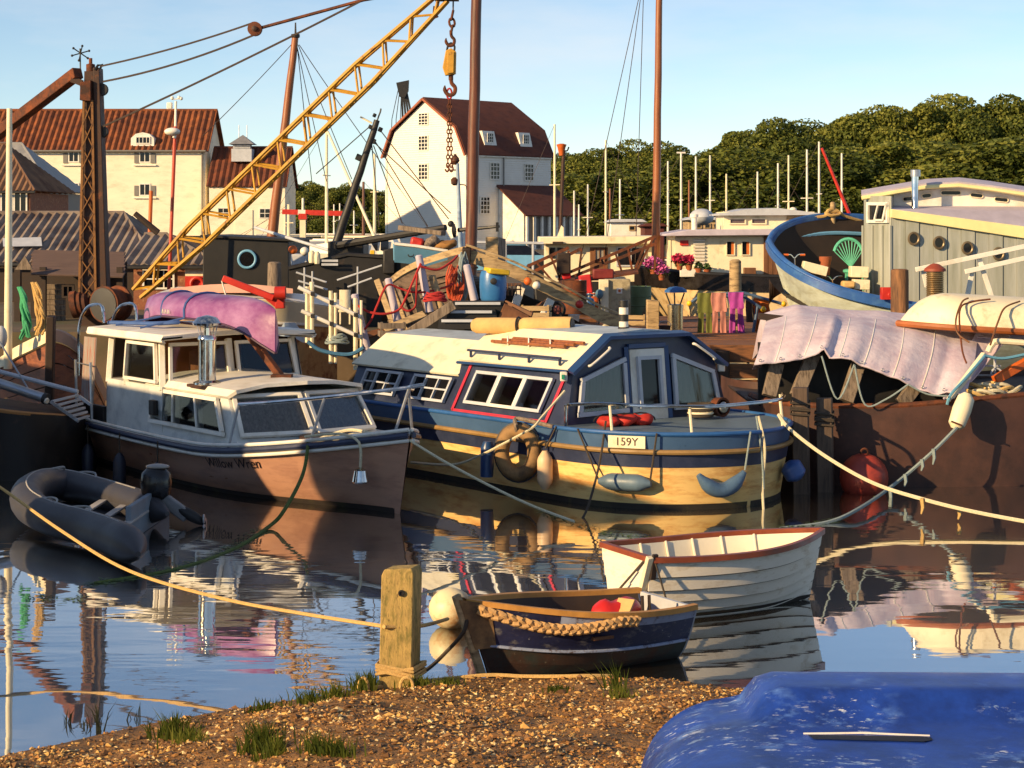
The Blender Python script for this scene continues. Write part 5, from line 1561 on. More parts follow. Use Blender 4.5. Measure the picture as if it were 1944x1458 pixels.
obj('lattice_deck', MB().bar(at(985, 608, 35.6), at(1040, 572, 35.8), 0.3, 0.05), BROWN, hu)
for k in range(6):
    obj('hatch_slat', MB().bar(at(985 + 8 * k, 602 - 4 * k, 35.4), at(998 + 8 * k, 590 - 4 * k, 35.5), 0.05, 0.04), BROWN, hu)
ty = thing('trolley_wheel', 'small dark wheel with red hub seen under the hulk rail', 'wheel', tuple(at(1058, 598, 35.5)))
obj('tyre', MB().tube([at(1058, 588, 35.5) + V((0.13 * math.cos(a), 0, 0.13 * math.sin(a))) for a in [k * math.pi / 10 for k in range(20)]], 0.035, 7, closed=True), RUBBER, ty)
obj('hub', MB().lathe([(0.08, -0.03), (0.08, 0.03), (0.03, 0.05)], at(1058, 588, 35.5), 14, Matrix.Rotation(R(90), 3, 'X')), mat('faded red hub', S(150, 84, 80), 0.6), ty)

# ropes and net on the hulk
def coil(name, label, px, y0, y1, dd, m, n, w, r, seed):
    g = random.Random(seed)
    t = thing(name, label, 'rope', tuple(at(px, y1, dd)))
    for k in range(n):
        x = px + g.uniform(-w, w) * 0.6
        a, b = y0 + g.uniform(-4, 8), y1 + g.uniform(-14, 6)
        ww = w * g.uniform(0.3, 0.9)
        loop = [at(x, a, dd), at(x - ww, lerp(a, b, 0.35), dd - 0.03 * k), at(x - ww * 0.7, lerp(a, b, 0.8), dd - 0.05), at(x, b, dd - 0.04), at(x + ww * 0.8, lerp(a, b, 0.75), dd - 0.03), at(x + ww, lerp(a, b, 0.3), dd), at(x, a, dd)]
        obj('loop', MB().tube(smooth_pts(loop, 5), r, 6), m, t)
    return t
coil('rope_coil', 'grey rope coils hanging at the foot of the dark mast', 880, 482, 572, 34.3, ROPEGREY, 8, 9, 0.014, 1)
coil('net_bundle', 'orange red net bundle hanging beside the grey rope coils', 862, 506, 574, 34.2, mat('orange red netting', S(196, 84, 52), 0.9, var=0.4, sc=30), 13, 14, 0.013, 2)

# leaning pale posts with red rope
for k, (x0, y0, x1, y1, m, lab) in enumerate([(673, 560, 698, 668, LILACGREY, 'nearest the white handrail'), (737, 530, 761, 640, LILACGREY, 'second from the white handrail, before the hulk planks'), (795, 486, 816, 592, LILACGREY, 'tallest, before the curved rail'),
                                         (820, 524, 838, 586, WOODLT, 'short and cream, under the rope net'), (886, 504, 901, 570, LILACGREY, 'beside the dark mast foot'), (783, 544, 803, 606, WOODLT, 'short, low between the two tall ones')]):
    solo('leaning_post', 'pale leaning post ' + lab, 'post', MB().tube([at(x1, y1, 33.2 + 0.1 * k), at(lerp(x0, x1, 0.5), lerp(y0, y1, 0.5), 33.2 + 0.1 * k), at(x0, y0, 33.2 + 0.1 * k), at(x0 - 0.3, y0 - 2, 33.2 + 0.1 * k)], [0.075, 0.07, 0.065, 0.04], 10), m, 'leaning posts strung with red rope')
rope('red_rope', 'red rope swagged between the leaning posts', [at(676, 578, 33.1), at(700, 592, 33), at(730, 596, 33), at(757, 588, 33.1), at(772, 562, 33.1), at(797, 505, 33.3), at(800, 506, 33.3), at(830, 512, 33.4), at(856, 498, 33.6), at(868, 486, 33.8)], 0.022, ROPERED)
rope('red_rope', 'red rope rising from the handrail to the second post', [at(692, 626, 33), at(706, 605, 33), at(716, 580, 33), at(735, 542, 33.1), at(760, 548, 33.2), at(785, 555, 33.2), at(815, 553, 33.4), at(846, 545, 33.6), at(862, 538, 33.8)], 0.02, ROPERED)
rope('red_rope', 'short slack loop of red rope between the two tall posts', [at(760, 580, 33.1), at(768, 588, 33.1), at(778, 590, 33.1), at(788, 582, 33.2), at(790, 560, 33.2), at(792, 520, 33.2)], 0.02, ROPERED)

# blue barrel with yellow lid
br = thing('barrel', 'blue plastic barrel with a yellow tray on top', 'barrel', tuple(at(936, 572, 33.4)))
obj('body', MB().lathe([(0.2, 0), (0.225, 0.05), (0.24, 0.25), (0.235, 0.44), (0.21, 0.52), (0.17, 0.54)], at(936, 571, 33.4), 22), mat('blue plastic', S(52, 112, 170), 0.4, var=0.15), br)
obj('tray', MB().box(at(943, 515, 33.3), (0.38, 0.34, 0.1), m=Matrix.Rotation(R(7), 3, 'Y') @ Matrix.Rotation(R(20), 3, 'Z')), MATS['bright yellow plastic'], br, bev=0.02)
obj('bung', MB().lathe([(0.06, 0), (0.06, 0.03), (0.03, 0.04)], at(937, 534, 33.13), 12, Matrix.Rotation(R(90), 3, 'X')), BLACK, br)
bx = thing('weathered_box', 'weathered pale timber box standing behind the hulk rail', 'box', tuple(at(940, 500, 44)))
obj('body', MB().prism([at(922, 505, 44), at(946, 505, 44), at(946, 450, 44), at(922, 450, 44)], (0, 0.5, 0)), WOODLT, bx, bev=0.01)
obj('side_panel', MB().prism([at(946.5, 505, 44), at(960, 505, 44.4), at(960, 454, 44.4), at(946.5, 450, 44)], (0, 0.2, 0)), WOODGREY, bx)
solo('grey_rail', 'grey horizontal rail crossing before the mill lean-to', 'rail', MB().tube([at(900, 460, 60), at(1032, 462, 60)], 0.05, 6).tube([at(960, 460, 60), at(960, 520, 60)], 0.04, 6).tube([at(1012, 461, 60), at(1012, 520, 60)], 0.04, 6), PALEGREY)

# black boarding steps
bs = thing('boarding_steps', 'black boarding steps with pale nosings beside the hulk', 'steps', tuple(at(890, 640, 31.6)))
for k, (x0, x1, y) in enumerate([(864, 950, 578), (855, 934, 594), (838, 900, 611)]):
    obj('tread', MB().prism([at(x0 - 8, y + 14, 31.6 - 0.25 * k), at(x1 + 10, y + 14, 31.6 - 0.25 * k), at(x1 + 6, y - 6, 31.6 - 0.25 * k), at(x0 - 4, y - 6, 31.6 - 0.25 * k)], (0, 0.3, 0)), BLACKTAR, bs)
    obj('nosing', MB().bar(at(x0, y - 2, 31.56 - 0.25 * k), at(x1, y - 2, 31.56 - 0.25 * k), 0.03, 0.045), PALEGREY, bs)
obj('stringer', MB().bar(at(762, 642, 31.2), at(862, 578, 31.2), 0.05, 0.16), WOODGREY, bs, bev=0.01)
obj('stringer', MB().bar(at(958, 576, 31.7), at(1010, 600, 31.5), 0.05, 0.12), BROWN, bs, bev=0.01)
obj('skirt', MB().prism([at(760, 660, 31.7), at(960, 660, 31.7), at(955, 585, 31.7), at(862, 580, 31.7)], (0, 0.2, 0)), BLACKTAR, bs)
obj('board', MB().prism([at(946, 604, 31.4), at(958, 578, 31.5), at(1004, 602, 31.4), at(990, 610, 31.3)], (0, 0.03, 0.02)), BROWN, bs)

# ------------------------------------------------------------------ white handrail and gangplank
wh = thing('white_handrail', 'white scaffold handrail sloping down behind the cruiser', 'handrail', tuple(at(640, 700, 33)))
for x0, y0, x1, y1 in ((566, 545, 684, 602), (572, 590, 684, 640)):
    obj('rail', MB().tube([at(x0, y0, 32.8), at(x1, y1, 32.8)], 0.035, 8), WHITE, wh)
for x, y0, y1, r in ((583, 544, 650, 0.035), (592, 535, 660, 0.04), (628, 552, 690, 0.035), (637, 556, 690, 0.03), (675, 566, 702, 0.04), (686, 570, 690, 0.025)):
    obj('upright', MB().tube([at(x, y1, 32.9), at(x, y0, 32.9)], r, 8), CREAM, wh)
for x, y in ((594, 558), (630, 574), (676, 598), (594, 600), (630, 615), (676, 636)):
    obj('clamp', MB().box(at(x, y, 32.78), (0.07, 0.08, 0.07)), BLACK, wh)
solo('blue_rope_swag', 'blue rope wound round the foot of the white handrail', 'rope', MB().tube(smooth_pts([at(584, 648, 32.7), at(606, 664, 32.7), at(640, 672, 32.7), at(668, 672, 32.7), at(690, 660, 32.7)], 5), 0.035, 6), mat('blue cordage', S(62, 110, 146), 0.9, var=0.3, sc=40))
solo('garden_chair', 'pale slatted chair back behind the white handrail', 'chair', MB().box(at(655, 568, 34.4), (0.2, 0.04, 0.34)).box(at(655, 590, 34.2), (0.22, 0.25, 0.04)).box(at(646, 600, 34.1), (0.03, 0.03, 0.3)).box(at(664, 600, 34.1), (0.03, 0.03, 0.3)), CREAM, bev=0.006)

# cream launch with red davit behind the canoe
cl = thing('cream_launch', 'cream launch with pink deck behind the purple canoe', 'boat', tuple(at(480, 640, 35.5)))
def crv(pts, dd):
    return smooth_pts([at(x, y, dd + e) for x, y, e in pts], 3)
shl = crv([(300, 556, 1.2), (380, 560, 0.2), (470, 566, 0), (560, 572, 0.2), (640, 585, 1.4)], 35.5)
brg = crv([(300, 600, 1.4), (380, 606, 0.4), (470, 612, 0.2), (560, 614, 0.4), (636, 620, 1.5)], 35.5)
low = [V((p.x, p.y + 0.15, 0.1)) for p in brg]
obj('topside', MB().sheet([brg, shl], 0.04), CREAM, cl)
obj('hull', MB().sheet([low, [p + V((0, 0.03, 0)) for p in brg]], 0.04), mat('rusty buff hull', S(190, 148, 96), 0.7, var=0.3, sc=3, col2=S(120, 66, 34), thr=0.54, soft=0.08, sc2=3), cl)
obj('deck', MB().loft([[p + V((0, 0, 0.01)) for p in shl], [p + V((0, 2.2, 0.05)) for p in shl]]), WHITE, cl)
obj('cabin_top', MB().loft([crv([(322, 548, 0.6), (400, 540, 0.6), (480, 540, 0.6), (556, 548, 0.6)], 35.5), crv([(322, 556, 0.6), (400, 556, 0.6), (480, 556, 0.6), (556, 557, 0.6)], 35.4)]).loft([crv([(322, 548, 0.6), (400, 540, 0.6), (480, 540, 0.6), (556, 548, 0.6)], 35.5), crv([(322, 548, 0.6), (400, 540, 0.6), (480, 540, 0.6), (556, 548, 0.6)], 37.2)]), mat('faded pink deck', S(208, 158, 136), 0.7, var=0.15), cl)
obj('rubbing_strake', MB().tube([p + V((0, -0.03, 0)) for p in brg], 0.04, 6), WHITE, cl)
dv = thing('red_davit', 'red steel davit with slanting jib on the cream launch', 'davit', tuple(at(529, 585, 35.2)))
obj('jib', MB().bar(at(423, 528, 35.2), at(520, 566, 35.2), 0.11, 0.12), RED, dv, bev=0.015)
obj('post', MB().prism([at(522, 586, 35.2), at(540, 586, 35.2), at(538, 545, 35.2), at(524, 545, 35.2)], (0, 0.18, 0)), RED, dv, bev=0.015)
obj('winch', MB().lathe([(0.1, -0.1), (0.12, -0.1), (0.12, 0.1), (0.1, 0.1)], at(532, 556, 35.1), 12, Matrix.Rotation(R(90), 3, 'Y')), RED, dv)
obj('gusset', MB().prism([at(488, 556, 35.25), at(526, 566, 35.25), at(526, 586, 35.25)], (0, 0.05, 0)), RED, dv)
obj('brace', MB().tube([at(421, 533, 35.2), at(429, 562, 35.2)], 0.015, 5), WHITE, dv)
solo('grey_tender', 'grey canvas covered tender beside the white handrail', 'boat', MB().loft([[at(x, y, 33.6 + e) for x, y, e in ((520, 640, 0), (540, 612, 0.2), (560, 612, 0.5), (572, 628, 0.7), (582, 644, 0.5))], [at(x, y, 33.2 + e) for x, y, e in ((515, 656, 0), (540, 640, 0), (560, 642, 0), (574, 650, 0), (584, 652, 0.1))]]), mat('blue grey canvas', S(146, 158, 166), 0.7, var=0.15))
# ------------------------------------------------------------------ motor cruiser with the canoe
hx, hy = 0.57, -0.8216
L_ = 8.4
tip = V((-1.38, 24.3, 0))
CM, crz = frame((tip.x - hx * L_, tip.y - hy * L_, 0), (hx, hy))
cr = thing('motor_cruiser', 'white and mauve motor cruiser carrying a purple canoe', 'boat', tuple(CM.translation), crz)
MAUVE = mat('mauve hull paint', S(192, 144, 118), 0.35, var=0.12, sc=1.5, col2=S(150, 104, 86), thr=0.6, soft=0.12, sc2=1.2, stretch=(1, 1, 4))
sheer = lambda s: 0.66 + 0.40 * max(0.0, (s - 0.62) / 0.38) ** 1.6
cf = hull_fn(L_, 2.95, -0.35, sheer, ws=0.86, bp=2.9, mid=0.45, p=0.28, rake=0.30, keelrise=0.25)
ho = obj('hull', MB().loft(hull_rows(cf, 30, 9), cap0=True), MAUVE, cr, world=False)
def boot(f, zk_, sheer_f, parent, m, z1=0.07, keelrise=0.0, s1=0.985, out=0.008):
    for side in (-1, 1):
        rr_ = []
        for k in range(5):
            row = []
            for i in range(31):
                s = s1 * i / 30
                z0_ = zk_ + keelrise * max(0, (s - 0.6) / 0.4) ** 2
                tt_ = max(0.03, (z1 - z0_) / (sheer_f(s) - z0_))
                row.append(f(s, lerp(0.02, tt_, k / 4), side) + V((0, side * out, 0)))
            rr_.append(row)
        obj('boot_top', MB().loft(rr_), m, parent, world=False)
boot(cf, -0.35, sheer, cr, mat('dark weedy waterline', S(40, 30, 24), 0.7, var=0.5, sc=6, col2=S(66, 62, 34), thr=0.6, soft=0.08), keelrise=0.25)
DECKP = mat('pale blue grey deck paint', S(212, 212, 206), 0.5, var=0.1, sc=2, col2=S(170, 172, 170), thr=0.6, soft=0.12)
ns = 30
obj('deck', MB().loft([[cf(i / ns * 0.998, 1, -1) + V((0, 0, -0.02)), cf(i / ns * 0.998, 1, -1) * 0.5 + cf(i / ns * 0.998, 1, 1) * 0.5 + V((0, 0, 0.05)), cf(i / ns * 0.998, 1, 1) + V((0, 0, -0.02))] for i in range(ns + 1)]), DECKP, cr, world=False)
def edge_tube(f, side, dz, r, s0=0.0, s1=0.997, out=0.0, n=34):
    return [f(lerp(s0, s1, i / n), 1, side) + V((0, side * out, dz)) for i in range(n + 1)]
for side in (-1, 1):
    obj('rubbing_strake', MB().tube(edge_tube(cf, side, -0.015, 0.035, out=0.02), 0.04, 8), NAVY, cr, world=False)
    obj('toe_rail', MB().tube(edge_tube(cf, side, 0.055, 0.02, out=0.0), 0.026, 8), WHITE, cr, world=False)
    obj('white_band', MB().tube(edge_tube(cf, side, -0.085, 0.02, out=0.012), 0.026, 8), WHITE, cr, world=False)
# near side (towards the viewer) is local y = -1 side
lw_ = lambda x, y, z: CM @ V((x, y, z))
# trunk cabin
def trunk(x0, x1, hw0, hw1, z0, z1, rake_f, tum, nm, m):
    a = [(x0, -hw0, z0), (x0, hw0, z0), (x1, hw1, z0), (x1 + 0.22, 0, z0), (x1, -hw1, z0)]
    b = [(x0, -hw0 + tum, z1), (x0, hw0 - tum, z1), (x1 - rake_f, hw1 - tum, z1), (x1 - rake_f + 0.2, 0, z1 + 0.02), (x1 - rake_f, -hw1 + tum, z1)]
    return obj(nm, MB().loft([a, b], closed=True, cap0=True, cap1=True), m, cr, world=False), a, b
tc_, ta, tb = trunk(3.0, 5.95, 1.17, 1.12, 0.66, 1.36, 0.55, 0.10, 'trunk_cabin', DECKP)
# curved cabin roof with an overhang
rows = []
for i in range(9):
    u = i / 8
    x = lerp(2.9, 5.62, u)
    hw = lerp(1.16, 1.10, u) - 0.02
    fx = 0.20 if u > 0.95 else 0
    rows.append([V((x - 0.12 * (u > 0.95), -hw, 1.36)), V((x, -hw + 0.08, 1.45)), V((x, -hw * 0.5, 1.52)), V((x + fx, 0, 1.55)), V((x, hw * 0.5, 1.52)), V((x, hw - 0.08, 1.45)), V((x - 0.12 * (u > 0.95), hw, 1.36))])
obj('cabin_roof', MB().sheet(rows, 0.05), WHITE, cr, world=False)
CURTAIN = mat('grey striped curtain', S(158, 144, 136), 0.85, var=0.35, sc=5, stretch=(6, 6, 0.7))
def curtained(bl, br, tr, tl, nx, nm='window', fm=WHITE, fr=0.055, curtain=True, par=None, cm=None):
    """framed pane with a pleated curtain hung behind the glass"""
    bl, br, tr, tl = V(bl), V(br), V(tr), V(tl)
    n = (br - bl).cross(tl - bl).normalized()
    w = win(par or cr, bl, br, tr, tl, fm, GLASS, fr=fr, th=0.05, nx=nx, off=0.05, name=nm)
    k = max(16, int((br - bl).length * 26))
    rows = [[], []]
    for i in range(k + 1):
        t = lerp(0.03, 0.97, i / k)
        off = n * (0.012 + 0.010 * math.sin(i * 1.9 + 0.7 * math.sin(i * 0.6)))
        rows[0].append(lerp(bl, br, t) + off)
        rows[1].append(lerp(tl, tr, t) + off)
    obj('curtain', MB().loft(rows), cm or (CURTAIN if curtain else DARKROOM), w)
    return w
def quad_on(a0, a1, b0, b1, u0, u1, v0, v1):
    """sub-quad of the panel with bottom edge a0-a1 and top edge b0-b1 (local coordinates)"""
    P = lambda u, v: CM @ lerp(lerp(V(a0), V(a1), u), lerp(V(b0), V(b1), u), v)
    return P(u0, v0), P(u1, v0), P(u1, v1), P(u0, v1)
# near side: local (x0,-hw) .. (x1,-hw)
A, B_ = ta[0], ta[4]
At, Bt = tb[0], tb[4]
curtained(*quad_on(A, B_, At, Bt, 0.06, 0.90, 0.22, 0.94), nx=3, curtain=False)
curtained(*quad_on(ta[4], ta[3], tb[4], tb[3], 0.04, 0.98, 0.2, 0.96), nx=1)
curtained(*quad_on(ta[3], ta[2], tb[3], tb[2], 0.02, 0.96, 0.2, 0.96), nx=1)
# wheelhouse: posts, windows and thick roof
WH0, WH1, whw = 1.5, 3.55, 1.16
lowr = obj('wheelhouse', MB().loft([[(WH0, -whw, 0.62), (WH0, whw, 0.62), (WH1, whw, 0.62), (WH1, -whw, 0.62)], [(WH0, -whw, 1.36), (WH0, whw, 1.36), (WH1, whw, 1.36), (WH1, -whw, 1.36)]], closed=True, cap1=True), DECKP, cr, world=False)
for (x, y, lean) in ((WH0 + 0.7, -whw + 0.03, 0), (WH1 - 0.05, -whw + 0.03, -0.16), (WH1 - 0.05, 0.0, -0.16), (WH1 - 0.05, whw - 0.03, -0.16), (WH0, whw - 0.03, 0), (WH0 + 0.02, -whw + 0.03, 0)):
    obj('window_post', MB().bar(lw_(x, y, 1.3), lw_(x + lean, y * 0.95, 2.02), 0.09, 0.09), WHITE, cr, bev=0.01)
win(cr, lw_(WH0 + 0.75, -whw, 1.40), lw_(WH1 - 0.12, -whw, 1.40), lw_(WH1 - 0.26, -whw * 0.96, 1.98), lw_(WH0 + 0.75, -whw * 0.96, 1.98), WHITE, GLASS, fr=0.045, nx=1)
win(cr, lw_(WH1 + 0.0, -whw + 0.1, 1.42), lw_(WH1 + 0.0, -0.06, 1.42), lw_(WH1 - 0.14, -0.06, 1.98), lw_(WH1 - 0.14, -whw * 0.95 + 0.1, 1.98), WHITE, GLASS, fr=0.045)
win(cr, lw_(WH1 + 0.0, 0.06, 1.42), lw_(WH1 + 0.0, whw - 0.1, 1.42), lw_(WH1 - 0.14, whw * 0.95 - 0.1, 1.98), lw_(WH1 - 0.14, 0.06, 1.98), WHITE, GLASS, fr=0.045)
obj('far_shade_panes', MB().prism([lw_(WH0, whw - 0.02, 1.36), lw_(WH1, whw - 0.02, 1.36), lw_(WH1 - 0.14, whw * 0.95, 2.0), lw_(WH0, whw * 0.95, 2.0)], (0.01, 0.01, 0)), DARKGLASS, cr)  # dark far panes and rear board stand in for the shaded interior
obj('rear_shade_panel', MB().box((WH0 + 0.01, 0.0, 1.68), (0.03, 2.2, 0.62)), DARKROOM, cr, world=False)
obj('helm_seat', MB().box((2.4, 0.2, 1.5), (0.5, 0.6, 0.6)), BROWN, cr, world=False, bev=0.06)
obj('bulkhead', MB().box((WH0 + 0.06, 0.3, 1.6), (0.06, 1.6, 0.7)), mat('varnished panel', S(120, 74, 40), 0.5), cr, world=False)
rows = []
for i in range(7):
    u = i / 6
    x = lerp(WH0 - 0.55, WH1 + 0.22, u)
    rows.append([V((x, -1.27, 2.02)), V((x, -1.25, 2.13)), V((x, -0.6, 2.17)), V((x, 0.0, 2.19)), V((x, 0.6, 2.17)), V((x, 1.25, 2.13)), V((x, 1.27, 2.02))])
obj('wheelhouse_roof', MB().sheet(rows, 0.09), WHITE, cr, world=False, bev=0.02)
# cockpit: canvas door, coaming, stern gear
CANV = mat('striped grey canvas', S(148, 136, 128), 0.85, var=0.2, sc=3, stretch=(9, 9, 0.4), col2=S(156, 84, 66), thr=0.54, soft=0.05, sc2=2.2)
rr = [[lw_(lerp(0.95, 1.45, u / 8), -1.28 - 0.02 * math.sin(u * 1.7) - 0.06 * (1 - v), lerp(0.95, 1.98, v)) for u in range(9)] for v in (0, 0.5, 1)]
obj('canvas_side', MB().sheet(rr, 0.02), CANV, cr)
obj('cockpit_coaming', MB().box((0.75, -1.14, 0.78), (1.3, 0.07, 0.26)), BLACK, cr, world=False)
obj('side_lamp', MB().box((3.35, -1.21, 1.05), (0.16, 0.08, 0.22)), BLACK, cr, world=False, bev=0.01)
for y in (-1.1, -0.55):
    obj('grab_rail', MB().tube([lw_(*q) for q in smooth_pts([(0.2, y, 1.3), (0.25, y, 2.1), (0.6, y, 2.42), (1.15, y, 2.46), (1.25, y, 2.2)], 5)], 0.025, 7), CHROME, cr)
# stern stanchions
for (x, h) in ((0.15, 1.05), (0.75, 0.95), (1.5, 0.95)):
    p = cf(x / L_, 1, -1)
    obj('stanchion', MB().tube([CM @ p, CM @ (p + V((0, -0.02, h)))], 0.022, 7), STEEL, cr)
obj('guard_wire', MB().tube([CM @ (cf(0.02, 1, -1) + V((0, 0, 1.0))), CM @ (cf(0.09, 1, -1) + V((0, 0, 0.9))), CM @ (cf(0.18, 1, -1) + V((0, 0, 0.9)))], 0.01, 5), STEEL, cr)
# pulpit rail
rail = []
for s in (0.72, 0.78, 0.86, 0.93, 0.975, 0.992):
    p = cf(s, 1, -1)
    rail.append(p + V((0, 0.10, 0.60 if s > 0.75 else 0.60)))
rail.append(cf(0.997, 1, -1) + V((0.02, 0.2, 0.62)))
for s in (0.992, 0.95):
    rail.append(cf(s, 1, 1) + V((0, -0.06, 0.60)))
obj('pulpit_rail', MB().tube(smooth_pts(rail, 5), 0.024, 8), CHROME, cr, world=False)
for s, side in ((0.70, -1), (0.86, -1), (0.975, -1), (0.95, 1)):
    p = cf(s, 1, side)
    q = cf(min(s + 0.02, 0.99), 1, side) + V((0, -side * 0.10, 0.60))
    obj('pulpit_leg', MB().tube([p + V((0, -side * 0.06, 0)), q], 0.02, 7), STEEL, cr, world=False)
hatch = MB()
hatch.loft([[(6.55 + 0.42 * math.cos(a), -0.05 + 0.42 * math.sin(a), z) for a in [k * math.pi / 8 for k in range(16)]] for z in (0.78, 0.86)], closed=True, cap0=True, cap1=True)
obj('fore_hatch', hatch, mat('dark brown hatch', S(66, 44, 32), 0.5), cr, world=False, bev=0.01)
# flue with cowl
fx_, fy_, fz_ = 4.55, -0.92, 1.46
fl = obj('flue', MB().lathe([(0.20, -0.02), (0.20, 0.03), (0.15, 0.05), (0.125, 0.06), (0.125, 0.62), (0.135, 0.63), (0.135, 0.66), (0.11, 0.70)], (fx_, fy_, fz_), 22), CHROME, cr, world=False)
obj('flue_base', MB().box((fx_, fy_, fz_ - 0.02), (0.46, 0.42, 0.04)), RUSTDK, fl, world=False)
obj('cowl', MB().lathe([(0.05, 0.68), (0.045, 0.80), (0.20, 0.84), (0.21, 0.87), (0.14, 0.95), (0.02, 0.98)], (fx_, fy_, fz_), 22), CHROME, fl, world=False)
for k in range(4):
    a = k * math.pi / 2 + 0.5
    obj('cowl_strut', MB().tube([(fx_ + 0.12 * math.cos(a), fy_ + 0.12 * math.sin(a), fz_ + 0.66), (fx_ + 0.18 * math.cos(a), fy_ + 0.18 * math.sin(a), fz_ + 0.85)], 0.008, 5), STEEL, fl, world=False)
# name on the bow
s_n = 0.70
pn = CM @ (lerp(cf(s_n, 0.82, -1), cf(s_n, 0.82, -1), 1))
pr_ = CM @ cf(s_n + 0.02, 0.82, -1)
pu_ = CM @ cf(s_n, 0.92, -1)
rt_ = (pr_ - pn).normalized(); up_ = (pu_ - pn).normalized()
up_ = (up_ - rt_ * up_.dot(rt_)).normalized()
nn_ = rt_.cross(up_)
text_mesh('name_lettering', 'Willow Wren', 0.2, (pn, rt_, up_), mat('dark lettering', S(44, 26, 30), 0.6), cr, ext=0.002, shear=0.25, wrap=lambda c: cf(s_n + c.x / (L_ * 1.02), 0.80 + c.y / 1.05, -1) + V((0.004, -0.010, 0)))
# fenders and ropes of the cruiser
def fender(label, top, m, ln=0.5, r=0.1, tilt=0.0, group='fenders hung on the cruiser'):
    top = V(top)
    t = thing('fender', label, 'fender', tuple(top - V((0, 0, ln + 0.3))), 0, group)
    M_ = Matrix.Rotation(tilt, 3, 'Y')
    obj('body', MB().lathe([(0.025, 0.0), (r * 0.7, -0.05), (r, -0.13), (r, -ln + 0.1), (r * 0.75, -ln + 0.03), (0.03, -ln)], top - V((0, 0, 0.3)), 14, M_), m, t)
    obj('lanyard', MB().tube([top, top - V((0, 0, 0.31))], 0.012, 5), ROPEDARK, t)
    return t
NAVYF = mat('navy fender', S(42, 44, 58), 0.5, var=0.2)
for s, lab in ((0.20, 'navy fender hung nearest the cruiser stern'), (0.36, 'navy fender hung amidships behind the inflatable motor'), (0.52, 'navy fender hung below the cruiser side windows')):
    p = CM @ (cf(s, 1, -1) + V((0, -0.13, 0.02)))
    fender(lab, p, NAVYF, 0.5, 0.095)
pb_ = CM @ (cf(0.945, 1, -1) + V((0.05, -0.1, -0.05)))
lan = thing('bow_lantern', 'white bell shaped float hung from the cruiser bow', 'float', tuple(pb_ - V((0, 0, 0.55))))
obj('bell', MB().lathe([(0.1, 0), (0.115, 0.02), (0.085, 0.16), (0.02, 0.2)], pb_ - V((0, 0, 0.50)), 14), CHROME, lan)
obj('rope_end', MB().tube(smooth_pts([pb_ - V((0, 0, 0.3)), pb_ + V((-0.02, 0, 0.02)), pb_ + V((-0.3, 0.25, 0.10)), pb_ + V((-0.75, 0.35, 0.05))], 5), 0.018, 6), ROPEWHITE, lan)
rope('rope_tangle', 'tangled pale rope lying on the cruiser foredeck', [lw_(*q) for q in [(7.6, -0.15, 0.95), (7.2, -0.35, 0.88), (7.0, 0.0, 0.9), (7.35, 0.1, 0.95), (7.25, -0.3, 0.92), (6.9, -0.45, 0.85), (7.1, -0.1, 0.98), (7.5, 0.0, 0.98), (7.75, -0.1, 1.0)]], 0.022, ROPEWHITE)

# the canoe, keel up on the roof
cn = thing('canoe', 'purple canoe lashed upside down on the cruiser roof', 'canoe', tuple(lw_(0.5, 0.0, 2.2)), crz + R(-1.5))
PURPLE = mat('purple plastic', S(124, 60, 118), 0.35, var=0.12, sc=2, col2=S(166, 120, 162), thr=0.57, soft=0.1, sc2=1.4, stretch=(0.6, 1, 1))
CL = 4.7
rows = []
for i in range(25):
    u = i / 24
    w = 0.44 * max(0.02, math.sin(math.pi * min(1, max(0, u))) ** 0.55)
    endz = 0.42 * abs(2 * u - 1) ** 4
    kz = 0.50 - 0.16 * abs(2 * u - 1) ** 5 - 0.02
    gz_ = 0.12 - endz                        # gunwale line droops at the ends (keel up)
    row = []
    for j in range(13):
        a = math.pi * j / 12
        row.append(V((CL * u - 0.1, -w * math.cos(a) * (1 + 0.05 * math.sin(a)), lerp(gz_, kz, math.sin(a) ** 0.75))))
    rows.append(row)
cno = obj('hull', MB().sheet(rows, 0.012), PURPLE, cn, world=False)
for side in (0, 12):
    obj('gunwale', MB().tube([r_[side] for r_ in rows], 0.018, 6), mat('dark canoe rim', S(70, 40, 66), 0.5), cno, world=False)
STRAP = mat('blue webbing', S(62, 92, 150), 0.8, var=0.15)
for u0 in (7, 12):
    st_ = [r_ + V((0.0, 0, 0)) + (r_ - V((r_.x, 0, 0.1))).normalized() * 0.012 for r_ in rows[u0]]
    st_ = [p + V((0.35 * (j / 12 - 0.5) * -1, 0, 0)) for j, p in enumerate(st_)]
    obj('strap', MB().tube(st_, 0.02, 5), STRAP, cn, world=False)
    a = st_[0]
    obj('strap_tail', MB().tube([a, V((a.x - 0.25, -1.05, -0.02))], 0.016, 5), STRAP, cn, world=False)
MWm = MW[cn.name]
fr_ = lambda x, y, z: MWm @ V((x, y, z))
for k in range(6):                                   # worn white maker's strokes, not legible
    p0 = rows[8 + 0][2]
    c = V((1.62 + 0.055 * k, -0.445, 0.20))
    obj('white_mark', MB().bar(fr_(c.x, c.y - 0.02, c.z - 0.035), fr_(c.x + 0.03 * (-1) ** k, c.y - 0.02, c.z + 0.035), 0.016, 0.012), WHITE, cn)
solo('rusty_prop', 'rusty orange prop leaning between cabin roof and canoe', 'prop', MB().bar(lw_(4.95, 0.05, 1.54), lw_(4.15, -0.12, 2.2), 0.09, 0.1).box(lw_(4.97, 0.05, 1.56), (0.3, 0.22, 0.05)), RUST, bev=0.01)
solo('blue_cloth', 'folded blue straps bundled on the cruiser roof edge', 'strap', MB().tube(smooth_pts([lw_(1.2, -1.0, 2.2), lw_(1.9, -0.95, 2.22), lw_(2.6, -0.9, 2.24), lw_(2.9, -0.6, 2.26), lw_(2.5, -0.75, 2.23)], 5), 0.03, 6), STRAP)

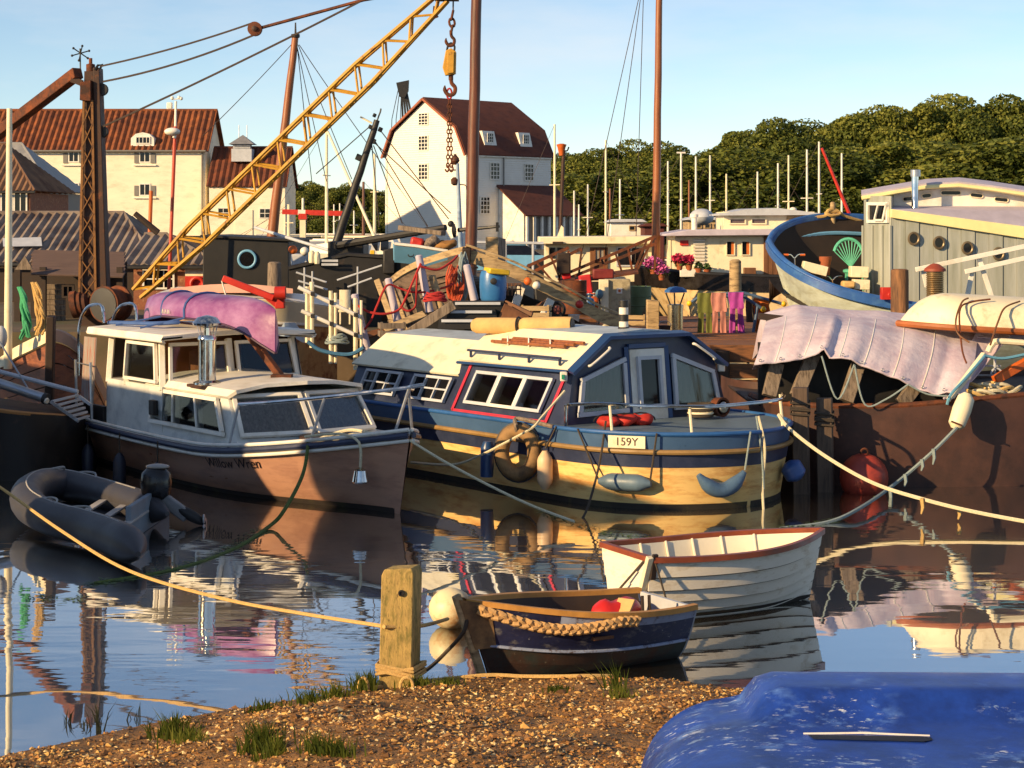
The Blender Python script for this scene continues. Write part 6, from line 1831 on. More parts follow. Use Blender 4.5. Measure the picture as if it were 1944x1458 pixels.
# ------------------------------------------------------------------ blue cabin boat 159Y
nh = V((0.60, -0.80, 0)).normalized()
NL = 9.0
ntip = on(1418, 962, 0)                              # foot of the rounded bow at the water
NM, nrz = frame((ntip.x - nh.x * NL, ntip.y - nh.y * NL, 0), (nh.x, nh.y))
nb = thing('cabin_boat', 'broad blue cabin boat with cream roof marked 159Y', 'boat', tuple(NM.translation), nrz)
NB_ = 3.5
def n_half(s):
    if s < 0.74:
        return 1.0
    q = (s - 0.74) / 0.26
    return max(0.0, 1 - q ** 3.2) ** 0.62
def nf(s, z, side, out=0.0):
    fl_ = 0.93 + 0.07 * min(1, max(0, z / 0.95))
    return V((NL * s + 0.18 * (z / 1.0) * max(0, s - 0.8) * 5 * (1 if s > 0.8 else 0), side * (n_half(s) * NB_ / 2 * fl_ + out), z))
def nband(z0, z1, m, nm, out=0.0, s0=0.0):
    rows = []
    zs = [lerp(z0, z1, k / 3) for k in range(4)]
    ss = [lerp(s0, 0.74, i / 10) for i in range(10)] + [0.74 + 0.26 * (1 - (1 - i / 20) ** 1.8) for i in range(21)]
    for z in zs:
        rows.append([nf(s, z, -1, out) for s in ss] + [nf(s, z, 1, out) for s in reversed(ss[:-1])])
    return obj(nm, MB().loft(rows), m, nb, world=False), rows
HULLCREAM = mat('cream hull paint', S(240, 200, 128), 0.4, var=0.08, sc=1.2, col2=S(198, 134, 66), thr=0.58, soft=0.1, sc2=1.6, stretch=(1, 1, 5))
nband(-0.3, 0.56, HULLCREAM, 'lower_hull')
BOOT = mat('weedy black boot top', S(34, 28, 20), 0.7, var=0.5, sc=6, col2=S(66, 62, 30), thr=0.6, soft=0.08)
nband(-0.3, 0.075, BOOT, 'boot_top', 0.008)
nband(0.56, 0.76, NAVY, 'navy_band', 0.012)
_, r1 = nband(0.76, 1.0, mat('steel blue topside', S(64, 92, 128), 0.35, var=0.15, sc=2), 'topside', 0.004)
obj('rubbing_strake', MB().tube([p + V((0, 0, -0.235)) for p in r1[-1]], 0.035, 8), mat('brass capped strake', S(150, 118, 70), 0.4, var=0.2), nb, world=False)
obj('deck_edge', MB().tube(r1[-1], 0.03, 8), BLUE, nb, world=False)
top_ = r1[-1]
mid = len(top_) // 2
obj('deck', MB().loft([top_[:mid + 1], [top_[len(top_) - 1 - i] for i in range(mid + 1)]]), mat('blue grey deck', S(96, 112, 124), 0.6, var=0.2), nb, world=False)
# cabin: side walls lean in, front wall flat, roof cambered. x range along boat
X0, X1 = 1.5, 7.05
zd, zev, zrf = 0.98, 1.72, 2.12
cw, cwt, crw = 1.50, 1.30, 0.72                      # half widths at deck, eave, roof flat
XB = 4.35                                            # where the raised fore cabin begins
def cab(x0, x1, slope, nm, dz=0.0, m=NAVY):
    sec = [(-cw, zd), (-cwt, zev + dz), (-crw, zrf + dz), (crw, zrf + dz), (cwt, zev + dz), (cw, zd)]
    a = [V((x0, y, z)) for y, z in sec]
    b = [V((x1 - slope * (z - zd), y, z)) for y, z in sec]
    return obj(nm, MB().loft([a, b], closed=True, cap0=True, cap1=True), m, nb, world=False)
cab(X0, XB + 0.3, 0.0, 'aft_cabin', -0.17)
cab(XB, X1, 0.10, 'fore_cabin', 0.05)
ROOFC = mat('cream roof paint', S(236, 226, 196), 0.5, var=0.08, sc=1.5, col2=S(200, 188, 158), thr=0.62, soft=0.1)
def roofs(x0, x1, dz, xf):
    for nm, pts in (('roof_slope', [(-cwt - 0.08, zev - 0.06), (-crw, zrf)]), ('roof_top', [(-crw, zrf), (0, zrf + 0.05), (crw, zrf)]), ('roof_slope', [(crw, zrf), (cwt + 0.08, zev - 0.06)])):
        r0 = [V((x0, y, z + dz + 0.03)) for y, z in pts]
        r2 = [V((x1 - xf * (z - zd), y, z + dz + 0.03)) for y, z in pts]
        obj(nm, MB().sheet([r0, r2], 0.035), ROOFC if nm == 'roof_slope' else mat('pale blue grey roof top', S(176, 186, 192), 0.55) if 'pale blue grey roof top' not in MATS else MATS['pale blue grey roof top'], nb, world=False)
roofs(X0 - 0.1, XB - 0.01, -0.17, 0.0)
roofs(XB, X1 - 0.02, 0.055, 0.10)
DKBLUE = mat('deep blue paint', S(34, 66, 112), 0.4, var=0.15)
# blue visor round the front of the roof
vs_ = [(-cwt - 0.1, zev + 0.0), (-crw, zrf + 0.07), (crw, zrf + 0.07), (cwt + 0.1, zev + 0.0)]
obj('visor', MB().sheet([[V((X1 - 0.10 * (z - zd) - 0.02, y, z + 0.03)) for y, z in vs_], [V((X1 - 0.10 * (z - zd) + 0.16, y * 1.03, z + 0.0)) for y, z in vs_]], 0.05), DKBLUE, nb, world=False)
nw = lambda x, y, z: NM @ V((x, y, z))
def sidep(x, v):
    """point on the near side wall of the cabin: v 0 at deck, 1 at eave"""
    return nw(x, -lerp(cw, cwt, v) - 0.004, lerp(zd, zev + 0.03, v))
CURTG = mat('draped dark interior', S(74, 60, 50), 0.8, var=0.5, sc=4, stretch=(5, 5, 0.7))
# crimson framed panel with three sliding panes
lean = 0.28
px_ = lambda x, v: sidep(x + lean * v, v)
frm = MB()
cor = [(XB + 0.02, 0.03), (X1 - 0.45, 0.03), (X1 - 0.45, 0.97), (XB + 0.02, 0.97)]
n_s = (px_(cor[1][0], 0.03) - px_(cor[0][0], 0.03)).cross(px_(cor[3][0], 0.97) - px_(cor[0][0], 0.03)).normalized()
for (x0, v0), (x1, v1) in zip(cor, cor[1:] + cor[:1]):
    frm.bar(px_(x0, v0) + n_s * 0.012, px_(x1, v1) + n_s * 0.012, 0.055, 0.02, up=n_s)
obj('crimson_trim', frm, PINK, nb)
xa, xb = XB + 0.28, X1 - 0.62
for k in range(3):
    x0, x1 = lerp(xa, xb, k / 3), lerp(xa, xb, (k + 1) / 3)
    curtained(px_(x0, 0.18), px_(x1, 0.18), px_(x1, 0.80), px_(x0, 0.80), 1, fm=WHITE if k == 1 else PALEGREY, fr=0.045, par=nb, cm=CURTG)
for x0, x1 in ((1.75, 2.75), (3.1, 4.1)):
    win(nb, px_(x0, 0.14), px_(x1, 0.14), px_(x1, 0.62), px_(x0, 0.62), PALEGREY, DARKGLASS, nx=3, ny=2, fr=0.04, bar=0.025)
# front wall: two raked windows and a door
def fp(y, z):
    return nw(X1 - 0.10 * (z - zd) + 0.006, y, z)
CURTG_ = mat('plain draped grey interior', S(58, 52, 48), 0.3, var=0.5, sc=5, stretch=(4, 4, 0.8))
curtained(fp(-1.32, 1.10), fp(-0.42, 1.10), fp(-0.42, 1.90), fp(-1.22, 1.62), 1, fm=PALEGREY, fr=0.06, par=nb, cm=CURTG)
dr_f = obj('door', MB().prism([fp(-0.32, 1.0), fp(0.32, 1.0), fp(0.32, 1.98), fp(-0.32, 1.98)], (nh.x * 0.03, nh.y * 0.03, 0)), WHITE, nb)
win(dr_f, fp(-0.22, 1.16) + nh * 0.03, fp(0.22, 1.16) + nh * 0.03, fp(0.22, 1.88) + nh * 0.03, fp(-0.22, 1.88) + nh * 0.03, PALEGREY, DARKGLASS, fr=0.05)
obj('door_frame', MB().bar(fp(-0.37, 1.0) + nh * 0.02, fp(-0.37, 2.02) + nh * 0.02, 0.06, 0.06).bar(fp(0.37, 1.0) + nh * 0.02, fp(0.37, 2.02) + nh * 0.02, 0.06, 0.06).bar(fp(-0.34, 2.03) + nh * 0.02, fp(0.34, 2.03) + nh * 0.02, 0.06, 0.06), DKBLUE, dr_f)
curtained(fp(0.44, 1.10), fp(1.32, 1.10), fp(1.22, 1.62), fp(0.44, 1.90), 1, fm=PALEGREY, fr=0.06, par=nb, cm=CURTG)
for sgn in (-1, 1):
    a, b = fp(sgn * 0.78, 2.03) + nh * 0.14, fp(sgn * 1.16, 1.80) + nh * 0.14
    obj('grab_handle', MB().tube(smooth_pts([a, lerp(a, b, 0.1) + nh * 0.05, lerp(a, b, 0.9) + nh * 0.05, b], 4), 0.018, 7), WHITE, nb)
    obj('nav_lamp', MB().box(nw(X1 - 0.1, sgn * 1.46, 1.66), (0.1, 0.12, 0.13)), WHITE, nb, bev=0.015)
obj('lamp_lens', MB().box(nw(X1 - 0.04, -1.52, 1.66), (0.04, 0.06, 0.06)), mat('green lens', S(40, 130, 100), 0.2), nb)
obj('eave_rail', MB().tube([nw(XB + 0.2, -cwt - 0.05, zev + 0.17), nw(X1 - 0.3, -cwt - 0.05, zev + 0.17)], 0.018, 7), NAVY, nb)
for k in range(4):
    x = lerp(XB + 0.25, X1 - 0.35, k / 3)
    obj('rail_foot', MB().box(nw(x, -cwt - 0.03, zev + 0.12), (0.04, 0.04, 0.1)), NAVY, nb)
obj('eave_strip', MB().tube([nw(XB, -cwt - 0.1, zev - 0.02), nw(X1 - 0.1, -cwt - 0.1, zev - 0.0)], 0.022, 6), DKBLUE, nb)
# registration plate
sN = 0.91
pl0 = NM @ nf(sN, 0.89, -1, 0.012); pl1 = NM @ nf(sN + 0.015, 0.89, -1, 0.012)
rt_ = (pl1 - pl0).normalized()
nn_ = rt_.cross(V((0, 0, 1)))
pl_ = obj('number_plate', MB().box(pl0 + nn_ * 0.012, (0.50, 0.16, 0.012), m=Matrix((rt_, V((0, 0, 1)), nn_)).transposed()), CREAM, nb)
text_mesh('plate_lettering', '159Y', 0.15, (pl0 + nn_ * 0.022, rt_, (0, 0, 1)), mat('brown lettering', S(70, 40, 28), 0.6), pl_, ext=0.002)
# pulpit rail
rl = []
for s in (0.80, 0.86, 0.92, 0.965, 0.985):
    rl.append(nf(s, 1.0, -1, -0.12) + V((0, 0, 0.36 if s > 0.81 else 0.30)))
for s in (0.985, 0.96, 0.92):
    rl.append(nf(s, 1.0, 1, -0.12) + V((0, 0, 0.38)))
obj('pulpit_rail', MB().tube([rl[0] - V((0, 0, 0.32))] + smooth_pts(rl, 6), 0.024, 8), CHROME, nb, world=False)
for s, side in ((0.88, -1), (0.965, -1), (0.965, 1), (0.92, 1)):
    p = nf(s, 1.0, side, -0.12)
    obj('pulpit_leg', MB().tube([p, p + V((-0.05, 0, 0.37))], 0.02, 7), CREAM, nb, world=False)
# things carried on it
lj2 = thing('lifejacket', 'red lifejackets with black straps lying on the blue boat foredeck', 'lifejacket', tuple(nw(7.45, -0.85, 1.0)))
REDN = mat('red nylon', S(186, 44, 30), 0.7, var=0.25, sc=8)
for k in range(3):
    obj('pad', lump(MB().ball(nw(7.45 + 0.05 * k, -1.08 + 0.24 * k, 1.06 + 0.02 * (k % 2)), (0.17, 0.16, 0.085), 16, 10, Matrix.Rotation(nrz + 0.4 * k, 3, 'Z')), 0.012, k), REDN, lj2)
    obj('strap', MB().tube([nw(7.45 + 0.05 * k, -1.08 + 0.24 * k, 1.06) + V((0.10 * math.cos(q) * 0.3, 0.02, 0)) + V((0.17 * math.cos(q), 0, 0.10 * math.sin(q))) for q in [j * math.pi / 8 for j in range(9)]], 0.012, 5), BLACK, lj2)
slp = thing('searchlight', 'round searchlight with coiled hose by the blue boat door', 'lamp', tuple(nw(7.5, 0.75, 1.0)))
obj('lens', MB().ball(nw(7.62, 0.85, 1.16), 0.09, 14, 9), CHROME, slp)
obj('hood', MB().lathe([(0.13, -0.08), (0.14, 0.06), (0.11, 0.06), (0.1, -0.04)], nw(7.58, 0.85, 1.16), 16, Matrix.Rotation(nrz, 3, 'Z') @ Matrix.Rotation(R(90), 3, 'Y')), RUST, slp)
for k in range(5):
    obj('hose_turn', MB().tube([nw(7.5, 0.55, 1.05 + 0.04 * k) + V((0.17 * math.cos(a), 0.14 * math.sin(a), 0)) for a in [q * math.pi / 8 for q in range(16)]], 0.018, 6, closed=True), CREAM if k % 2 else ROPEDARK, slp)
ol = thing('carpet_roll', 'two rolled buff carpets lying on the blue boat roof', 'carpet', tuple(nw(5.2, 0.5, 2.2)))
a, b, c_ = at(898, 618, 28.2), at(985, 618, 27.9), at(1086, 616, 27.6)
TANC = mat('buff carpet', S(206, 168, 108), 0.9, var=0.2, sc=4)
def roll(p, q, r):
    dv_ = (q - p).normalized()
    return MB().tube([p, lerp(p, q, 0.08), lerp(p, q, 0.5), lerp(p, q, 0.94), q], [r * 0.75, r, r * 1.04, r, r * 0.96], 16)
obj('roll', roll(a, b, 0.115), TANC, ol)
obj('roll', roll(b + (b - a) * 0.02, c_, 0.115), TANC, ol)
dv_ = (c_ - b).normalized()
mt_r = dv_.to_track_quat('Z', 'Y').to_matrix()
obj('core', MB().lathe([(0.09, 0.005), (0.09, 0.012), (0.02, 0.012)], c_, 16, mt_r), RUBBER, ol)
obj('lashing', MB().tube([b + mt_r @ V((0.125 * math.cos(k * math.pi / 8), 0.125 * math.sin(k * math.pi / 8), 0)) for k in range(16)], 0.014, 5, closed=True), BLACK, ol)
cz = thing('stove_chimney', 'black and white banded stove chimney on the blue boat roof', 'chimney', tuple(nw(6.2, -0.1, zrf + 0.08)))
cb = at(1184, 634, 27.0)
obj('flare', MB().lathe([(0.15, 0), (0.1, 0.05), (0.075, 0.1)], cb, 16), BLACK, cz)
for k in range(4):
    obj('pipe', MB().lathe([(0.066 + 0.004 * (k % 2), 0), (0.066 + 0.004 * (k % 2), 0.1)], cb + V((0, 0, 0.08 + 0.1 * k)), 16), BLACK if k % 2 else WHITE, cz)
bp = thing('boat_poles', 'bundle of varnished boat poles strapped on the cream roof', 'pole', tuple(nw(5.6, -1.0, 1.95)))
for k in range(3):
    obj('pole', MB().tube([nw(4.75 + 0.2 * k, -1.06 + 0.05 * k, 2.02 + 0.028 * k), nw(6.5 + 0.15 * k, -1.08 + 0.05 * k, 2.03 + 0.028 * k)], 0.024, 8), MAST, bp)
for k in range(3):
    obj('band', MB().tube([nw(5.1 + 0.5 * k, -1.03, 2.04) + V((0, 0.085 * math.cos(q), 0.07 * math.sin(q))) for q in [j * math.pi / 6 for j in range(12)]], 0.012, 5, closed=True), WHITE, bp)

# hull fenders of the blue boat
def hull_pt(px, z, guess=0.85):
    """point on the near hull skin under image column px at height z"""
    best = None
    sm = lambda u: 0.6 + 0.4 * (1 - (1 - min(max(u, 0), 1)) ** 4)
    for i in range(900):
        s = sm(i / 899)
        for side in (-1, 1):
            p = NM @ nf(s, z, side, 0.0)
            if p.y > 29.5:
                continue
            e = abs(CX + p.x / p.y * F - px)
            if best is None or e < best[0]:
                best = (e, p, i / 899, side)
    _, p, u_, side = best
    q0, q1 = NM @ nf(sm(u_ - 0.02), z, side), NM @ nf(sm(u_ + 0.02), z, side)
    tg = (q1 - q0).normalized() * (1 if side < 0 else -1)
    return p, V((tg.y, -tg.x, 0)).normalized()
def sfender(label, p0, p1, r, m, cat='fender', arc=0.0, cap=True):
    p0, p1 = V(p0), V(p1)
    n_ = 12
    pts = [lerp(p0, p1, i / n_) - V((0, 0, arc * 4 * (i / n_) * (1 - i / n_))) for i in range(n_ + 1)]
    rs = [r * min(1, 0.35 + 3.2 * min(i, n_ - i) / n_) for i in range(n_ + 1)]
    t = thing('fender', label, cat, tuple(lerp(p0, p1, 0.5) - V((0, 0, r + arc))), 0, 'fenders hung round the blue boat')
    obj('body', MB().tube(pts, rs, 12), m, t)
    return t, pts
ty_p, ty_n = hull_pt(995, 0.62)
tt = thing('tyre_fender', 'old tyre hung as a fender on the blue boat bow', 'tyre', tuple(ty_p + ty_n * 0.1 - V((0, 0, 0.35))))
ty_n = (ty_n + V((0.25, -1.1, 0))).normalized()
tx = V((-ty_n.y, ty_n.x, 0))
tcn = ty_p + ty_n * 0.26
TYRE = mat('dusty tyre rubber', S(158, 122, 78), 0.85, var=0.35, sc=5, col2=S(58, 46, 38), thr=0.55, soft=0.1)
obj('tread', MB().tube([tcn + tx * (0.235 * math.cos(q)) + V((0, 0, 0.30 * math.sin(q))) for q in [k * math.pi / 14 for k in range(28)]], 0.10, 10, closed=True), TYRE, tt)
obj('sling', MB().tube(smooth_pts([tcn + V((0, 0, 0.2)), tcn + ty_n * 0.11 + V((0, 0, 0.38)), tcn + V((0, 0, 0.46)), NM @ (nf(0.79, 1.0, -1))], 5), 0.03, 7), WOODGREY, tt)
obj('tread_block', MB().tube([tcn - ty_n * 0.0 + tx * (0.335 * math.cos(q)) + V((0, 0, 0.40 * math.sin(q))) for q in [k * math.pi / 14 for k in range(28)]], 0.02, 6, closed=True), RUBBER, tt)
p, n_ = hull_pt(1048, 0.62)
sfender('cream upright fender beside the old tyre', p + n_ * 0.12 + V((0, 0, 0.06)), p + n_ * 0.12 - V((0, 0, 0.46)), 0.105, mat('cream fender vinyl', S(226, 190, 150), 0.5, var=0.15, sc=4))
p0, n0 = hull_pt(1146, 0.36); p1, n1 = hull_pt(1238, 0.36)
sfender('blue grey fender lying level under the number plate', p0 + n0 * 0.12, p1 + n1 * 0.12, 0.115, mat('grey blue fender vinyl', S(92, 112, 128), 0.45, var=0.2, sc=4))
p0, n0 = hull_pt(1322, 0.48); p1, n1 = hull_pt(1404, 0.50)
sfender('curved blue fender slung like a hammock under the bow', p0 + n0 * 0.12, p1 + n1 * 0.12, 0.10, mat('worn blue fender vinyl', S(78, 104, 132), 0.45, var=0.25, sc=4), arc=0.22)
p, n_ = hull_pt(1482, 0.42)
sfender('round blue fender at the far side of the bow', p + n_ * 0.15 + V((-0.05, 0, 0.10)), p + n_ * 0.15 + V((0.1, 0, -0.14)), 0.15, mat('royal blue fender vinyl', S(56, 88, 148), 0.4, var=0.2))
solo('blue_fender_post', 'blue upright fender board at the stern quarter of the blue boat', 'fender', MB().tube([at(924, 905, 26.3), at(926, 850, 26.3), at(926, 838, 26.3)], [0.09, 0.1, 0.06], 12), DKBLUE)
# lanyards
def dk_pt(px):
    p, n_ = hull_pt(px, 1.0)
    return p
for k, (px0, px1, z1, lab) in enumerate([(1096, 1146, 0.36, 'dark lanyard down to the near end of the level fender'), (1246, 1236, 0.36, 'dark lanyard down to the far end of the level fender'), (1290, 1322, 0.5, 'green lanyard to the near end of the curved fender'), (1424, 1404, 0.5, 'green lanyard to the far end of the curved fender'), (1056, 1050, 0.7, 'dark lanyard above the cream fender')]):
    p1_, n1_ = hull_pt(px1, z1)
    rope('lanyard', lab, [dk_pt(px0) + V((0, -0.06, 0.02)), p1_ + n1_ * 0.13 + V((0, 0, 0.02))], 0.013, ROPEDARK if 'dark' in lab else ROPEGREY, cat='rope')
# ------------------------------------------------------------------ heeled grey boat with blue gunwale and tall wheelhouse
gb = thing('blue_edged_boat', 'heeled grey green boat with blue gunwale and dark open hold', 'boat', tuple(at(1600, 620, 39)))
near = smooth_pts([at(*q) for q in [(1460, 462, 40), (1470, 480, 39.2), (1496, 506, 38.4), (1540, 532, 37.9), (1600, 555, 37.6), (1680, 574, 37.5), (1800, 592, 37.5), (1990, 606, 37.6)]], 4)
fars = smooth_pts([at(*q) for q in [(1460, 462, 40), (1470, 446, 40.4), (1494, 430, 40.9), (1530, 419, 41.3), (1580, 414, 41.7), (1650, 417, 42), (1770, 424, 42.2), (1990, 430, 42.4)]], 4)
keel = []
for i, p in enumerate(near):
    u = i / (len(near) - 1)
    keel.append(V((lerp(at(1560, 640, 39).x, near[-1].x, u), lerp(39.6, 39.8, u), 0.15)))
GG = mat('grey green hull paint', S(196, 204, 192), 0.55, var=0.14, sc=2, col2=S(164, 166, 142), thr=0.58, soft=0.12, stretch=(1, 1, 3))
mids = [lerp(a, b, 0.42) + V((0, -0.55, -0.1)) * min(1, i / 8) for i, (a, b) in enumerate(zip(near, keel))]
midf = [lerp(a, b, 0.42) + V((0.25, 0.4, -0.1)) * min(1, i / 8) for i, (a, b) in enumerate(zip(fars, keel))]
hrows = [near, [lerp(a, b, 0.5) + V((0, -0.18, 0)) * min(1, i / 8) for i, (a, b) in enumerate(zip(near, mids))], mids, keel, midf, fars]
obj('hull', MB().loft(hrows), GG, gb)
def shrink(rows, k):
    return [[lerp(p, V((p.x, 40.0, p.z)), k) + V((0.05, 0, -0.02)) for p in r_] for r_ in rows]
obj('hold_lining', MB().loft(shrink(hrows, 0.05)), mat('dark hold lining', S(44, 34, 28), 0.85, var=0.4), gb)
def band(curve, w, dz, nm, m, off=V((0, 0, 0))):
    a = [p + off + V((0, 0, dz)) for p in curve]
    b = [p + off + V((0, 0, dz - w)) for p in curve]
    obj(nm, MB().sheet([b, a], 0.08), m, gb)
BLUEG = mat('blue gunwale paint', S(48, 92, 158), 0.4, var=0.2, sc=3, col2=S(84, 128, 176), thr=0.6, soft=0.1)
band(near, 0.16, 0.06, 'gunwale', BLUEG, V((0, -0.05, 0)))
band(fars, 0.22, 0.06, 'gunwale', BLUEG, V((0, 0.03, 0)))
obj('capping', MB().tube([p + V((0, -0.02, 0.06)) for p in near], 0.06, 8), BLUEG, gb)
obj('capping', MB().tube([p + V((0, 0.02, 0.06)) for p in fars], 0.06, 8), BLUEG, gb)
obj('stringer', MB().tube([lerp(p, V((p.x, 40, p.z)), 0.16) - V((0, 0, 0.33)) for p in fars[6:24]], 0.045, 6), SKYBLUE, gb)
obj('bow_post', MB().lathe([(0.06, 0), (0.06, 0.55), (0.03, 0.58)], at(1581, 416, 41.6) - V((0, 0, 0.2)), 10), WOODLT, gb)
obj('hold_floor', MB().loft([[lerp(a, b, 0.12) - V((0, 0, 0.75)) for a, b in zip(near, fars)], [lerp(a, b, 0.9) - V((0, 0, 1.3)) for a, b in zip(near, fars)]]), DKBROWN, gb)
rope('orange_rope', 'orange rope coiled on the far blue gunwale', [at(1508, 424, 41.2), at(1540, 414, 41.4), at(1566, 410, 41.5), at(1572, 400, 41.5), at(1586, 398, 41.6), at(1594, 406, 41.6), at(1578, 409, 41.5), at(1568, 404, 41.5), at(1590, 402, 41.6), at(1606, 411, 41.7), at(1640, 421, 41.9)], 0.035, ROPEGOLD)
tcx = thing('cane_chair', 'teal cane tub chair inside the open boat', 'chair', tuple(at(1618, 540, 39.2)))
cc = at(1618, 482, 39.2)
fanv = []
for k in range(11):
    a = math.pi * (0.5 + (k - 5) / 5 * 0.42)
    fanv.append((cc + V((-0.02, 0.05, -0.28)), cc + V((0.30 * math.cos(a) - 0.06, 0.12, 0.34 * math.sin(a) - 0.03))))
    obj('cane', MB().tube([fanv[-1][0], fanv[-1][1]], 0.012, 5), TEAL, tcx)
obj('rim', MB().tube([q for _, q in fanv], 0.035, 7), TEAL, tcx)
obj('seat', MB().lathe([(0.2, 0), (0.23, 0.03), (0.23, 0.07), (0.18, 0.09)], cc + V((0.02, -0.1, -0.40)), 16), TEAL, tcx)
for dx, dy in ((-0.14, -0.2), (0.16, -0.2), (-0.12, 0.1), (0.15, 0.1)):
    obj('leg', MB().tube([cc + V((dx, dy - 0.05, -0.4)), cc + V((dx * 1.15, dy - 0.05, -0.75))], 0.018, 6), TEAL, tcx)
solo('terracotta_pot', 'terracotta pot standing inside the open boat', 'pot', MB().lathe([(0.09, 0), (0.10, 0.2), (0.13, 0.32), (0.13, 0.38), (0.09, 0.38)], at(1567, 522, 39.2), 12), TERRA)
for px, py, lab in ((1508, 488, 'bicycle handlebar with orange grips near the bow of the open boat'), (1580, 530, 'bicycle handlebar with brown grips beside the near gunwale')):
    t = thing('bicycle', lab, 'bicycle', tuple(at(px, py + 60, 38.9)))
    c = at(px, py, 38.9)
    obj('handlebar', MB().tube(smooth_pts([c + V((-0.2, 0, 0.03)), c + V((-0.08, 0, 0.05)), c + V((0, 0, -0.02)), c + V((0.08, 0, 0.05)), c + V((0.2, 0, 0.06))], 4), 0.014, 6), CHROME, t)
    obj('stem', MB().tube([c + V((0, 0, -0.02)), c + V((0.02, 0.02, -0.5))], 0.018, 6), CHROME, t)
    for s_ in (-1, 1):
        obj('grip', MB().tube([c + V((0.12 * s_, 0, 0.045)), c + V((0.22 * s_, 0, 0.045))], 0.024, 7), ORANGE if px < 1550 else BROWN, t)
    obj('frame', MB().tube([c + V((0.02, 0.02, -0.5)), c + V((0.5, 0.2, -0.35)), c + V((0.45, 0.2, -0.7)), c + V((0.02, 0.02, -0.45))], 0.018, 6), BLACK, t)
for k, (px, py, sx, sz, lab) in enumerate([(1546, 510, 0.5, 0.2, 'cream folded hatch board in the open boat'), (1630, 516, 0.36, 0.22, 'cream box under the teal chair'), (1634, 540, 0.32, 0.2, 'striped cream box by the wheelhouse foot'), (1610, 540, 0.26, 0.14, 'tan cushion beside the near gunwale')]):
    solo(['hatch_board', 'box', 'box', 'cushion'][k], lab, ['board', 'box', 'box', 'cushion'][k], MB().box(at(px, py, 38.6 - 0.1 * k), (sx, 0.3, sz), m=Matrix.Rotation(R(14 if k == 0 else 2), 3, 'Y')), TANC if k == 3 else CREAM, bev=0.04 if k == 3 else 0.01)

wh_ = thing('wheelhouse', 'tall grey wheelhouse with portholes and stepped cream roof', 'wheelhouse', tuple(at(1760, 600, 38)))
d = 38.0
xf0, xf1, xe = 1640, 1692, 2010
VB = mat('grey vertical boards', S(166, 168, 160), 0.6, var=0.14, sc=1.2, col2=S(138, 142, 128), thr=0.56, soft=0.14, sc2=1.5, stretch=(4, 4, 0.35))
obj('front_wall', MB().prism([at(xf0, 590, d + 1.1), at(xf1, 590, d), at(xf1, 372, d), at(xf0, 372, d + 1.1)], (0.4, 1.6, 0)), VB, wh_)
# side wall boards
for k in range(12):
    x0, x1 = lerp(xf1, xe, k / 12) + 0.8, lerp(xf1, xe, (k + 1) / 12) - 0.3
    yt0, yt1 = lerp(412, 462, (x0 - xf1) / (xe - xf1)), lerp(412, 462, (x1 - xf1) / (xe - xf1))
    obj('wall_board', MB().prism([at(x0, 600, d - 0.02 * (k % 2)), at(x1, 600, d - 0.02 * (k % 2)), at(x1, yt1, d - 0.02 * (k % 2)), at(x0, yt0, d - 0.02 * (k % 2))], (0, 0.25, 0)), VB, wh_)
obj('core', MB().prism([at(xf1, 600, d + 0.2), at(xe, 600, d + 0.2), at(xe, 458, d + 0.2), at(xf1, 408, d + 0.2)], (0, 2.6, 0)), VB, wh_)
obj('cream_fascia', MB().prism([at(xf1, 413, d - 0.1), at(xe, 463, d - 0.1), at(xe, 438, d - 0.1), at(xf1, 397, d - 0.1)], (0, 0.3, 0)), mat('pale yellow paint', S(240, 224, 160), 0.5, var=0.08), wh_, bev=0.01)
obj('lower_roof', MB().loft([[at(xf1, 397, d - 0.05), at(xe, 438, d - 0.05)], [at(xf1 + 2, 394, d + 0.6), at(xe, 402, d + 0.6)], [at(xf1 + 4, 390, d + 1.2), at(xe, 392, d + 1.2)]]), LILACGREY, wh_)
cle = [(1696, 388), (1760, 380), (1820, 376), (1880, 383), (2010, 398)]
clt = [(1696, 370), (1760, 360), (1820, 356), (1880, 364), (2010, 378)]
obj('clerestory', MB().sheet([[at(x, y + 26, d + 1.2) for x, y in cle], [at(x, y, d + 1.2) for x, y in clt]], 0.06), WHITE, wh_)
for x0, x1, y in ((1714, 1733, 378), (1750, 1768, 372), (1786, 1824, 366), (1842, 1866, 370), (1888, 1914, 378)):
    mb = MB()
    c0, c1 = at(x0 + 4, y, d + 1.12), at(x1 - 4, y + (2 if x0 > 1830 else -1 if x0 < 1770 else 0), d + 1.12)
    n_ = 8
    ring = [c1 + V((0.045 * math.sin(q), 0, 0.045 * math.cos(q))) for q in [k * math.pi / n_ for k in range(n_ + 1)]] + [c0 + V((0.045 * math.sin(q), 0, 0.045 * math.cos(q))) for q in [math.pi + k * math.pi / n_ for k in range(n_ + 1)]]
    w_ = obj('slot_window', MB().tube(ring, 0.012, 5, closed=True), CREAM, wh_)
    obj('pane', MB().prism(ring, (0, 0.03, 0)), DARKGLASS, w_)
tr_ = [(1636, 369), (1700, 358), (1760, 348), (1820, 345), (1880, 352), (2010, 372)]
obj('roof', MB().sheet([[at(x, y + 5, d + 0.9) for x, y in tr_], [at(x, y - 3, d + 1.9) for x, y in tr_], [at(x, y + 3, d + 3.2) for x, y in tr_]], 0.06), LILACGREY, wh_)
obj('roof_edge', MB().tube([at(x, y + 7, d + 0.88) for x, y in tr_], 0.045, 6), MATS['pale yellow paint'], wh_)
fwn = lambda u, y: lerp(at(xf0, y, d + 1.1), at(xf1, y, d), u)
win(wh_, fwn(0.18, 423) , fwn(0.94, 423), fwn(0.94, 384), fwn(0.18, 384), WHITE, DARKGLASS, fr=0.06)
sash = MB()
q0, q1, q2, q3 = fwn(0.52, 418), fwn(0.82, 418), fwn(0.94, 388), fwn(0.66, 388)
